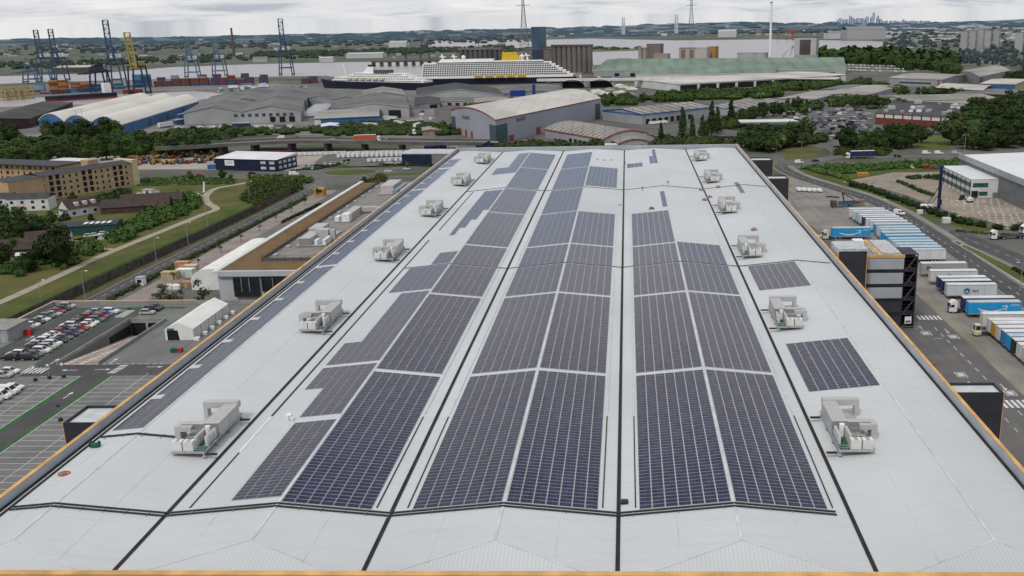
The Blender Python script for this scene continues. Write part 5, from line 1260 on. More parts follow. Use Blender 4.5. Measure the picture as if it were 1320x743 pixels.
# ---- trailer row
PALE, LBLUE, CREAM = (.60, .62, .63), (.30, .52, .62), (.58, .57, .52)
YEL, GRN, NV2 = (.52, .28, .03), (.012, .03, .032), (.014, .022, .10)
row = [(410, PALE, 0, 'white trailer with rusty open end at the far end of the row'), (404.5, PALE, 0, 'white trailer second from the far end of the row'), (400.5, LBLUE, 0, 'light blue trailer near the far end of the row'), (396.5, PALE, 0, 'white trailer between the light blue and the navy ones'), (392.5, NV2, 0, 'navy trailer near the far end of the row'), (388, PALE, 0, 'white trailer just past the navy one'), (383.5, PALE, 0, 'white trailer with dark end doors behind the moving lorry'), (377.5, SKYB, 1, 'sky blue trailer with white arrow parked behind the moving lorry'), (372.5, LBLUE, 0, 'white sided pale blue roofed trailer next to the blue arrow trailer'), (368, LBLUE, 0, 'white sided pale blue roofed trailer behind the stair tower top'), (362.5, SKYB, 1, 'sky blue trailer half hidden by the annex roof'), (357.5, SKYB, 1, 'second sky blue trailer behind the annex roof'), (352, LBLUE, 0, 'pale blue roofed trailer in the middle of the row'), (347.5, LBLUE, 0, 'next pale blue roofed trailer toward the tower'), (343, LBLUE, 0, 'white sided pale blue roofed trailer among the pale blue roofs'), (338.5, LBLUE, 0, 'pale blue trailer beyond the shield marked one'), (334, LBLUE, 0, 'white sided pale blue roofed trailer before the shield marked one'),
       (314.5, (.33, .33, .34), 'brown', 'grey trailer with a brown shield mark beside the stair tower'), (304.5, (.58, .60, .60), 'red', 'white trailer with round red mark and lettering'), (296.5, NV2, 0, 'dark navy trailer with light blue end'), (292.5, NV2, 0, 'dark navy trailer with grey roof'), (288, (.55, .58, .58), 'blue', 'white trailer with blue mark and lettering'), (273.5, NV2, 0, 'navy trailer with white roof coupled to a white cab'), (269, SKYB, 1, 'large sky blue trailer with white arrow and lettering'), (257.5, CREAM, 0, 'cream trailer just past the yard tug'), (252, PALE, 0, 'pale trailer coupled to the yard tug'), (249, YEL, 0, 'yellow trailer in the row'), (245.5, CREAM, 0, 'white trailer between yellow and blue ones'), (242, (.03, .20, .45), 0, 'deep blue trailer below the yellow one'), (238.5, SKYB, 0, 'sky blue trailer near the frame edge side of the row'), (235, GRN, 0, 'black green trailer near the end of the row'), (231.5, PALE, 0, 'grey white trailer at the near end of the row'), (228, CREAM, 0, 'cream trailer last at the near end of the row'), (224, LBLUE, 0, 'light blue trailer beyond the near end')]
M_tblue = mat('trailer_roof_pale', (0.40, 0.52, 0.57), 0.5, 0.08, 0.25, stripes=(0, 1.6, 0.12, 0.06))
TR2 = Proto(make_trailer(M_tblue))
k = 0
for y, col, mk_, lb in row[:-1]:
    x = 98.2 if y < 380 else 95.6 + (410 - y) * .09
    if y < 366 and y > 330: x = 97.4
    p = TR2 if col in (LBLUE, SKYB) and mk_ != 'x' else TR
    if 'white sided' in lb: col = PALE
    o = p.put((x, y, .03), RND.uniform(-.012, .012) + .0, lb.replace(' near the frame edge side of the row', ' beside the black green one'), 'trailers parked in the lorry yard', col)
    if mk_ == 1: mark_smile(o)
    elif mk_: mark_disc(o, mk_)
TU.put((94.4, 273.5, .03), 0, 'white lorry cab coupled to the navy trailer in the row', None, WHITE)
o = TR2.put((80.6, 371.5, .03), .02, 'sky blue trailer with white arrow crossing the yard behind its cab', None, SKYB); mark_smile(o)
TU.put((77.0, 371.5, .03), .02, 'white lorry cab pulling the blue trailer across the yard', None, (.55, .54, .48))
# yard tug
t = thing('yard_tug', 'cream yard tug with glass cab coupled to the pale trailer', 'yard tractor', (94.2, 252, .03))
MB().bbox(0, 2.0, -1.2, 1.2, .5, 1.5, .12).build('bonnet', mat('tug_cream', (.55, .50, .36), .5), t)
MB().bbox(.3, 1.9, -.9, .9, 1.5, 3.2, .1).build('cab', mat('tug_cream', (.5, .5, .4), .5), t); MB().box(.27, .296, -.7, .7, 1.8, 2.9).build('windscreen', M_glass, t); MB().box(.5, 1.7, -.93, -.904, 1.8, 2.9).build('side_window', M_glass, t)
MB().box(2, 6, -.6, .6, .5, .95).build('chassis', M_chassis, t); wheels(t, (.9, 4.8), 1.0, .5, .32)
# loading crane, tables, boxes at the yard end
t = thing('loading_crane', 'blue flatbed with folded black crane arm at the far yard end', 'crane lorry', (96, 437, .03), .25)
MB().box(0, 11, -1.25, 1.25, 1.0, 1.4).box(1.5, 11, -1.25, -1.15, 1.404, 2.4).box(1.5, 11, 1.15, 1.25, 1.404, 2.4).build('flatbed', mat('flat_blue', (.05, .10, .19), .6), t)
MB().box(9, 13.5, -1.2, 1.2, 1.0, 2.8).build('rusty_skip', mat('skip_rust', (.30, .16, .08), .8), t)
MB().beam((4, 0, 1.4), (2.6, 0, 6.5), .5, .5).beam((2.6, 0, 6.5), (8.5, 0, 3.2), .4, .4).build('crane_arm', M_chassis, t)
MB().bbox(-2.6, -.2, -1.25, 1.25, .6, 3.2, .15).build('cab', mat('cab_rust', (.09, .07, .06), .6), t); wheels(t, (-1.4, 6.5, 7.9), 1.05, .5, .3)
for i in range(10):
    x, y = 86.5 + (i % 5) * 2.4, 482 - (i // 5) * 3 - (i % 5) * .8
    t = thing('barrier_block', 'white plastic barrier block stacked at the far yard end', 'barrier', (x, y, .03), .2, 'white barrier blocks stacked at the yard end')
    MB().bbox(-1, 1, -.8, .8, .5, 1.5, .1).build('top', M_white, t); MB().box(-.9, -.6, -.6, .6, 0, .5).box(.6, .9, -.6, .6, 0, .5).build('foot', M_chassis, t)
for i, (x, y) in enumerate(((98, 463), (101, 461.5), (99, 443), (96, 440))): tag(MB().bbox(-1.6, 1.6, -.7, .7, 0, .3, .05).box(-1.4, 1.4, -.1, .1, .3, .5).build('steel_plate', (M_black, M_black, M_white, M_white)[i], loc=(x, y, .03)), ('black steel plate on the yard concrete', 'second black steel plate beside the first', 'white board lying on the yard', 'narrow white board near the trailers')[i], 'plate')
tag(MB().bbox(-.9, .9, -.9, .9, 0, 2.2, .1).box(-.95, .95, -.95, -.91, .4, 1.6).build('red_box', mat('dull_orange', (.38, .13, .05), .7), loc=(76, 515, .03)), 'small orange site box near the far stair pod', 'box')
tag(MB().tube((0, 0, 0), (0, 0, 2.2), .7, n=10).box(-.8, .8, -.8, .8, 2.2, 2.5).build('yellow_tank', mat('tank_yellow', (.45, .30, .03), .6), loc=(60, 345, .03)), 'yellow post tank against the warehouse wall edge', 'tank')
# traffic on this side
for i, (px, py, c_, rz_, v) in enumerate(((1159, 277, WHITE, -1.0, 1), (1030, 211, WHITE, .4, 1), (1051, 209, NAVY, .4, 0), (1157, 203, BLACK, .1, 0), (1194, 199, WHITE, .1, 1), (1210, 199, WHITE, .1, 1), (1232, 199, SILVER, .1, 1), (1177, 217, WHITE, .2, 0), (1195, 217, RED, .3, 1), (1203, 218, RED, .3, 0), (1208, 218, GREY, .3, 0))):
    g = G(px, py); kind = 'van' if v else 'suv'
    CARS[kind].put((g.x, g.y, .06), rz_, ('white van driving past the trailer row', 'white van entering the roundabout', 'dark blue car following at the roundabout', 'black car on the far road', 'first white van on the far road', 'second white van on the far road', 'silver van with trailer on the far road', 'white car in the site car park', 'red van in the site car park', 'red car in the site car park', 'grey car in the site car park')[i], None, c_)
for i, (px, py, cT, cC, rz_) in enumerate(((1155, 281, None, None, 0), (1090, 205, NAVY, WHITE, .12))):
    if i == 0: continue
    g = G(px, py); TU.put((g.x, g.y, .06), rz_, 'white lorry cab heading round the far bend', None, cC); c_, s_ = math.cos(rz_), math.sin(rz_)
    TR.put((g.x + 2.9 * c_, g.y + 2.9 * s_, .06), rz_, 'dark blue trailer behind the white cab on the far road', None, cT)
g = G(1078, 190); TU.put((g.x + 3, g.y, .06), PI + .5, 'white lorry cab waiting at the retail park exit', None, WHITE)
g = G(1276, 309); TU.put((g.x, g.y, .06), .12, 'white lorry cab turning at the site entrance', None, WHITE)
g = G(1316, 302); TU.put((g.x, g.y, .06), .3, 'white lorry cab behind, at the site entrance', None, WHITE)
t = thing('flatbed_trailer', 'empty dark flatbed trailer behind the turning white cab', 'trailer', (*(G(1276, 309) + Vector((3, .4, 0))).xy, .06), .12)
MB().box(0, 12, -1.25, 1.25, 1.0, 1.25).build('bed', M_chassis, t); MB().box(-.05, 0, -1.2, 1.2, 1.25, 2.4).build('headboard', M_galv, t); wheels(t, (8.5, 9.8, 11), 1.0, .5, .33)
# ---- stair tower and annex against the warehouse
an = thing('grey_annex', 'grey banded office annex with orange roof edge and charcoal corner block', 'annex', (66, 258, 0))
TZ = 20.9
b = MB(); b.box(-.4, 10.2, 0, 19, 0, TZ); b.build('core', mat('annex_core', (.03, .032, .038), .5), an)
for k in range(5):
    z = TZ - .5 - (k + 1) * 4.1 + .9
    MB().box(-.5, 10.25, -.28, -.004, z, z + 3.0).build('cladding_band', M_wallg if k < 3 else M_char, an)
    MB().box(10.204, 10.45, 9, 19.2, z, z + 3.0).build('cladding_band', M_wallg, an)
for k in range(4):
    z = TZ - 1.2 - (k + 1) * 4.1 + .2; MB().box(-.35, 10.1, -.1, -.005, z + .6, z + 1.5).build('window_band', M_glass, an)
MB().box(-.5, 10.4, -.4, -.003, TZ - .55, TZ + .3).build('orange_fascia', M_orange, an); MB().box(3.6, 4.6, 0, 19, TZ + .01, TZ + .2).build('orange_upstand', M_orange, an)
MB().box(-.4, 3.5, .02, 19, TZ + .005, TZ + .08).box(4.7, 10.2, .02, 19, TZ + .005, TZ + .1).build('flat_roof', mat('annex_roof', (.32, .29, .25), .8, .15, .2), an)
MB().box(4.9, 10.0, 2, 18, TZ + .11, TZ + .35).build('roof_panel', mat('roof_panel', (.45, .46, .47), .6), an)
for i, q in enumerate(((-.6, 2.2, 12, 15, .1, 1.5), (.8, 1.6, 3, 9, .1, .5), (2.4, 3.2, 2, 11, .1, .45))): MB().box(q[0], q[1], q[2], q[3], TZ + q[4], TZ + q[5]).build('roof_unit', M_galv if i else M_white, an)
cb_ = thing('charcoal_block', 'tall charcoal lift block standing against the roof parapet', 'stair tower', (61.4, 254, 0)); MB().box(-3.9, -3.604, .21, 9.1, 0, 23.2).build('side_cladding', mat('cap_grey', (.46, .48, .49), .6), cb_)
MB().box(-3.6, 3.8, 0, 9, 0, 23.2).build('cladding', M_char, cb_); MB().box(-3.85, 4.0, -.15, 9.2, 23.204, 23.9).build('roof_cap', mat('cap_grey', (.46, .48, .49), .6), cb_); MB().box(3.804, 4.0, -.14, .2, 0, 23.2).box(-3.8, -3.604, -.14, .2, 0, 23.2).build('corner_trim', M_orange, cb_)
st = thing('stair_tower', 'open black steel escape stair tower on the annex corner', 'stair tower', (76.4, 258.2, 0))
b = MB()
for x in (0, 3.6):
    for y in (0, 8): b.box(x - .12, x + .12, y - .12, y + .12, 0, TZ + .2)
b.build('corner_posts', M_char, st)
MB().box(-.1, 3.8, -.1, 8.2, TZ + .2, TZ + .4).build('roof', M_char, st)
M_mesh = mat('mesh_panel', (.022, .024, .028), .7)
for k in range(5):
    z = k * 4.1
    MB().box(.1, 3.5, .1, 8, z + 4.0, z + 4.1).build('landing', M_char, st)
    b = MB()
    for j in range(12): b.box(.6 + j * .22, .85 + j * .22, .2, 1.4, z + j * .33, z + j * .33 + .08)
    b.beam((.6, .18, z + .2), (3.4, .18, z + 4.2), .06, .3); b.build('stair_flight', mat('stair_dark', (.07, .072, .075), .6), st)
    b = MB()
    for zz in (z + 1.0, z + 2.0, z + 3.0): b.beam((0, 0, zz), (3.6, 0, zz), .06, .06); b.beam((3.6, 0, zz), (3.6, 8, zz), .06, .06)
    b.build('rail', M_char, st)
    MB().box(.13, 3.47, .25, .28, z + 0.0, z + 1.1).box(3.57, 3.59, .2, 7.9, z, z + 3.9).box(.05, .3, .1, 7.9, z, z + 3.99).box(.13, 3.47, 7.9, 8.0, z, z + 3.99).build('mesh_panel', M_mesh, st)
s_ = MB().box(1.2, 3.0, -.22, -.15, 1.6, 3.6).build('sign_board', M_white, st); MB().box(1.4, 2.8, -.24, -.222, 1.9, 2.5).build('sign_stripe', mat('sign_dark', (.1, .12, .2), .5), st)
b = MB()
for p0, p1 in (((0, -1.5), (5.6, -1.5)), ((5.6, -1.5), (5.6, 2)), ((3.6, 2), (5.6, 2))):
    for z in (.5, 1.1): b.beam((*p0, z), (*p1, z), .05, .05)
    b.box(p0[0] - .05, p0[0] + .05, p0[1] - .05, p0[1] + .05, 0, 1.1)
b.build('ground_rail', M_steelpole, st)
# ---- new building
nb = thing('new_warehouse', 'new grey warehouse with white two storey office front and green glazing', 'warehouse', (160, 457, 0))
M_greyc = mat('mid_grey_cladding', (.17, .18, .185), .6, .08, .2, stripes=(1, 1.0, .2, .08)); M_wclad = mat('white_cladding', (.58, .59, .58), .6, .05, .2)
MB().box(15.2, 95, -60, 56, 0, 12.4).build('wall', M_greyc, nb)
b = MB(); b.box(14.6, 15.19, -60.5, 56.5, 10.6, 13.3); b.box(15.19, 95, -60.5, -60, 10.6, 13.3); b.build('parapet', mat('parapet_lgrey', (.36, .38, .39), .6), nb)
MB().add([(15.2, -60, 12.45), (95, -60, 14.5), (95, 56, 14.5), (15.2, 56, 12.45)], [(0, 1, 2, 3)]).build('roof', mat('clean_white_roof', (.66, .67, .67), .5, .05, .04, stripes=(1, 6, .25, .02)), nb)
MB().box(2.6, 15.15, 0, 44, 0, 8.6).build('office_wall', M_wclad, nb); MB().add([(2.4, -.2, 8.65), (15.2, -.2, 8.65), (15.2, 44.2, 8.65), (2.4, 44.2, 8.65)], [(0, 1, 2, 3)]).build('office_roof', M_whroof, nb)
M_gg = mat('green_glass', (.03, .10, .08), .15, .3, .4, spec=.5)
for z in (1.2, 5.0):
    MB().box(2.5, 2.596, 0, 42, z, z + 1.9).build('window_band', M_gg, nb)
    for k in range(7): MB().box(2.44, 2.496, 1 + k * 6.4, 1.5 + k * 6.4, 0, 8).build('white_pier', M_wclad, nb)
MB().box(3.4, 10.5, -.1, -.004, 4.9, 6.9).build('window', M_gg, nb); MB().box(6.4, 10.5, -.1, -.004, .9, 2.8).build('window', M_gg, nb); MB().box(3, 6, -.3, -.004, 0, 3.2).build('entrance', M_dark, nb)
MB().box(13, 15.1, -1.4, -.004, 0, 2.4).build('side_door', M_greyc, nb)
# piling machine
t = thing('piling_machine', 'tall dark blue piling mast with tracked base on the dirt site', 'piling rig', (139, 428, 0)); t.scale = (.9, .9, .8)
M_rig = mat('rig_blue', (.012, .022, .075), .5)
b = MB()
for x in (-.55, .55):
    for y in (-.45, .45): b.beam((x, y, .6), (x, y, 23.5), .2, .2)
for k in range(20):
    z = 1 + k * 1.12
    for y in (-.45, .45): b.beam((-.55, y, z), (.55, y, z + 1.1), .1, .1)
    b.beam((-.55, -.45, z), (-.55, .45, z + 1.1), .1, .1); b.beam((.55, -.45, z), (.55, .45, z + 1.1), .1, .1)
b.box(-.35, .35, -.3, .3, .8, 23); b.box(-.8, .8, -.9, .9, 23.5, 24.6); b.build('mast', M_rig, t)
MB().beam((-.6, 0, 13), (-5.6, 1, 2.4), .35, .35).beam((-.6, .3, 8), (-4.4, 1, 2.0), .3, .3).build('stay', M_rig, t)
MB().bbox(-8.6, -2.4, -.4, 2.6, 1.2, 3.0, .3).build('machine_house', M_white, t); MB().box(-8, 0, -1.2, 0, 0, 1.1).box(-8, 0, 2.2, 3.4, 0, 1.1).build('crawler_track', M_chassis, t); MB().box(-.9, .9, -1.6, -.6, 3.0, 6.0).build('hammer', M_rig, t)
pc = MB().bbox(-.5, .5, -.45, .45, 0, .25, .1).tube((0, 0, .28), (0, 0, .6), .14, n=6).build('pile_cap', mat('cap_concrete', (.52, .51, .48), .8)); PC = Proto(tag(pc, '', 'pile cap'))
for r in range(14):
    for c_ in range(9):
        x, y = 151 + c_ * 3.1 + (r % 2) * 1.5, 450 - r * 5.2
        if x > 173.4 or RND.random() < .12 or x < 150 + r * .25: continue
        PC.put((x + RND.uniform(-.3, .3), y + RND.uniform(-.4, .4), .03), 0, 'white concrete pile cap in the grid on the dirt site', 'white pile caps on the dirt site')
for i, (px, py, s_) in enumerate(((1228, 263, 3.2), (1243, 279, 3.6))):
    g = G(px, py); b = MB(); n = 12
    vs = [(0, 0, 1.6)] + [(math.cos(2 * PI * k / n) * r * s_ * RND.uniform(.85, 1.15), math.sin(2 * PI * k / n) * r * s_ * .7 * RND.uniform(.85, 1.15), z) for r, z in ((.5, 1.1), (1, 0)) for k in range(n)]
    b.add(vs, [(0, 1 + k, 1 + (k + 1) % n) for k in range(n)] + [(1 + k, 1 + n + k, 1 + n + (k + 1) % n, 1 + (k + 1) % n) for k in range(n)])
    tag(b.build('earth_mound', M_dirt, loc=(g.x, g.y, 0.02)), ('small earth mound behind the hedge', 'longer earth mound nearer the hedge')[i], 'earth mound')
for i, (px, py) in enumerate(((1240, 258), (1250, 261))):
    g = G(px, py); t = thing('mini_digger', ('black mini digger in front of the white office', 'white dumper beside the black digger')[i], 'digger', (g.x, g.y, .02), .4)
    MB().bbox(-1, 1, -.8, .8, .7, 2.3, .2).build('cab', M_chassis if i == 0 else M_white, t); MB().box(-1.3, 1.3, -1, -.5, 0, .7).box(-1.3, 1.3, .5, 1, 0, .7).build('track', M_chassis, t); MB().beam((1, 0, 1.6), (2.6, 0, 2.6), .25, .25).beam((2.6, 0, 2.6), (3.6, 0, .5), .2, .2).build('arm', M_chassis, t)
g = G(1112, 227); tag(MB().bbox(-3, 3, -1.6, 1.6, 0, 2.0, .4).box(-1, 2, -1.65, -1.61, .5, 1.4).build('yellow_skip', mat('skip_yellow', (.38, .20, .05), .7), loc=(g.x, g.y, 0)), 'yellow brown skip by the scrub hedge', 'skip')
# sky signboard box at the far edge of the warehouse
# ---- people
def person(label, loc, rz, jacket, trousers, pose='walk'):
    me = bpy.data.meshes.new('person')
    J = {'pel': (0, 0, .95), 'chest': (0, .03, 1.35), 'neck': (0, .02, 1.52), 'head': (0, .04, 1.66), 'top': (0, .03, 1.78), 'shL': (.19, 0, 1.42), 'elL': (.24, -.06, 1.14), 'haL': (.22, .10, .92), 'shR': (-.19, 0, 1.42), 'elR': (-.24, .02, 1.14), 'haR': (-.20, .22, .98), 'hiL': (.10, 0, .90), 'knL': (.11, .16, .50), 'anL': (.11, .10, .08), 'toL': (.11, .28, .04), 'hiR': (-.10, 0, .90), 'knR': (-.11, -.04, .49), 'anR': (-.11, -.22, .10), 'toR': (-.11, -.06, .04)}
    names = list(J); idx = {n_: i for i, n_ in enumerate(names)}
    ed = [('pel', 'chest'), ('chest', 'neck'), ('neck', 'head'), ('head', 'top'), ('chest', 'shL'), ('shL', 'elL'), ('elL', 'haL'), ('chest', 'shR'), ('shR', 'elR'), ('elR', 'haR'), ('pel', 'hiL'), ('hiL', 'knL'), ('knL', 'anL'), ('anL', 'toL'), ('pel', 'hiR'), ('hiR', 'knR'), ('knR', 'anR'), ('anR', 'toR')]
    me.from_pydata([J[n_] for n_ in names], [(idx[a], idx[c_]) for a, c_ in ed], [])
    tmp = bpy.data.objects.new('person', me); COL.objects.link(tmp)
    sk = tmp.modifiers.new('s', 'SKIN'); sub = tmp.modifiers.new('u', 'SUBSURF'); sub.levels = 1; sub.render_levels = 1
    R_ = {'pel': .15, 'chest': .17, 'neck': .06, 'head': .105, 'top': .075, 'sh': .08, 'el': .055, 'ha': .045, 'hi': .10, 'kn': .065, 'an': .05, 'to': .045}
    for n_, i in idx.items():
        r = R_.get(n_) or R_[n_[:2]]; me.skin_vertices[0].data[i].radius = (r, r * .85)
    me.skin_vertices[0].data[0].use_root = True
    dg = bpy.context.evaluated_depsgraph_get(); m2 = bpy.data.meshes.new_from_object(tmp.evaluated_get(dg)); bpy.data.objects.remove(tmp)
    for mm in (jacket, trousers, mat('skin_tone', (.35, .2, .14), .6), M_white): m2.materials.append(mm)
    for p in m2.polygons:
        z = p.center.z; p.material_index = 3 if z > 1.70 else 2 if z > 1.52 else 0 if z > .92 else 1; p.use_smooth = True
    o = bpy.data.objects.new('person', m2); COL.objects.link(o); o.location = loc; o.rotation_euler = (0, 0, rz)
    return tag(o, label, 'person')
M_hiv = mat('hiviz_red', (.55, .10, .08), .7); M_hivo = mat('hiviz_orange', (.6, .18, .04), .7)
g = G(1204, 475); person('person in red high visibility jacket walking in the lorry yard', (g.x, g.y, .04), .4, M_hiv, M_chassis)
for i, (px, py, jm) in enumerate(((828, 246, M_chassis), (806, 211, M_hivo), (812, 212, M_white), (861, 240, M_chassis), (747, 190, M_white))):
    g = G(px, py, 20.8)
    if i == 4: continue
    person(('person in dark clothes standing on the bare roof by the lone strip', 'person in orange vest working on the unfinished array', 'person in white top beside the orange vest worker', 'person in black crouched shape by the far cable'.replace('crouched shape ', 'clothes '))[i], (g.x, g.y, rz(g.x) + .01), i, jm, M_chassis)
for i, (px, py) in enumerate(((21, 467), (135, 531 - 400))):
    if i: continue
    g = G(px, py, 5); person('person in dark clothes standing by the deck cars', (g.x, g.y, DZ + .01), 1, M_chassis, M_chassis)
# loose things on the roof
for i, (px, py, m_, nm) in enumerate(((123, 578, M_green, 'cable_drum'), (83, 613, mat('rope_orange', (.4, .12, .04), .7), 'rope_coil'), (371, 541, M_white, 'roof_vent'), (805, 642, M_black, 'roof_box'), (799, 262, M_galv, 'roof_hatch'), (840, 270, mat('pallet_brown', (.2, .15, .1), .9), 'pallet'), (904, 243, mat('pallet_pink', (.35, .25, .22), .9), 'pallet'), (915, 252, mat('pallet_pink', (.35, .25, .22), .9), 'pallet'), (908, 256, mat('pallet_pink', (.35, .25, .22), .9), 'pallet'), (926, 241, mat('pallet_pink', (.35, .25, .22), .9), 'pallet'), (972, 297, mat('pallet_pink', (.35, .25, .22), .9), 'pallet'), (770, 207, M_galv, 'roof_hatch'), (779, 207, M_galv, 'roof_hatch'), (788, 206, M_galv, 'roof_hatch'))):
    g = G(px, py, 20.9); b = MB()
    if nm == 'rope_coil':
        for k in range(14): a0, a1 = k * 2 * PI / 14, (k + 1) * 2 * PI / 14; b.tube((math.cos(a0) * .8, math.sin(a0) * .7, .12), (math.cos(a1) * .8, math.sin(a1) * .7, .12), .1, n=5)
        b.box(-.3, .3, -.3, .3, 0, .14)
    elif nm == 'cable_drum': b.tube((-.6, 0, .4), (.6, 0, .4), .4, n=12); b.tube((-.7, 0, .55), (-.6, 0, .55), .55, n=12); b.tube((.6, 0, .55), (.7, 0, .55), .55, n=12)
    elif nm == 'roof_vent': b.tube((0, 0, -.1), (0, 0, 1.1), .3, n=10); b.tube((0, 0, 1.1), (.9, -.3, 1.2), .26, n=10); b.tube((.9, -.5, 0), (.9, -.5, .6), .2, n=8)
    elif nm == 'pallet':
        for k in range(5): b.box(-.9, .9, -.8 + k * .34, -.56 + k * .34, .3, .42)
        b.box(-.9, -.7, -.8, .8, 0, .3); b.box(.7, .9, -.8, .8, 0, .3); b.box(-.5, .5, -.5, .5, .42, .8)
    else: b.bbox(-.5, .5, -.4, .4, 0, .45, .06); b.box(-.45, .45, -.42, -.4, .1, .3)
    tag(b.build(nm, m_, loc=(g.x, g.y, rz(g.x) + .02)), ('small green cable drum on the white roof edge', 'orange rope coil lying on the roof near the front', 'white roof vent with bent outlets near the stepped array', 'small black box beside the central gutter', 'grey hatch beside the central gutter at mid roof', 'brown pallet above the lone strip array', 'first pinkish pallet by the eastern gutter', 'second pinkish pallet by the eastern gutter', 'third pinkish pallet, closest to the front of the group', 'pinkish pallet standing apart towards the parapet', 'pinkish pallet alone near the third air handler', 'grey hatch first in the far row', 'grey hatch second in the far row', 'grey hatch third in the far row')[i], nm.replace('_', ' '))
# ================================================================== INDUSTRY, PORT AND RIVER TO THE NORTH
M_conc2 = mat('port_concrete', (0.105, 0.10, 0.095), 0.95, col2=(0.20, 0.19, 0.175), scale=0.02, detail=9)
M_yardd = mat('yard_dark', (0.07, 0.07, 0.067), 0.95, col2=(0.13, 0.125, 0.118), scale=0.03, detail=9)
def PX(*pp, z=0): return [tuple(G(a, b, z).xy) for a, b in pp]
sheet('port_ground', PX((-60, 200), (60, 190), (250, 172), (560, 178), (700, 150), (790, 118), (700, 108), (530, 116), (420, 112), (240, 100), (-60, 116)), M_conc2, 0.008)
sheet('estate_ground', PX((560, 188), (1000, 190), (1010, 150), (900, 118), (780, 112), (560, 135)), M_yardd, 0.010)
sheet('retail_ground', PX((1000, 178), (1060, 192), (1135, 178), (1260, 168), (1330, 150), (1330, 96), (1060, 98), (900, 118), (1010, 140)), M_yardd, 0.011)
# ---- water
wm = bpy.data.materials.new('river_water'); wm.use_nodes = True
b_ = wm.node_tree.nodes['Principled BSDF']; b_.inputs['Base Color'].default_value = (.30, .27, .245, 1); b_.inputs['Roughness'].default_value = .28; b_.inputs['Specular IOR Level'].default_value = .5
n_ = wm.node_tree.nodes.new('ShaderNodeTexNoise'); n_.inputs['Scale'].default_value = .05; n_.inputs['Detail'].default_value = 6
g_ = wm.node_tree.nodes.new('ShaderNodeNewGeometry'); bp_ = wm.node_tree.nodes.new('ShaderNodeBump'); bp_.inputs['Strength'].default_value = .25; bp_.inputs['Distance'].default_value = 2
wm.node_tree.links.new(g_.outputs['Position'], n_.inputs['Vector']); wm.node_tree.links.new(n_.outputs['Fac'], bp_.inputs['Height']); wm.node_tree.links.new(bp_.outputs[0], b_.inputs['Normal'])
sheet('river', PX((-80, 108), (0, 108.5), (60, 106), (150, 104), (240, 101), (420, 98), (470, 104), (540, 107), (640, 108), (740, 103), (765, 84), (1030, 78), (1090, 68), (1150, 61), (1152, 55), (1120, 53), (990, 51), (870, 52.5), (760, 50), (700, 51.5), (560, 53), (545, 60), (640, 62), (640, 70), (560, 79), (420, 81), (330, 83), (220, 87), (140, 94), (60, 97), (-80, 101)), wm, 0.15)
sheet('dock_water', PX((-40, 128), (60, 126), (250, 118), (300, 122), (240, 132), (60, 136), (-40, 140)), wm, 0.10)
sheet('marsh', PX((640, 64), (700, 60), (770, 60), (820, 63), (830, 65.5), (760, 67.5), (660, 72)), mat('marsh_green', (.075, .10, .035), .95, col2=(.16, .15, .075), scale=.01), 0.3)
# ---- far land across the river, with hills
def hzmat(name, a, b2, sc): return mat(name, a, .95, col2=b2, scale=sc, detail=9, spec=.05)  # far land material; distance haze is painted into its base colour
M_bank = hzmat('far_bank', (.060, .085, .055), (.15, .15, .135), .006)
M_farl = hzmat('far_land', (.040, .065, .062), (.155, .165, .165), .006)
M_hill1 = hzmat('hill_near_hazed', (.070, .105, .125), (.145, .18, .195), .004)  # hill tones blued and paled to paint in the haze
M_hill2 = hzmat('hill_far_hazed', (.095, .145, .185), (.165, .205, .235), .003)
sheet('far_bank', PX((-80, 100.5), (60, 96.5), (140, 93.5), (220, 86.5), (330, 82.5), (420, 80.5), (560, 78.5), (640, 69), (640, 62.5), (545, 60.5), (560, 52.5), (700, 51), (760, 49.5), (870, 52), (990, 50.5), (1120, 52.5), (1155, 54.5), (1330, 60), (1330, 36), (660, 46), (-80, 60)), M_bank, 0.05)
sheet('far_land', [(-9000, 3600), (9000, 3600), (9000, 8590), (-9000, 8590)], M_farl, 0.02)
M_lh3 = mat('leaf_haze_hill', (.048, .080, .105), .9, col2=(.070, .105, .130), scale=.003, spec=.05)  # hill trees with blue aerial haze mixed into the leaf colour
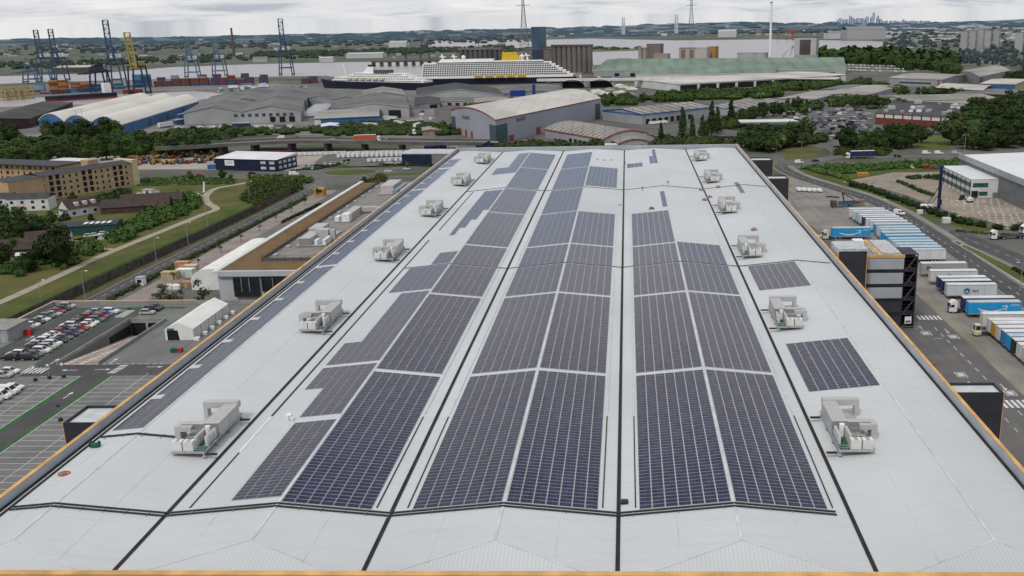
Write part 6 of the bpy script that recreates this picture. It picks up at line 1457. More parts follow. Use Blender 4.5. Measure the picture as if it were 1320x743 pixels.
def ridge(name, y, amp, seed, m, x0, x1, depth, prof, speck=0):
    rnd = random.Random(seed); b = MB(); n = 90
    ph = [rnd.uniform(0, 6.28) for _ in range(8)]
    def hh(u): return prof(u) + amp * sum(math.sin(u * (7 + 9 * k) + ph[k]) / (1.5 + k) for k in range(8)) * .35
    rows = [(0, 0), (.25, .55), (.5, .9), (.75, 1.0), (1.0, .9)]
    vs = [(x0 + (x1 - x0) * i / n, y + depth * d + 300 * math.sin(i * .37 + seed), max(0, hh(i / n)) * k) for d, k in rows for i in range(n + 1)]
    fs = [(r * (n + 1) + i, r * (n + 1) + i + 1, (r + 1) * (n + 1) + i + 1, (r + 1) * (n + 1) + i) for r in range(4) for i in range(n)]
    b.add(vs, fs, 0, True); o = struct(name, b, m)
    if speck:
        q = MB()
        for _ in range(speck):
            i = rnd.randrange(n); r = rnd.random() ** 1.4 * 2.9; k0 = int(r); f = r - k0; v0, v1 = Vector(vs[k0 * (n + 1) + i]), Vector(vs[(k0 + 1) * (n + 1) + i]); v2 = Vector(vs[k0 * (n + 1) + i + 1])
            p = v0 + (v1 - v0) * f + (v2 - v0) * rnd.random(); w_ = rnd.uniform(.003, .009) * y
            solid_core(q, (p.x, p.y, p.z), w_ * 1.8, w_, rnd.uniform(5, 13), rnd)
        h_ = q.build('hill_woods', M_lh3); h_['kind'] = 'stuff'
        for k in range(speck // 19):
            i = rnd.randrange(n); r = rnd.random() * 2.6; k0 = int(r); v0, v1 = Vector(vs[k0 * (n + 1) + i]), Vector(vs[(k0 + 1) * (n + 1) + i]); p = v0 + (v1 - v0) * (r - k0); w_ = rnd.uniform(.002, .006) * y
            tag(MB().box(-w_, w_, -15, 15, -6, rnd.uniform(7, 12)).build('far_building', mat('far_wall_pale', (.36, .37, .37), .8, .05, .01), loc=p), 'tiny pale building on the wooded hills across the river', 'building', 'distant buildings on the hills')
    return o
# skyline heights from west to east: (photo column of the survey, metres)
def lerp(tab):
    def f(u):
        px = -60 + u * 1440
        for (a, h0), (c_, h1) in zip(tab, tab[1:]):
            if a <= px <= c_: return h0 + (h1 - h0) * (px - a) / (c_ - a)
        return tab[-1][1] if px > tab[-1][0] else tab[0][1]
    return f
def span(d): return ((-60 - 812) / 1250 * d, (1380 - 812) / 1250 * d)
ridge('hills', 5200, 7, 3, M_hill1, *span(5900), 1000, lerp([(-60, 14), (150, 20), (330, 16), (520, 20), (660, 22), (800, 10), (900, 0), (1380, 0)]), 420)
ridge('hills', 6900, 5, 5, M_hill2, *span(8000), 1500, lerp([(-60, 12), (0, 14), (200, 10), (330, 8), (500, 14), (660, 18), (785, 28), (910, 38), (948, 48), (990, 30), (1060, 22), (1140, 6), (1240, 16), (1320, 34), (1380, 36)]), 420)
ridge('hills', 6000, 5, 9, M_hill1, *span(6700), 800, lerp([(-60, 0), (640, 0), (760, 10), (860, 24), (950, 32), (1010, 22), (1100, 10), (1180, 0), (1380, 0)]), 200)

# ------------------------------------------------------------------ sheds
def U(px, pyb, pyt):
    g = G(px, pyb); return g, (pyb - pyt) * mpp(g.y) * 1.03
M_wg = mat('shed_wall_grey', (.24, .25, .27), .7, .12, .05); M_wl = mat('shed_wall_light', (.33, .335, .34), .7, .1, .05); M_ww = mat('shed_wall_white', (.58, .58, .56), .7, .08, .05)
M_rg = mat('shed_roof_grey', (.14, .14, .134), .8, .2, .03, detail=8, stripes=(0, 7, .22, .12)); M_rd = mat('shed_roof_dark', (.055, .055, .055), .85, .2, .05); M_rl = mat('shed_roof_light', (.30, .285, .25), .75, .2, .02, detail=8, stripes=(0, 8, .25, .14)); M_rw = mat('shed_roof_white', (.48, .455, .41), .7, .16, .02, detail=8, stripes=(0, 9, .12, .1)); M_rgr = mat('shed_roof_green', (.165, .225, .175), .8, .14, .02, detail=8, stripes=(0, 24, .16, .35))
M_blw = mat('shed_wall_blue', (.045, .135, .285), .6, .12, .05); M_tealp = mat('teal_panel', (.05, .095, .105), .6); M_redt = mat('red_trim', (.30, .05, .045), .6); M_bluet = mat('blue_trim', (.03, .12, .36), .5)
def shed(label, A, B_, C_, h, rise=3.0, along='v', bays=1, arch=False, wall=None, endw=None, roof=None, trim=None, doors=(), name='warehouse', cat='warehouse', group=None, strips=0):
    """A-B is the visible end wall, B-C the visible long wall (ground points); ridge runs along 'v' (B-C) or 'u' (A-B)"""
    a, b0, c_ = (Vector((*p, 0)) if len(p) == 2 and abs(p[0]) > 1e9 else (G(*p) if not isinstance(p, Vector) else p) for p in (A, B_, C_))
    a.z = b0.z = c_.z = 0
    wall = wall or M_wl; endw = endw or wall; roof = roof or M_rg
    t = thing(name, label, cat, b0, group=group)
    uA, vC = a - b0, c_ - b0
    across, run_ = (uA, vC) if along == 'v' else (vC, uA)
    prof = []                                   # (s across 0..1, z)
    for k in range(bays):
        m = 10 if arch else 2
        for j in range(m + (1 if k == bays - 1 else 0)):
            f = j / m; z = h + rise * (math.sin(PI * f) ** .8 if arch else 1 - abs(2 * f - 1)); prof.append(((k + f) / bays, z))
    Pt = lambda s, r, z: across * s + run_ * r + Vector((0, 0, z))
    def endface(r, mb):
        vs = [Pt(0, r, 0)] + [Pt(s, r, z) for s, z in prof] + [Pt(1, r, 0)]
        cpt = [Pt(.5, r, 0)]; mb.add(vs, [tuple(range(len(vs)))])
    for q_ in (0, 1):
        e = MB(); endface(q_, e); e.build('end_wall', endw if along == 'v' else wall, t)
        l = MB(); l.quad(Pt(q_, 0, 0), Pt(q_, 1, 0), Pt(q_, 1, h), Pt(q_, 0, h)); l.build('side_wall', wall if along == 'v' else endw, t)
    r = MB(); ov = .6 / max(1, run_.length); os_ = .5 / max(1, across.length)
    pr = [(prof[0][0] - os_, prof[0][1] - .1)] + prof[1:-1] + [(prof[-1][0] + os_, prof[-1][1] - .1)]
    for (s0, z0), (s1, z1) in zip(pr, pr[1:]):
        r.quad(Pt(s0, -ov, z0 + .25), Pt(s1, -ov, z1 + .25), Pt(s1, 1 + ov, z1 + .25), Pt(s0, 1 + ov, z0 + .25))
    r.build('roof', roof, t)
    f = MB()
    for rr in (-ov, 1 + ov):
        for (s0, z0), (s1, z1) in zip(pr, pr[1:]): f.quad(Pt(s0, rr, z0 - .5), Pt(s1, rr, z1 - .5), Pt(s1, rr, z1 + .25), Pt(s0, rr, z0 + .25))
    for s_ in (pr[0], pr[-1]): f.quad(Pt(s_[0], -ov, s_[1] - .5), Pt(s_[0], 1 + ov, s_[1] - .5), Pt(s_[0], 1 + ov, s_[1] + .25), Pt(s_[0], -ov, s_[1] + .25))
    f.build('eaves', trim or wall, t)
    for k in range(strips):
        q = MB(); u0 = (k + .5) / strips
        for (s0, z0), (s1, z1) in zip(pr, pr[1:]): q.quad(Pt(s0, u0 - .12 / strips, z0 + .3), Pt(s1, u0 - .12 / strips, z1 + .3), Pt(s1, u0 + .12 / strips, z1 + .3), Pt(s0, u0 + .12 / strips, z0 + .3))
        q.build('rooflight_strip', M_strip, t)
    for side, u0, u1, z0, z1, m_, nm in doors:
        d = uA if side == 'u' else vC; o_ = (vC if side == 'u' else uA).normalized() * -.15
        p0, p1 = d * u0 + o_, d * u1 + o_
        MB().quad(p0 + Vector((0, 0, z0)), p1 + Vector((0, 0, z0)), p1 + Vector((0, 0, z1)), p0 + Vector((0, 0, z1))).build(nm, m_, t)
    return t, uA, vC
M_strip = mat('rooflight', (.10, .095, .085), .7)
M_win = mat('window_far', (.06, .07, .08), .3)
def drs(side, n, a, b, z0, z1, m_=None, nm='door', fill=.6): return [(side, a + (b - a) * k / n, a + (b - a) * (k + fill) / n, z0, z1, m_ or M_dark, nm) for k in range(n)]
t, uA, vC = shed('large grey shed with pale arched roof, red trim and teal corner panels', (583, 171), (640, 187), (775, 153), 17.5, 5.0, arch=True, wall=mat('shed_wall_lilac', (.33, .335, .37), .6, .06, .03), roof=M_rw, trim=M_redt, doors=[('u', .0, .13, 0, 13.5, M_tealp, 'teal_panel'), ('v', .0, .09, 0, 13.5, M_tealp, 'teal_panel'), ('u', .9, 1.0, 0, 13, M_tealp, 'teal_panel'), ('v', .93, .99, 0, 13.5, M_tealp, 'teal_panel'), ('v', .1, .14, 0, 4.5, M_redt, 'red_door'), ('v', .33, .37, 0, 5.5, M_redt, 'red_door')] + [('u', .5 + .13 * k, .55 + .13 * k, 0, 5, M_redt, 'red_door') for k in range(4)])
for d, off, s_, fr in ((uA, vC, 3.8, .64), (vC, uA, 3.6, .2)):
    n_ = -off.normalized() * .4; p = d * fr + n_ + Vector((0, 0, 14.2)); ang = math.atan2(d.y, d.x) + (PI if d is uA else 0)
    put_text('HILAERTS', s_, M_chassis, t, p, (PI / 2, 0, ang))
shed('curved roof pavilion with striped rooflights in front of the large grey shed', (843, 188), (778, 192), (703, 178), 6.5, 5.0, arch=True, wall=M_wl, roof=M_rl, trim=M_redt, strips=13, doors=drs('u', 4, .15, .9, 1, 4.5, M_win, 'window') + drs('v', 6, .1, .6, .2, 3, M_dark, 'door'), cat='showroom', name='pavilion')
shed('small arched entrance hall attached before the striped pavilion', (838, 193), (798, 195), (788, 190), 5.0, 2.5, arch=True, wall=M_wl, roof=M_rl, trim=M_redt, doors=drs('u', 3, .1, .9, .3, 3.5, M_win, 'window'), cat='showroom', name='pavilion')
shed('long pale shed with bright blue gable and row of loading doors', (777, 155), (828, 161), (915, 151), 8.5, 3.0, wall=M_wl, endw=M_wl, roof=M_rl, trim=M_bluet, strips=8, doors=drs('v', 8, .05, .75, 0, 4.2) + [('u', 0, .98, 7.2, 8.4, M_bluet, 'blue_fascia')])
shed('low beige roofed shed behind the blue gabled one', (908, 148), (962, 149), (1003, 138), 6.0, 2.0, wall=M_wl, roof=M_rl, bays=2, strips=6)
shed('very long green roofed dock shed with pale gable beyond the trees', (766, 99), (1090, 98), (1083, 88), 9.5, 12.0, along='u', wall=M_ww, endw=M_wl, roof=M_rgr, doors=drs('u', 14, .04, .96, 0, 5, M_dark, 'door', .3))
shed('green roofed dock shed in front with white gable end', (820, 105), (1000, 104), (1000, 96), 9.5, 7.5, along='u', wall=M_ww, roof=M_rgr)
shed('pale canopy shed with dark open front before the green dock sheds', (818, 112), (872, 118), (1090, 105), 8.5, 1.0, wall=M_ww, roof=M_rw, doors=drs('v', 9, .02, .98, 0, 6.8, M_dark, 'open_bay', .86))
shed('small grey shed at the west end of the green dock sheds', (722, 92), (766, 94), (764, 88), 10, 4, wall=M_wl, roof=M_rl)
shed('three arched cream roofed dock sheds with bright blue walls', (52, 168), (156, 175), (257, 141), 8.5, 6.5, arch=True, bays=3, wall=M_blw, roof=mat('arch_roof', (.50, .47, .40), .75, col2=(.60, .585, .55), scale=.012), trim=M_ww, doors=drs('v', 3, .3, .95, 0, 6, mat('navy_door', (.02, .06, .16), .6), 'door', .15))
shed('dark roofed open shed with pale rooflight strips west of the blue sheds', (-60, 178), (40, 165), (95, 142), 8, 4, wall=M_darkbrick, roof=M_rd, strips=0, doors=drs('v', 5, .1, .9, 0, 6, M_dark, 'open_bay', .8))
shed('wide grey shed with pale lower wall and twin ridges west of the loading yard', (238, 161), (388, 157), (397, 134), 10.5, 5, bays=2, wall=M_wl, roof=M_rg, doors=drs('u', 9, .06, .6, 5.5, 8.2, M_win, 'window', .5) + drs('u', 3, .05, .3, 0, 5, M_dark, 'door', .6))
shed('grey shed with beige roof behind the twin ridged one', (290, 146), (396, 143), (402, 127), 10.5, 4.0, bays=2, wall=M_wg, roof=M_rg)
shed('grey gabled shed with dark door beside the small blue unit', (440, 152), (528, 152), (523, 136), 9.5, 4.0, wall=M_wl, roof=M_rg, strips=0, doors=[('u', .12, .3, 0, 7, M_dark, 'door')])
shed('grey two bay shed left behind the gabled one'.replace('left behind', 'behind'), (394, 139), (468, 141), (466, 130), 9.5, 3.6, bays=2, wall=M_wg, roof=M_rg)
shed('striped roof shed next to the dark ship hull', (469, 134), (522, 133), (519, 125), 8.5, 3.6, wall=M_wg, roof=M_rl, strips=7)
shed('low blue unit with beige roof and white corner beside the flyover', (406, 166), (489, 162), (490, 151), 8, 1.2, along='u', wall=M_blw, roof=M_rl, doors=[('u', .9, .999, 0, 7.8, M_ww, 'white_corner')])
shed('dark roofed gabled shed below the cruise ship', (537, 132), (650, 132), (640, 122), 7.5, 6.5, wall=M_wl, roof=M_rd, doors=drs('u', 3, .2, .9, 0, 4.5, M_dark, 'door', .35))
shed('mid grey gabled shed below the cruise ship lifeboats', (642, 129), (738, 128), (722, 121), 6.0, 4.0, wall=M_wg, roof=M_rg)
shed('small dark lean-to store beside the dark roofed shed', (535, 141), (567, 139), (565, 130), 5, 1.5, wall=M_wg, roof=M_rd, doors=[('u', .1, .4, 0, 3.5, M_dark, 'door')])
shed('low grey office terrace in front of the dark roofed shed', (567, 136), (618, 137), (617, 131), 4.5, 1, wall=M_wl, roof=M_rg, doors=drs('u', 4, .1, .9, 0, 3, M_dark, 'door', .5))
shed('red and cream site building beside the grey terrace', (612, 139), (656, 136), (654, 131), 5, .8, wall=mat('cream_red', (.36, .22, .18), .7), roof=M_rl)
shed('dark blue roofless yard building at the foot of the flyover embankment', (415, 171), (437, 170), (437, 166), 4.5, .8, wall=M_blw, roof=M_ww, name='yard_store', cat='store')
shed('pale low office behind the trailers in the loading yard', (545, 176), (568, 175), (567, 171), 4.5, .6, wall=mat('brick_pale', (.32, .22, .19), .8), roof=M_rl, name='gatehouse', cat='gatehouse')
# right hand estate
M_cg = mat('pale_green_wall', (.48, .52, .40), .7, .06, .05); M_rbrick = mat('red_brick', (.17, .045, .035), .85, .1, .2)
t, uA, vC = shed('long red brick depot with white parapet panels and cluttered dark roof', (1262, 148), (1250, 168), (1128, 160), 8.6, .3, wall=M_rbrick, roof=M_rd)
for k in range(10):
    p0, p1 = vC * (k / 10 + .006), vC * ((k + .9) / 10); o_ = uA.normalized() * -.3
    MB().add([p0 + o_ + Vector((0, 0, 5.2)), p1 + o_ + Vector((0, 0, 5.2)), p1 + o_ + Vector((0, 0, 8.8)), p0 + o_ + Vector((0, 0, 8.8))], [(0, 1, 2, 3)]).build('parapet_panel', M_ww, t)
for k in range(26):
    p = uA * RND.uniform(.1, .95) + vC * RND.uniform(.05, .95); s_ = RND.uniform(1, 3)
    MB().bbox(p.x - s_, p.x + s_, p.y - s_ * .7, p.y + s_ * .7, 8.6, 8.9 + s_, .15).build('roof_unit', (M_duct, M_white, M_galv)[k % 3], t)
shed('pale green walled shed with broad cream roof behind the red brick depot', (1134, 134), (1169, 140), (1284, 137), 7.5, 2.0, wall=M_cg, roof=M_rl, doors=drs('v', 7, .1, .5, 1.5, 3, M_win, 'window', .4))
shed('navy shed with white roof behind the pale green one', (1205, 122), (1266, 126), (1278, 119), 7, 1.5, along='u', wall=M_navyw, roof=M_rw)
shed('long grey shed with ribbon window beyond the estate trees', (1146, 110), (1214, 113), (1244, 106), 9, 1.5, along='u', wall=M_wl, roof=M_rl, doors=[('u', .2, .8, 3, 5, M_win, 'ribbon_window'), ('u', .05, .08, 0, 8, M_redt, 'red_panel')])
shed('tall grey shed with red corner next to the long grey one', (1240, 104), (1262, 113), (1302, 103), 12, 2, wall=M_wg, roof=M_rl, doors=[('v', .0, .1, 3, 11, M_redt, 'red_panel')])
shed('white roofed shed with yellow and blue walls at the estate edge', (1263, 118), (1308, 119), (1335, 112), 8.5, 2.0, along='u', wall=mat('yellow_wall', (.40, .34, .16), .7), endw=M_bluet, roof=M_rw, doors=drs('u', 3, .1, .9, 1, 4, M_win, 'window'))
for i, (A, B2, C2, h_) in enumerate((((1052, 128), (1118, 129), (1160, 117), 5), ((1003, 133), (1050, 134), (1090, 124), 4.5), ((1060, 121), (1100, 121), (1120, 116), 5), ((1225, 130), (1300, 131), (1320, 124), 6), ((960, 110), (1080, 109), (1082, 106), 6))):
    shed(('low grey flat roofed unit nearest the car lot trees', 'low beige roofed unit before the dock sheds', 'small grey unit behind the low flat roofed one', 'brown low shed at the east edge of the estate', 'dark open shed strip under the green dock roof')[i], A, B2, C2, h_, 1.0, wall=(M_wl, M_wl, M_wg, M_darkbrick, M_dark)[i], roof=(M_rl, M_rl, M_rg, M_rg, M_rw)[i])
# petrol station
t = thing('petrol_station', 'petrol station with green and white canopy among dark trees', 'petrol station', (*G(990, 168).xy, 0))
MB().box(-22, 20, -9, 9, 6.0, 7.2).build('canopy', mat('canopy_green', (.10, .24, .13), .6), t); MB().box(-22.1, 20.1, -9.1, 9.1, 6.9, 7.35).build('canopy_edge', M_ww, t)
for x in (-16, -5, 6, 16): MB().box(x - .3, x + .3, -.3, .3, 0, 6).build('column', M_ww, t)
MB().box(-6, 26, 12, 22, 0, 5).build('shop', M_wl, t)
t = thing('price_sign', 'bright green price sign standing before the petrol station', 'sign', (*G(982, 182).xy, 0)); MB().box(-2.6, 2.6, -.4, .4, 1.5, 9).build('board', mat('sign_green', (.03, .32, .09), .5), t); MB().box(-2.2, 2.2, -.45, -.41, 4, 7).build('white_panel', M_white, t); MB().box(-2.5, -2.1, -.3, .3, 0, 1.5).box(2.1, 2.5, -.3, .3, 0, 1.5).build('post', M_steelpole, t)
t = thing('bus_shelter', 'long white shelter on the road behind the roof edge', 'shelter', (*G(795, 194).xy, 0)); MB().box(-8, 8, -2, 2, 3.6, 4.4).build('roof', M_white, t); MB().box(-7.6, 7.6, 1.6, 1.9, 0, 3.6).build('back_wall', M_glass, t)
g = G(633, 192); TU.put((g.x + 8, g.y, .05), PI, 'white lorry cab on the road behind the warehouse roof edge', None, WHITE); TR.put((g.x + 5.2, g.y, .05), PI, 'dark blue trailer behind the white cab at the roof edge', None, NAVY)
g = G(566, 197); TU.put((g.x + 8, g.y, .05), PI, 'white lorry cab beside the small navy building', None, WHITE); TR.put((g.x + 5.2, g.y, .05), PI, 'blue trailer beside the small navy building', None, (.03, .07, .25))
for i, (px, py) in enumerate(((587, 193), (597, 194), (657, 189), (745, 191))): g = G(px, py); FARVAN.put((g.x, g.y, .05), .3, ('first white van parked by the far roof corner', 'second white van parked by the far roof corner', 'white van below the grey shed teal panel', 'white van behind the central roof edge')[i], None, WHITE)
ribbon('road', smooth([(-110, 640), (-60, 612), (0, 600), (70, 590), (95, 575)]), 9, M_asph2, .03)
ribbon('road', [tuple(G(*p).xy) for p in ((1001, 180), (975, 170), (942, 172), (934, 163), (940, 157), (960, 150))], 12, M_conc2, .05)
ribbon('road', smooth([tuple(G(*p).xy) for p in ((1030, 212), (1060, 206), (1083, 200), (1075, 192), (1052, 187), (1040, 182))], 5), 11, M_asph2, .05)
ribbon('road', [tuple(G(*p).xy) for p in ((1083, 203), (1130, 203), (1240, 200), (1340, 199))], 9, M_asph2, .052)
sheet('green_field', PX((1177, 183), (1182, 192), (1222, 194), (1232, 170), (1215, 166)), mat('field_green', (.085, .105, .02), .95, .15, .05), .05)
sheet('green_field', PX((1008, 190), (1012, 206), (1050, 204), (1060, 192), (1035, 186)), M_grass, .045)
# lots of cars
lotc = [WHITE, SILVER, SILVER, GREY, BLACK, NAVY, WHITE, SILVER, GREY, WHITE, BLACK, SILVER, GREY, WHITE]
k = 0
for r in range(15):
    py = 143 + r * 2.75
    for i in range(20):
        px = 1008 + i * (5.6 + r * .1) + r * 1.5 + RND.uniform(-1, 1)
        if px > 1122 + (r > 7) * 12 or RND.random() < .17 or (px > 1095 and r > 12): continue
        g = G(px, py); c_ = RND.choice(lotc); v = RND.random() < .12
        k += 1
        (FARVAN if v else FARCAR).put((g.x, g.y, .05), .35 + RND.choice((0, 0, 1.57)), f'{CN[c_]} {"van" if v else "car"} in the crowded car lot before the red brick depot', 'vehicles in the crowded car lot', c_)
lot(FARVAN, [tuple(G(1080 + (i % 18) * 5, 84 + (i // 18) * 3.4 + (i % 18) * .15).xy) for i in range(54)], '# van in the distant storage lot below the dark wood', 'vans in the distant storage lot', [WHITE, WHITE, SILVER], .4)
lot(FARVAN, [tuple(G(232 + (i % 17) * 9 + RND.uniform(-2, 2), 166 + (i // 17) * 3.2 - (i % 17) * .12).xy) for i in range(51)], '# van in the loading yard before the wide grey shed', 'vans in the loading yard', [WHITE, WHITE, SILVER, GREY], .7)
lot(FARCAR, [tuple(G(845 + (i % 12) * 9 + RND.uniform(-2, 2), 178 + (i // 12) * 5).xy) for i in range(24)], '# car in the tree screened lot behind the roof edge', 'cars in the tree screened lot', [WHITE, SILVER, GREY, BLACK], .5)
lot(FARCAR, [tuple(G(1120 + (i % 12) * 9, 165 + (i // 12) * 4 + (i % 12) * .5).xy) for i in range(24)], '# car parked along the red brick depot front', 'cars along the depot front', [WHITE, SILVER, GREY, BLACK], .2)
lot(FARVAN, [tuple(G(840 + i * 6, 160.5 - i * .6).xy) for i in range(4)], 'white coach like van at the blue gabled shed doors'.replace('coach like ', ''), 'vans at the blue gabled shed', [WHITE], .3)
for i in range(16):
    g = G(392 + (i % 8) * 2.6, 150 - (i % 8) * 1.9 + (i // 8) * 2.0)
    TR.put((g.x, g.y, .05), .35, 'white box trailer in the slanted row between the grey sheds', 'trailers between the grey sheds', PALE)
for i, (px, py, c_) in enumerate(((205, 166, WHITE), (225, 162, BLUE), (230, 154, BLUE), (60, 167, WHITE), (300, 166, NAVY), (102, 186, PALE), (62, 186, PALE))):
    g = G(px, py); TR.put((g.x, g.y, .05), (1.2, 1.3, 1.3, .4, .1, .2, .2)[i], ('white trailer parked before the blue arched sheds', 'blue trailer by the blue shed wall', 'second blue trailer further along the blue shed wall', 'white trailer at the west end of the blue sheds', 'navy trailer among the yard vans', 'long pale trailer under the belt trees', 'second pale trailer under the belt trees')[i], None, c_)
for i in range(84):
    px, py = RND.choice(((RND.uniform(262, 400), RND.uniform(112, 120)), (RND.uniform(262, 400), RND.uniform(110, 118)), (RND.uniform(400, 530), RND.uniform(153, 168)), (RND.uniform(530, 640), RND.uniform(140, 168)), (RND.uniform(655, 740), RND.uniform(128, 134)), (RND.uniform(700, 800), RND.uniform(100, 108)))); g = G(px, py)
    if i % 3 == 0: TR.put((g.x, g.y, .03), RND.uniform(0, 3), 'parked trailer among the clutter of the dock sheds', 'trailers among the dock sheds', RND.choice([PALE, GREY, BLUE, WHITE]))
    else: FARVAN.put((g.x, g.y, .03), RND.uniform(0, 3), 'parked van among the clutter of the dock sheds', 'vans among the dock sheds', RND.choice([WHITE, GREY, SILVER]))
# heaps, blue plant, linkspan
M_heap = mat('white_heap', (.50, .49, .44), .9, .15, .1)
for i in range(26):
    px, py = 742 + (i % 13) * 6 + RND.uniform(-3, 3), 127 - (i // 13) * 7 + RND.uniform(-3, 3) - (i % 13) * .6; g = G(px, py); s_ = RND.uniform(5, 10); b = MB(); n = 9
    vs = [(0, 0, s_ * .45)] + [(math.cos(2 * PI * q / n) * r * s_ * RND.uniform(.8, 1.2), math.sin(2 * PI * q / n) * r * s_ * RND.uniform(.8, 1.2), z * s_) for r, z in ((.5, .33), (1, 0)) for q in range(n)]
    b.add(vs, [(0, 1 + q, 1 + (q + 1) % n) for q in range(n)] + [(1 + q, 1 + n + q, 1 + n + (q + 1) % n, 1 + (q + 1) % n) for q in range(n)])
    tag(b.build('heap', M_heap if i % 4 else M_dirt, loc=(g.x, g.y, 0)), 'pale heap of bulk material beside the dock road' if i % 4 else 'brown heap of bulk material beside the dock road', 'heap', 'heaps of bulk material')
t = thing('screening_plant', 'bright blue screening plant with tower below the cruise ship', 'plant', (*G(675, 131).xy, 0)); M_bp = mat('plant_blue', (.01, .04, .20), .6)
MB().box(-14, 2, -3, 3, 6, 12).build('hopper', M_bp, t); MB().box(-13, -12, -2, 2, 0, 6).box(0, 1, -2, 2, 0, 6).build('frame', M_bp, t); MB().box(10, 13, -2, 2, 0, 18).build('tower', M_bp, t); MB().beam((0, 0, 5), (18, 0, 3), 2, 1.5).build('conveyor', M_bp, t)
t = thing('linkspan', 'white passenger bridge with two dark arches at the ship stern', 'bridge', (*G(752, 114).xy, 0), -.1)
MB().box(-60, 110, 0, 8, 9, 12).build('deck', M_ww, t)
for x in (-14, 22):
    b = MB()
    for k in range(10): a0, a1 = PI * k / 10, PI * (k + 1) / 10; b.quad((x - 16 * math.cos(a0), -2, 2 + 9 * math.sin(a0)), (x - 16 * math.cos(a1), -2, 2 + 9 * math.sin(a1)), (x - 16 * math.cos(a1), 14, 2 + 9 * math.sin(a1)), (x - 16 * math.cos(a0), 14, 2 + 9 * math.sin(a0)))
    b.build('arch', M_ww, t); MB().box(x - 14, x + 14, 6, 7, 0, 8.5).build('dark_opening', M_dark, t)
# ------------------------------------------------------------------ ships
M_hull = mat('hull_navy', (.012, .016, .034), .5); M_shw = mat('ship_white', (.78, .78, .76), .5, .04, .05); M_fun = mat('funnel_yellow', (.62, .40, .02), .5); M_balc = mat('balcony_shade', (.085, .095, .11), .4)
P0, P1 = G(529, 110.5), G(742, 107)
d = P1 - P0; L_ = d.length; ang = math.atan2(d.y, d.x)
cs = thing('cruise_ship', 'big white cruise ship with rows of balconies and a yellow funnel', 'cruise ship', P0, ang); cs.scale = (1, 1, .95)
b = MB(); n = 14
def hullpts(z, k): return [(x, 15 - 15 * math.sin(min(1, x / 26 + .05) * PI / 2) * k, z) for x in [L_ * i / n for i in range(n + 1)]] + [(x, 15 + 15 * math.sin(min(1, x / 26 + .05) * PI / 2) * k, z) for x in [L_ * i / n for i in range(n, -1, -1)]]
lo_, hi_ = hullpts(-1, .9), hullpts(9, 1.0); m_ = len(lo_)
b.add(lo_ + hi_, [(i, (i + 1) % m_, m_ + (i + 1) % m_, m_ + i) for i in range(m_)] + [tuple(range(m_, 2 * m_))]); b.build('hull', M_hull, cs)
SX = 16; su = MB(); lv = []
for k in range(7):
    z0 = 9 + k * 3.0; x1 = L_ - 4 - k * 5.0; x0 = SX + k * .4; su.box(x0, x1, 0, 30, z0, z0 + 2.98); lv.append((x0, x1, z0))
su.build('superstructure', M_shw, cs)
MB().box(SX + 22, L_ - 46, 2, 28, 30, 32.5).box(SX + 26, SX + 100, 5, 25, 32.5, 35.5).build('upper_deck', M_shw, cs)
MB().box(SX + 22, L_ - 44, 1.9, 1.995, 30.3, 31.8).build('deck_window_band', M_balc, cs)
for k, (x0, x1, z0) in enumerate(lv[1:], 1):
    q = MB(); n = int((x1 - x0 - 3) / 3.3)
    for i in range(n): q.quad((x0 + 2 + i * 3.3, -.06, z0 + .7), (x0 + 4.5 + i * 3.3, -.06, z0 + .7), (x0 + 4.5 + i * 3.3, -.06, z0 + 2.7), (x0 + 2 + i * 3.3, -.06, z0 + 2.7))
    q.build('balcony_row', M_balc, cs)
for k in range(5):
    q = MB(); x = SX + 74 + k * 15; q.bbox(x, x + 12, -3.2, -.2, 9.6, 13.2, .8); bt = q.build('lifeboat', M_fun, cs); MB().box(x + 2, x + 10, -3.3, -3.21, 11.2, 12).build('lifeboat_windows', M_balc, bt)
fx = SX + 112
f = MB(); f.add([(fx, 9, 33), (fx + 26, 9, 33), (fx + 26, 21, 33), (fx, 21, 33), (fx + 1, 10, 45), (fx + 19, 10, 45), (fx + 19, 20, 45), (fx + 1, 20, 45)], [(0, 1, 5, 4), (1, 2, 6, 5), (2, 3, 7, 6), (3, 0, 4, 7), (4, 5, 6, 7)]); fo = f.build('funnel', M_fun, cs); MB().box(fx + 3, fx + 17, 11, 19, 45, 47.5).build('funnel_cap', M_chassis, fo)
MB().box(fx - 2, fx + 32, 6, 24, 30.01, 33).build('funnel_base', M_shw, cs)
for x in (SX + 58, SX + 140): 
    q = MB(); 
    for j in range(5):
        a0, a1 = -PI / 2 + PI * j / 5, -PI / 2 + PI * (j + 1) / 5
        for i in range(8): u0, u1 = 2 * PI * i / 8, 2 * PI * (i + 1) / 8; q.add([(x + 3 * math.cos(a0) * math.cos(u0), 15 + 3 * math.cos(a0) * math.sin(u0), 38.5 + 3 * math.sin(a0)), (x + 3 * math.cos(a0) * math.cos(u1), 15 + 3 * math.cos(a0) * math.sin(u1), 38.5 + 3 * math.sin(a0)), (x + 3 * math.cos(a1) * math.cos(u1), 15 + 3 * math.cos(a1) * math.sin(u1), 38.5 + 3 * math.sin(a1)), (x + 3 * math.cos(a1) * math.cos(u0), 15 + 3 * math.cos(a1) * math.sin(u0), 38.5 + 3 * math.sin(a1))], [(0, 1, 2, 3)], 0, True)
    q.tube((x, 15, 32), (x, 15, 36), 1.2, n=6); q.build('radar_dome', M_shw, cs)
for x in (SX + 30, SX + 46, SX + 148): MB().beam((x, 15, 33), (x - 2.5, 15, 43), 3.5, 2).box(x - 5, x + 3, 12, 18, 39, 40).build('mast', M_shw, cs)
P0, P1 = G(411, 114), G(548, 117); d = P1 - P0; L2 = d.length
s2 = thing('liner', 'smaller cruise liner with dark navy hull and low white decks', 'ship', P0, math.atan2(d.y, d.x))
b = MB(); n = 12
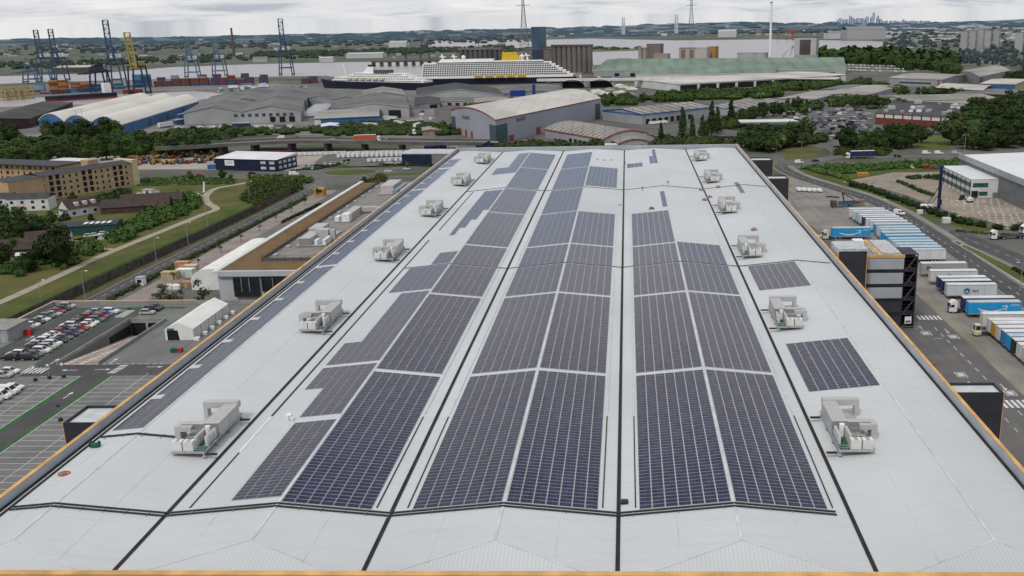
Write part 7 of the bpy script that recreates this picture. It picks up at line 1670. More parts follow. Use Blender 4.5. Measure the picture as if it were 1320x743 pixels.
def hp(z, k, r): return [(x - r * (1 - min(1, x / 30)), 11 - 11 * math.sin(min(1, x / 35 + .02) * PI / 2) * k, z + (2.5 * max(0, 1 - x / 40) if z > 0 else 0)) for x in [L2 * i / n for i in range(n + 1)]] + [(x - r * (1 - min(1, x / 30)), 11 + 11 * math.sin(min(1, x / 35 + .02) * PI / 2) * k, z + (2.5 * max(0, 1 - x / 40) if z > 0 else 0)) for x in [L2 * i / n for i in range(n, -1, -1)]]
lo_, hi_ = hp(-1, .85, 0), hp(9.5, 1, 5); m_ = len(lo_)
b.add(lo_ + hi_, [(i, (i + 1) % m_, m_ + (i + 1) % m_, m_ + i) for i in range(m_)] + [tuple(range(m_, 2 * m_))]); b.build('hull', M_hull, s2)
su = MB()
for k, (x0, x1) in enumerate(((24, L2 - 3), (28, L2 - 14), (48, L2 - 24), (58, L2 - 34))): su.box(x0, x1, 1.5 + k, 20.5 - k, 9.5 + k * 2.8, 12.28 + k * 2.8)
su.build('superstructure', M_shw, s2)
for k, (x0, x1) in enumerate(((26, L2 - 5), (30, L2 - 16), (50, L2 - 26), (60, L2 - 36))):
    q = MB(); n = int((x1 - x0) / 3)
    for i in range(n): q.quad((x0 + i * 3, 1.45 + k, 10.2 + k * 2.8), (x0 + i * 3 + 1.7, 1.45 + k, 10.2 + k * 2.8), (x0 + i * 3 + 1.7, 1.45 + k, 11.6 + k * 2.8), (x0 + i * 3, 1.45 + k, 11.6 + k * 2.8))
    q.build('window_row', M_balc, s2)
for k in range(6): x = 52 + k * 11; MB().bbox(x, x + 8, -.4, 1.4, 12.6, 15.2, .5).build('lifeboat', mat('lifeboat_cream', (.50, .50, .30), .5), s2)
f = MB(); f.add([(74, 7, 20.6), (92, 7, 20.6), (92, 15, 20.6), (74, 15, 20.6), (82, 8, 29), (92, 8, 29), (92, 14, 29), (82, 14, 29)], [(0, 1, 5, 4), (1, 2, 6, 5), (2, 3, 7, 6), (3, 0, 4, 7), (4, 5, 6, 7)]); fo = f.build('funnel', M_shw, s2); MB().box(83, 91.5, 8.2, 13.8, 29.01, 31.5).build('funnel_cap', M_hull, fo)
MB().box(96, 118, 4, 18, 20.6, 25).build('sports_court', M_balc, s2); MB().beam((40, 11, 18), (38, 11, 32), 1.5, 1).build('mast', M_shw, s2)
# container feeder
P0 = G(62, 132); ang = math.atan2((G(152, 126) - P0).y, (G(152, 126) - P0).x); L3 = (G(152, 126) - P0).length
fs_ = thing('feeder_ship', 'black and red container feeder ship moored by the dark roofed shed', 'container ship', P0, ang)
b = MB(); lo_, hi_ = hullpts(-1, .6), hullpts(6, .7)
def hp3(z): return [(0, 9, z), (12, 1, z), (L3, 1, z), (L3, 17, z), (12, 17, z)]
b.add(hp3(-1) + hp3(2.2) + hp3(6.5), [(i, (i + 1) % 5, 5 + (i + 1) % 5, 5 + i) for i in range(5)], 0); b.add(hp3(2.2) + hp3(6.5), [(i, (i + 1) % 5, 5 + (i + 1) % 5, 5 + i) for i in range(5)] + [(5, 6, 7, 8, 9)], 1); b.build('hull', [mat('hull_red', (.17, .03, .025), .6), M_hull], fs_)
MB().box(L3 - 13, L3 - 5, 4, 14, 6.5, 18).build('bridge_house', M_shw, fs_)
M_cont = mat('container_paint', (1, 1, 1), .6, .12, .3, objcol=True, stripes=(0, .8, .25, .3))
cb = MB().box(-6.1, 6.1, -1.22, 1.22, 0, 2.6).build('shipping_container', M_cont); CP = Proto(tag(cb, '', 'container'))
ccol = {'rust red': (.17, .045, .035), 'dark blue': (.03, .075, .17), 'light blue': (.06, .22, .36), 'orange': (.40, .17, .03), 'brown': (.12, .06, .045), 'grey': (.28, .30, .31), 'green': (.03, .12, .08)}
def stack(px, py, nx, ny, nz, names, where, rz_=0.15, grp=None, z0=0):
    g = G(px, py); c_, s_ = math.cos(rz_), math.sin(rz_)
    for i in range(nx):
        for j in range(ny):
            for k in range(nz - (1 if RND.random() < .3 else 0)):
                nm = RND.choice(names); u, v = i * 12.9, j * 2.9
                CP.put((g.x + u * c_ - v * s_, g.y + u * s_ + v * c_, z0 + .2 + k * 2.62), rz_, f'{nm} shipping container in {where}', grp or ('containers in ' + where), ccol[nm])
for k in range(6): stack(74 + k * 11, 128.5 - k * .75, 1, 2, 2, ['dark blue', 'dark blue', 'light blue', 'rust red'], 'the deck load of the feeder ship', ang, None, 6.4)
stack(70, 116, 2, 2, 5, ['orange', 'orange', 'brown'], 'the tall orange stack by the cranes'); stack(52, 118, 1, 2, 4, ['light blue', 'grey'], 'the pale blue stack west of the orange one'); stack(98, 117, 2, 2, 4, ['rust red', 'rust red', 'orange'], 'the red stack east of the orange one'); stack(117, 116, 4, 1, 3, ['light blue', 'dark blue'], 'the long blue stack under the cranes'); stack(178, 113, 2, 2, 7, ['dark blue', 'dark blue', 'light blue'], 'the tall dark blue stack by the yellow crane')
stack(165, 121, 2, 1, 2, ['rust red'], 'the low red stack below the yellow crane'); stack(46, 122, 3, 1, 2, ['rust red', 'rust red', 'grey'], 'the low red stack at the quay end')
for i, px in enumerate((205, 228, 252, 277, 300)): stack(px, 112 - i * .6, 2, 3, (3, 4, 4, 4, 3)[i], ['rust red', 'rust red', 'rust red', 'brown', 'dark blue'], 'the long red rows along the river quay')
for i, px in enumerate((208, 226, 244, 262, 280, 298, 316, 340)): stack(px, 106.5 - i * .5, 1, 2, (3, 4, 3, 4, 4, 3, 4, 3)[i], ['rust red', 'rust red', 'brown', 'dark blue', 'grey'], 'the second red row nearer the river')
for i, px in enumerate((322, 340, 394, 404)): stack(px, 109 - i * .4, 1, 2, (4, 4, 3, 4)[i], ['rust red', 'dark blue', 'brown', 'dark blue'], 'the mixed stacks near the last crane')
# straddle carriers
def straddle():
    b = MB()
    for x in (-4, 4):
        for y in (-2, 2): b.beam((x, y, 0), (x, y, 11), .6, .6)
    b.box(-4.6, 4.6, -2.4, -1.6, 10.5, 11.6); b.box(-4.6, 4.6, 1.6, 2.4, 10.5, 11.6); b.box(-4.5, -3, -2.4, 2.4, 11, 12.6); b.box(-1, 1, -2.4, 2.4, 10.6, 11.3)
    for y in (-2, 2): b.box(-4.8, 4.8, y - .5, y + .5, 0, 1.2)
    return b.build('straddle_carrier', mat('carrier_yellow', (.36, .28, .09), .6))
SC = Proto(tag(straddle(), '', 'straddle carrier'))
for i in range(14): g = G(4 + (i % 7) * 6, 126 + (i // 7) * 4 - (i % 7) * .4); SC.put((g.x, g.y, 0), .2 + (i % 3) * .3, 'pale yellow straddle carrier in the quayside cluster', 'straddle carriers on the quay')
# ------------------------------------------------------------------ ship to shore cranes
def crane(px, pyb, pyt, col, label, boom='up', house=True, sc=1.0):
    g, hh = U(px, pyb, pyt)
    m1 = mat('crane_' + col, {'blue': (.045, .085, .145), 'dark': (.018, .024, .05), 'yellow': (.36, .30, .08), 'pale': (.10, .16, .22)}[col], .6)
    m0 = MATS.get('crane_dark') or mat('crane_dark', (.018, .024, .05), .6)
    t = thing('gantry_crane', label, 'dock crane', (g.x, g.y, 0), .12)
    lm = m0 if col == 'yellow' else m1
    W, Dp = 11, 9; H1 = min(hh * .45, 42)
    for x in (-W, W):
        for y in (-Dp, Dp):
            MB().beam((x, y, 0), (x * .72, y, H1), 1.7, 1.7).build('leg', lm, t)
    b = MB()
    for y in (-Dp, Dp): b.beam((-W * .9, y, H1 * .3), (W * .9, y, H1 * .3), 1.2, 1.6); b.beam((-W * .72, y, H1), (W * .72, y, H1), 1.4, 1.8)
    for x in (-W, W): b.beam((x * .72, -Dp, H1), (x * .72, Dp, H1), 1.4, 1.8); b.beam((x, -Dp, 2), (x, Dp, 2), 1.4, 2)
    b.build('portal', lm, t)
    b = MB(); ap = H1 * 1.42
    for x in (-W * .5, W * .5): b.beam((x, -Dp, H1), (x * .6, -Dp + 2, ap), 1.1, 1.1); b.beam((x, Dp, H1), (x * .6, -Dp + 2, ap), .8, .8)
    b.beam((-W * .3, -Dp + 2, ap), (W * .3, -Dp + 2, ap), 1, 1); b.build('apex_frame', lm, t)
    MB().beam((-3.5, -Dp, H1 - 2), (-3.5, 34, H1 - 2), 1.2, 2).beam((3.5, -Dp, H1 - 2), (3.5, 34, H1 - 2), 1.2, 2).build('rear_girder', m1, t)
    if house: MB().bbox(-6, 6, 2, 14, H1 + .4, H1 + 6, .4).build('machine_house', M_shw if col != 'yellow' else m1, t)
    b = MB()
    if boom == 'up':
        z0, z1, y0, y1 = H1 - 1, hh, -Dp - 1, -Dp - (9 if col == 'yellow' else 2)
    else: z0, z1, y0, y1 = H1 - 2, H1 - 2, -Dp - 1, -Dp - 48
    bw = 1.5 if boom == 'up' else 1.4
    for x in (-3.6, 3.6): b.beam((x, y0, z0), (x, y1, z1), bw, bw + .6)
    n = 9
    for k in range(n + 1):
        u = k / n; b.beam((-3.6, y0 + (y1 - y0) * u, z0 + (z1 - z0) * u), (3.6, y0 + (y1 - y0) * u, z0 + (z1 - z0) * u), 1.0, 1.0)
        if k < n: v = (k + 1) / n; b.beam((-3.6 if k % 2 else 3.6, y0 + (y1 - y0) * u, z0 + (z1 - z0) * u), (3.6 if k % 2 else -3.6, y0 + (y1 - y0) * v, z0 + (z1 - z0) * v), .6, .6)
    b.build('boom', m1, t)
    if boom == 'up': MB().beam((-3, -Dp + 2, ap), (-3, y0 + (y1 - y0) * .6, z0 + (z1 - z0) * .6), .4, .4).beam((3, -Dp + 2, ap), (3, y0 + (y1 - y0) * .6, z0 + (z1 - z0) * .6), .4, .4).build('stay', m1, t)
    return t
crane(60, 103, 43, 'blue', 'westernmost blue dock crane with raised boom and white house')
crane(79, 104, 42, 'blue', 'blue dock crane with raised boom, second from the west')
crane(152, 114, 32, 'blue', 'tallest blue dock crane beside the yellow one')
crane(131, 119, 60, 'dark', 'dark arched dock crane with lowered boom before the tallest', 'down', False)
crane(181, 121, 47, 'yellow', 'yellow boomed dock crane on dark legs')
crane(249, 100, 53, 'pale', 'slender blue dock crane east of the yellow one')
crane(284, 98, 52, 'pale', 'slender blue dock crane next to the brown chimney')
crane(370, 97, 30, 'blue', 'lone tall blue dock crane by the river')
crane(42, 107, 72, 'pale', 'short pale crane with slanted jib at the west end', 'down', False)
# ------------------------------------------------------------------ silos, towers, chimneys, masts
def boxtower(name, label, cat, px0, px1, pyb, pyt, dep, m_, ribs=0, mr=None, cyl=0, y=None):
    g0, g1 = G(px0, pyb), G(px1, pyb); h = (pyb - pyt) * mpp(g0.y) * 1.02; wd = (g1 - g0).length
    t = thing(name, label, cat, g0, math.atan2((g1 - g0).y, (g1 - g0).x))
    if cyl:
        r = wd / cyl / 2
        for k in range(cyl): MB().tube(((2 * k + 1) * r, r, 0), ((2 * k + 1) * r, r, h * .93), r * .99, n=14).build('silo', m_, t)
        MB().box(0, wd, -.3, 2 * r, h * .93 + .01, h).build('head_house', mr or m_, t)
    else:
        MB().box(0, wd, 0, dep, 0, h).build('wall', m_, t); MB().box(-.4, wd + .4, -.4, dep + .4, h + .01, h + 1).build('roof', mr or m_, t)
        for k in range(ribs): MB().box(wd * (k + .25) / ribs, wd * (k + .75) / ribs, -.3, -.01, h * .06, h * .92).build('recess_band', mr or M_win, t)
    return t
M_silo = mat('silo_concrete', (.15, .14, .13), .9, .12, .03); M_silod = mat('silo_dark', (.085, .082, .08), .9, .15, .03); M_sb = mat('glass_blue', (.05, .085, .13), .3, .15, .05)
boxtower('grain_silo', 'long dark concrete grain silo bank behind the ship stern', 'silo', 711, 763, 94, 60.5, 25, M_silo, 0, M_silod, 8)
boxtower('grain_silo', 'wide dark silo bank behind the yellow funnel', 'silo', 592, 648, 97, 64.5, 25, M_silod, 0, M_silo, 9)
boxtower('grain_store', 'plain grey store between the two silo banks', 'silo', 676, 712, 94, 66, 30, M_silo)
boxtower('elevator_tower', 'slim blue grey elevator tower above the silos', 'tower', 686.5, 701.5, 94, 40, 14, M_sb, 0, M_sb)
boxtower('cement_silo', 'beige silo pair west of the orange one beyond the green roofs', 'silo', 822, 833, 84, 63, 20, mat('silo_beige', (.33, .29, .25), .8), 0, None, 2)
boxtower('cement_silo', 'brown ribbed mill tower beside the beige silos', 'silo', 833.5, 851, 83, 59.5, 20, mat('mill_brown', (.20, .16, .145), .8), 3, M_silo)
boxtower('cement_silo', 'low beige block beside the brown mill tower', 'silo', 842, 861, 83.5, 71, 14, mat('silo_beige', (.33, .29, .25), .8))
boxtower('mill', 'brown and cream mill block beside the orange tower', 'mill', 875, 897, 82, 64, 20, mat('mill_cream', (.42, .37, .32), .8), 2, mat('mill_brown', (.2, .16, .14), .8))
boxtower('mill', 'cream gabled mill next to the orange tower', 'mill', 897, 911, 82, 63.5, 22, mat('mill_cream2', (.46, .43, .40), .8)); boxtower('mill', 'orange brown mill tower by the river', 'mill', 911, 922, 81, 62.5, 22, mat('mill_orange', (.38, .22, .07), .8))
boxtower('mill', 'small grey store with bright yellow end by the marsh', 'mill', 950, 986, 78, 69.5, 24, M_wl); boxtower('tank_house', 'row of small blue grey tanks before the beige silos', 'tank', 795, 812, 85.5, 76.5, 12, M_silod, 0, None, 4)
boxtower('biomass_plant', 'pale biomass block with dark vertical panel beside the wood', 'power plant', 1023, 1051, 82, 51.5, 30, mat('bio_pale', (.45, .44, .43), .7), 1, M_silod)
boxtower('biomass_annex', 'low pale annex of the biomass block', 'power plant', 1024, 1053, 83.5, 73, 10, M_wl)
t = thing('conveyor', 'white inclined conveyor beside the biomass block', 'conveyor', (*G(1014, 80).xy, 0)); MB().beam((-14, 0, 2), (10, 0, 34), 5, 5).beam((4, 2, 0), (12, 2, 30), 3, 3).build('gallery', M_ww, t); MB().box(-18, -10, -4, 4, 0, 8).build('base', M_wl, t)
def stackc(name, label, cat, px, pyb, pyt, r, m_, r1=None):
    g, h = U(px, pyb, pyt); t = thing(name, label, cat, (g.x, g.y, 0)); MB().tube((0, 0, 0), (0, 0, h), r, r1 or r * .75, 10).build('shaft', m_, t); MB().tube((0, 0, h + .02), (0, 0, h + 2.5), (r1 or r * .75) * 1.15, n=10).build('rim', M_silod, t); return t
stackc('chimney', 'tall white flue stack beside the biomass block', 'chimney', 992.5, 73, 11, 2.6, M_white, 2.2)
stackc('chimney', 'tall brown brick chimney across the river behind the cranes', 'chimney', 302, 73, 40, 4.5, mat('chimney_brown', (.13, .095, .085), .8), 2.6)
def lattice(label, px, pyb, h, wd):
    g = G(px, pyb); t = thing('lattice_pylon', label, 'pylon', (g.x, g.y, 0)); m_ = mat('pylon_grey', (.16, .17, .19), .6); b = MB(); n = 14
    def w_(u): return wd * (1 - u) ** 1.6 + 2.2
    for k in range(n):
        u0, u1 = k / n, (k + 1) / n; a, c_ = w_(u0), w_(u1)
        for sx, sy in ((-1, -1), (1, -1), (1, 1), (-1, 1)): b.beam((sx * a, sy * a, h * u0), (sx * c_, sy * c_, h * u1), 1.1, 1.1)
        for sx in (-1, 1): b.beam((-a, sx * a, h * u0), (c_, sx * c_, h * u1), .7, .7); b.beam((a, sx * a, h * u0), (-c_, sx * c_, h * u1), .7, .7); b.beam((-c_, sx * c_, h * u1), (c_, sx * c_, h * u1), .6, .6)
    b.build('tower', m_, t); q = MB()
    for z, l in ((.72, 24), (.84, 20), (.95, 16)): q.beam((-l, 0, h * z), (l, 0, h * z), 1.4, 1.6)
    q.build('cross_arm', m_, t); return t
lattice('tall lattice pylon above the silos', 676, 59, 190, 13); lattice('tall lattice pylon across the river beside the bridge', 891, 48.5, 190, 13)
for i, (px, pyb, pyt, w_) in enumerate(((802.5, 47, 24.5, 2.2), (804.8, 47, 24.8, 2.2), (870.5, 45, 21.5, 2.2), (873, 45, 21.8, 2.2))):
    g, h = U(px, pyb, pyt); tag(MB().add([(-5, -3, 0), (5, -3, 0), (5, 3, 0), (-5, 3, 0), (-2.6, -2, h), (2.6, -2, h), (2.6, 2, h), (-2.6, 2, h)], [(0, 1, 5, 4), (1, 2, 6, 5), (2, 3, 7, 6), (3, 0, 4, 7), (4, 5, 6, 7)]).box(-4.4, 4.4, -3.5, 3.5, h * .32, h * .36).build('bridge_pylon', mat('bridge_pale', (.50, .52, .54), .7), loc=(g.x, g.y, 0)), ('western leg of the nearer white bridge pylon', 'eastern leg of the nearer white bridge pylon', 'western leg of the further white bridge pylon', 'eastern leg of the further white bridge pylon')[i], 'bridge pylon')
for i, (px0, px1, pyb, pyt) in enumerate(((1237, 1245.5, 65.5, 43), (1248, 1256, 65, 42), (1258.5, 1266, 64.5, 41), (1268, 1275.5, 61.5, 41.5), (1279, 1286.5, 61, 41), (1307, 1317, 67.5, 44.5))):
    t = boxtower('tower_block', ('first pale tower block, western end of the row', 'second pale tower block in the row', 'third pale tower block in the row', 'fourth pale tower block, paler and set back', 'fifth pale tower block ending the row', 'lone pale tower block at the east edge')[i], 'tower block', px0, px1, pyb, pyt, 18, mat('tower_pale', (.36, .355, .35), .8, .06, .03), 0, mat('tower_band', (.215, .215, .22), .8))
# distant city
M_city = mat('city_haze', (.36, .43, .52), .8, .06, .002); rr = random.Random(11)  # pale blue base colour carries the haze of distance
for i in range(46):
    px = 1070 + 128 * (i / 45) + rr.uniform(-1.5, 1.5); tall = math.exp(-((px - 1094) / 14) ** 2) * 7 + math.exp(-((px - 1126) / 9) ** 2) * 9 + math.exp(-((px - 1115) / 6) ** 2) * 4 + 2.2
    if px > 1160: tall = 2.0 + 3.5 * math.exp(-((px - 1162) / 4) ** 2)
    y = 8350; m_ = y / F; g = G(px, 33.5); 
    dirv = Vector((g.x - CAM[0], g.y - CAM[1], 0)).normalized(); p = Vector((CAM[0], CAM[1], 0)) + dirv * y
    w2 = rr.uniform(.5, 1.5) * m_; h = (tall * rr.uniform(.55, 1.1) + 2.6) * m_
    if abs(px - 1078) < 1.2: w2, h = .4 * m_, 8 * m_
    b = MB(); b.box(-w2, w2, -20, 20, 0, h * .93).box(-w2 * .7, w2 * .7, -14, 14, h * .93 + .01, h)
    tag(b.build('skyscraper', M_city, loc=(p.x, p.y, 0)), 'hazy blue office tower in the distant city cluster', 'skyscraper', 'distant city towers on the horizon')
# ------------------------------------------------------------------ buildings scattered over far land
rr = random.Random(5)
M_fb = [mat('far_wall_pale', (.36, .37, .37), .8, .05, .01), mat('far_wall_white', (.50, .51, .51), .8, .05, .01), mat('far_wall_brown', (.17, .14, .13), .8, .05, .01), mat('far_wall_grey', (.22, .23, .24), .8, .05, .01)]
M_fr = [mat('far_roof_grey', (.20, .21, .22), .8), mat('far_roof_pale', (.42, .43, .43), .8), mat('far_roof_brown', (.12, .085, .08), .8)]
def farbox(px, py, wpx, hpx, label, grp, name='far_building', cat='building', mw=None, mr=None):
    g = G(px, py); m_ = mpp(g.y); w2 = wpx * m_ / 2; h = hpx * m_; dp = min(w2 * .9, 40); b = MB()
    b.box(-w2, w2, -dp, dp, 0, h, 0); b.add([(-w2 - .5, -dp - .5, h + .02), (w2 + .5, -dp - .5, h + .02), (w2 + .5, 0, h * 1.3), (-w2 - .5, 0, h * 1.3), (w2 + .5, dp + .5, h + .02), (-w2 - .5, dp + .5, h + .02)], [(0, 1, 2, 3), (3, 2, 4, 5)], 1)
    tag(b.build(name, [mw or rr.choice(M_fb), mr or rr.choice(M_fr)], loc=(g.x, g.y, 0)), label, cat, grp).rotation_euler = (0, 0, rr.uniform(-.2, .2))
farbox(102, 93, 44, 6.5, 'long dark quay shed with pale roof across the dock', None, 'quay_shed', 'shed', M_silod, M_rw)
farbox(473, 74.5, 45, 5, 'long white riverside shed on the far bank', None, 'quay_shed', 'shed', M_fb[1], M_fr[1]); farbox(422, 80, 17, 5, 'white factory block at the far river edge', None, 'factory', 'factory', M_fb[1], M_fr[1]); farbox(337, 80, 17, 5, 'pale green riverside shed on the far bank', None, 'quay_shed', 'shed', M_fb[0], M_rgr)
farbox(1112, 51, 48, 12, 'large pale factory block across the river bend', None, 'factory', 'factory', M_fb[0], M_fr[0]); farbox(1075, 50, 20, 7, 'pale factory annex beside the large block', None, 'factory', 'factory', M_fb[1], M_fr[0]); farbox(938, 48, 22, 7, 'white retail shed across the river below the hill', None, 'factory', 'factory', M_fb[1], M_fr[1]); farbox(515, 61, 22, 6, 'pale works buildings beside the inner reach', None, 'factory', 'factory', M_fb[1], M_fr[1])
for i in range(85):
    px = rr.uniform(-10, 660); lo, hi = 60 - px * .006, 88 - px * .025
    py = lo + (hi - lo) * rr.random() ** 1.3; farbox(px, py, rr.uniform(3, 12), rr.uniform(1.2, 2.4), 'small distant building in the town across the western reach', 'distant buildings across the western reach')
for i in range(60):
    px = rr.uniform(670, 1120); py = rr.uniform(41.5, 48.5) - (px - 700) * .006; farbox(px, py, rr.uniform(2, 9), rr.uniform(1.0, 2.6), 'small distant building along the far shore below the hills', 'distant buildings below the hills')
for i in range(85):
    px = rr.uniform(1120, 1330); py = rr.uniform(36, 76) ; farbox(px, py, rr.uniform(2.5, 9), rr.uniform(1.0, 2.4), 'small distant house roof around the tower blocks', 'distant houses around the tower blocks')
for i, (px, py, pt, w_) in enumerate(((1018, 52, 39, 8), (1025, 52, 37, 3), (1003, 53, 41, 3), (548, 77, 56, 12), (587, 78, 61, 6), (615, 66, 50, 5), (524, 84, 70, 3), (660, 50, 45, 6))):
    g, h = U(px, py, pt); wd = w_ * mpp(g.y) / 2; b = MB()
    for x in (-wd, wd): b.beam((x, 0, 0), (x * .6, 0, h), wd * .22, wd * .22)
    b.box(-wd * .8, wd * .8, -wd * .4, wd * .4, h * .55, h * .85); b.beam((-wd * .6, 0, h), (wd * 1.6, 0, h * .8), wd * .2, wd * .2)
    tag(b.build('jetty_crane', mat('jetty_dark', (.06, .065, .07), .7) if i > 2 else mat('jetty_red', (.24, .09, .08), .7), loc=(g.x, g.y, 0)), ('red unloader across the river by the factory', 'thin red unloader mast across the river', 'small pale red unloader across the river', 'large dark unloader on the jetty behind the ship bow', 'dark hoist tower on the jetty', 'dark crane on the far bank of the inner reach', 'slim dark jetty crane over the river', 'small dark crane far over the inner reach')[i], 'crane')
t = thing('jetty', 'long dark jetty over the river behind the ship bow', 'jetty', (*G(480, 86).xy, 0)); L_ = (G(560, 83) - G(480, 86)).length; MB().box(0, L_ * 1.2, -5, 5, 8, 11).build('deck', M_silod, t)
for k in range(9): MB().box(k * L_ / 8, k * L_ / 8 + 6, -4, 4, 0, 8).build('pier', M_silod, t)
# ------------------------------------------------------------------ vegetation of the estates
def treerow(pts, n, h0, h1, label, grp, leaf='leaf_dark', kind='round', wide=1.25, jit=3):
    seg = [tuple(G(*p).xy) for p in pts]; ln = [math.dist(a, c_) for a, c_ in zip(seg, seg[1:])]; tot = sum(ln)
    for k in range(n):
        d = tot * (k + RND.random() * .9) / n; i = 0
        while i < len(ln) - 1 and d > ln[i]: d -= ln[i]; i += 1
        u = d / ln[i]; x = seg[i][0] + (seg[i + 1][0] - seg[i][0]) * u + RND.uniform(-jit, jit); y = seg[i][1] + (seg[i + 1][1] - seg[i][1]) * u + RND.uniform(-jit, jit) * 1.5
        tree(x, y, RND.uniform(h0, h1), label, kind, leaf, grp, wide)
treerow(((955, 192), (985, 196), (1010, 190), (1030, 182)), 30, 10, 17, 'dark tree in the clump behind the far roof corner', 'tree clump behind the far roof corner', 'leaf_dark', 'round', 1.3, 9)
treerow(((945, 168), (965, 158), (985, 150)), 10, 9, 14, 'dark tree beside the petrol station', 'trees beside the petrol station')
treerow(((1090, 188), (1115, 192), (1150, 190), (1178, 186)), 22, 10, 17, 'dark tree in the clump between the car lot and the field', 'tree clump between car lot and field', 'leaf_dark', 'round', 1.3, 8)
treerow(((1230, 185), (1260, 178), (1290, 170), (1325, 160)), 26, 16, 24, 'large dark tree in the mass east of the green field', 'large trees east of the field', 'leaf_dark', 'round', 1.4, 14)
treerow(((1240, 192), (1280, 190), (1325, 185)), 16, 12, 18, 'dark tree in front of the eastern tree mass', 'front trees east of the field', 'leaf_dark', 'round', 1.3, 8)
treerow(((1260, 155), (1290, 148), (1325, 142)), 14, 14, 20, 'dark tree behind the red brick depot', 'trees behind the depot', 'leaf_dark', 'round', 1.3, 10)
treerow(((1095, 140), (1120, 138), (1170, 145)), 10, 9, 14, 'tree between car lot and pale green shed', 'trees by the pale green shed')
treerow(((1160, 124), (1200, 122), (1240, 126)), 12, 8, 12, 'tree in the strip before the navy shed', 'trees before the navy shed', 'leaf_mid')
treerow(((1010, 136), (1040, 140), (1000, 150)), 10, 8, 13, 'tree at the west side of the car lot', 'trees west of the car lot')
treerow(((1300, 110), (1325, 104)), 6, 16, 22, 'dark tree at the eastern edge by the yellow walled shed', 'trees by the yellow walled shed')
treerow(((62, 185), (110, 186), (150, 180)), 9, 15, 20, 'tall black green tree before the blue arched sheds', 'tall trees before the blue arched sheds', 'leaf_dark', 'round', 1.2, 7)
treerow(((0, 190), (25, 186)), 4, 14, 18, 'dark tree at the dark roofed shed corner', 'trees by the dark roofed shed')
treerow(((660, 190), (720, 192), (770, 193)), 10, 4, 6, 'low bush tree before the grey shed wall', 'low trees before the grey shed', 'leaf_mid', 'round', 1.3, 3)
for i, (px, py, h) in enumerate(((880, 182, 24), (892, 184, 19), (917, 176, 26), (925, 172, 20), (942, 163, 22), (905, 178, 17), (852, 186, 15))):
    g = G(px, py); tree(g.x, g.y, h, ('tall dark conifer behind the roof edge beside the car lot', 'shorter conifer next to the tall one', 'tallest dark conifer by the curving road', 'conifer close behind the tallest one', 'lone pointed conifer at the road bend', 'middle conifer in the row', 'slim conifer beside the curved pavilion')[i], 'conifer', 'leaf_dark', None, 1.0)
def woods(name, polys, h, seed, leaf, n, size):
    rnd = random.Random(seed); b = MB()
    for px0, px1, f0, f1 in polys:
        for k in range(n):
            px = rnd.uniform(px0, px1); u = (px - px0) / (px1 - px0); py = rnd.uniform(*f0) * (1 - u) + rnd.uniform(*f1) * u
            g = G(px, py); r = mpp(g.y) * size * rnd.uniform(.7, 1.8)
            hh = h * rnd.uniform(.6, 1.2); solid_core(b, (g.x, g.y, hh * .4), r * 1.8, r, hh * .6, rnd); leaf_cards(b, (g.x, g.y, hh * .4), r * 1.8, r, hh * .6, 10, hh * .25, rnd, 0, -.1)
    o = b.build(name, leaf); o['kind'] = 'stuff'; return o
M_lh1 = leaf_mat('leaf_haze_near', (.058, .085, .052), (.034, .052, .038), .0); M_lh2 = leaf_mat('leaf_haze_far', (.062, .086, .086), (.042, .062, .068), .0)  # greyed leaf colours, haze painted in, stronger on the far one
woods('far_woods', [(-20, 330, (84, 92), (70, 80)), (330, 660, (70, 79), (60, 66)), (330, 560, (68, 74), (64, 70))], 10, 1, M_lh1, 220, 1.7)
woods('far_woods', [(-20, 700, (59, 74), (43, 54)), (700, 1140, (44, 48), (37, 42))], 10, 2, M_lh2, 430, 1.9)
woods('far_woods', [(1140, 1330, (38, 60), (36, 72)), (1140, 1330, (58, 88), (64, 90))], 9, 22, M_lh2, 230, 1.5)
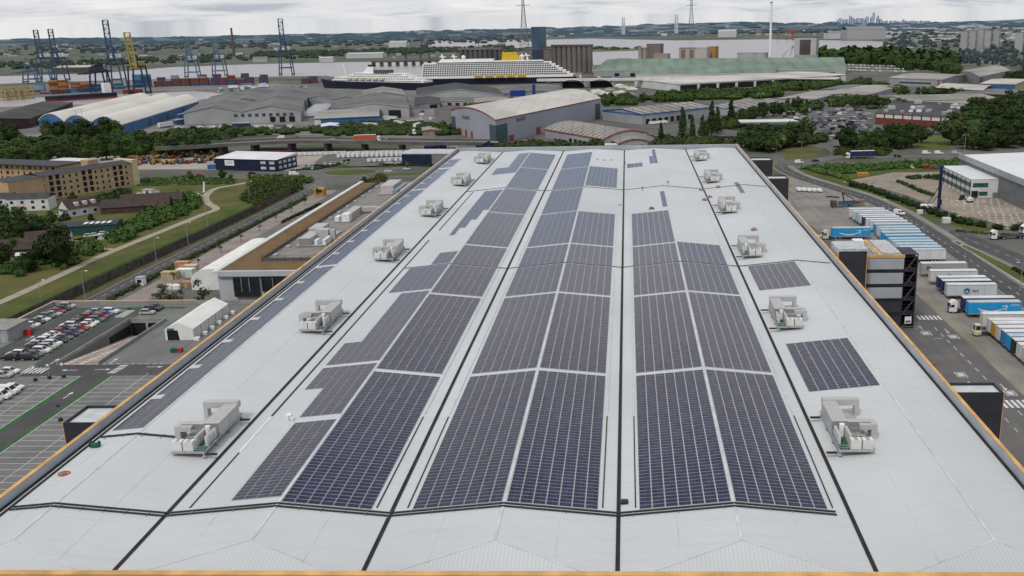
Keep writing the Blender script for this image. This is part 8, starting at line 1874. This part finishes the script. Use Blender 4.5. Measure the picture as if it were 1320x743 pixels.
for i in range(44):
    px, py = rr.uniform(1135, 1330), rr.uniform(30, 50); farbox(px, py + 4, rr.uniform(8, 30), rr.uniform(1.0, 2.0), 'long pale distant shed beyond the tower blocks', 'distant sheds beyond the tower blocks', 'far_shed', 'shed', M_fb[i % 2], M_fr[1])
woods('woodland', [(1056, 1150, (78, 84), (74, 86)), (1150, 1232, (76, 90), (84, 96))], 24, 6, M_leafd, 120, 3.2)
woods('tree_belt', [(772, 900, (131, 139), (124, 131)), (900, 1015, (122, 131), (118, 126)), (985, 1130, (116, 121), (106, 111))], 9, 7, M_leaf, 70, 3.4)
woods('tree_belt', [(-20, 150, (190, 204), (176, 196)), (150, 300, (178, 202), (174, 196))], 8, 8, M_leafd, 90, 4.2)
woods('scrub', [(215, 420, (171, 177), (168, 174)), (420, 580, (168, 177), (168, 176)), (430, 560, (160, 166), (162, 168))], 5, 9, M_leafd, 60, 4.2)
woods('scrub', [(640, 780, (189, 194), (190, 195)), (840, 965, (184, 194), (182, 192)), (985, 1060, (186, 198), (176, 184))], 5.5, 10, M_leafd, 40, 4.5)
woods('scrub', [(560, 600, (166, 178), (166, 178)), (600, 660, (140, 146), (138, 142)), (1060, 1130, (126, 140), (128, 142)), (1130, 1250, (112, 120), (120, 126)), (1000, 1060, (140, 152), (134, 146)), (905, 960, (160, 176), (150, 166))], 6.5, 12, M_leafd, 26, 4.0)
woods('marsh_scrub', [(650, 825, (62, 68), (62, 65))], 6, 4, M_lh1, 60, 2.5)
for i, (px, py, h_) in enumerate(((1243, 200, 12), (1085, 162, 14), (1137, 160, 14), (1019, 168, 14), (1071, 150, 14), (1105, 176, 14), (980, 148, 18), (1170, 168, 12), (745, 196, 14), (780, 196, 10), (835, 197, 12), (103, 178, 22), (110, 176, 22), (0, 186, 16), (158, 205, 12), (784, 98, 24), (838, 120, 22), (841, 125, 22), (705, 127, 20), (928, 100, 22), (354, 178, 12))):
    g = G(px, py); s_ = h_ / 11; LAMP2.put((g.x, g.y, 0), .3, 'tall slim lighting mast with twin heads among the distant estates', 'lighting masts among the estates', None, (s_, s_, s_))
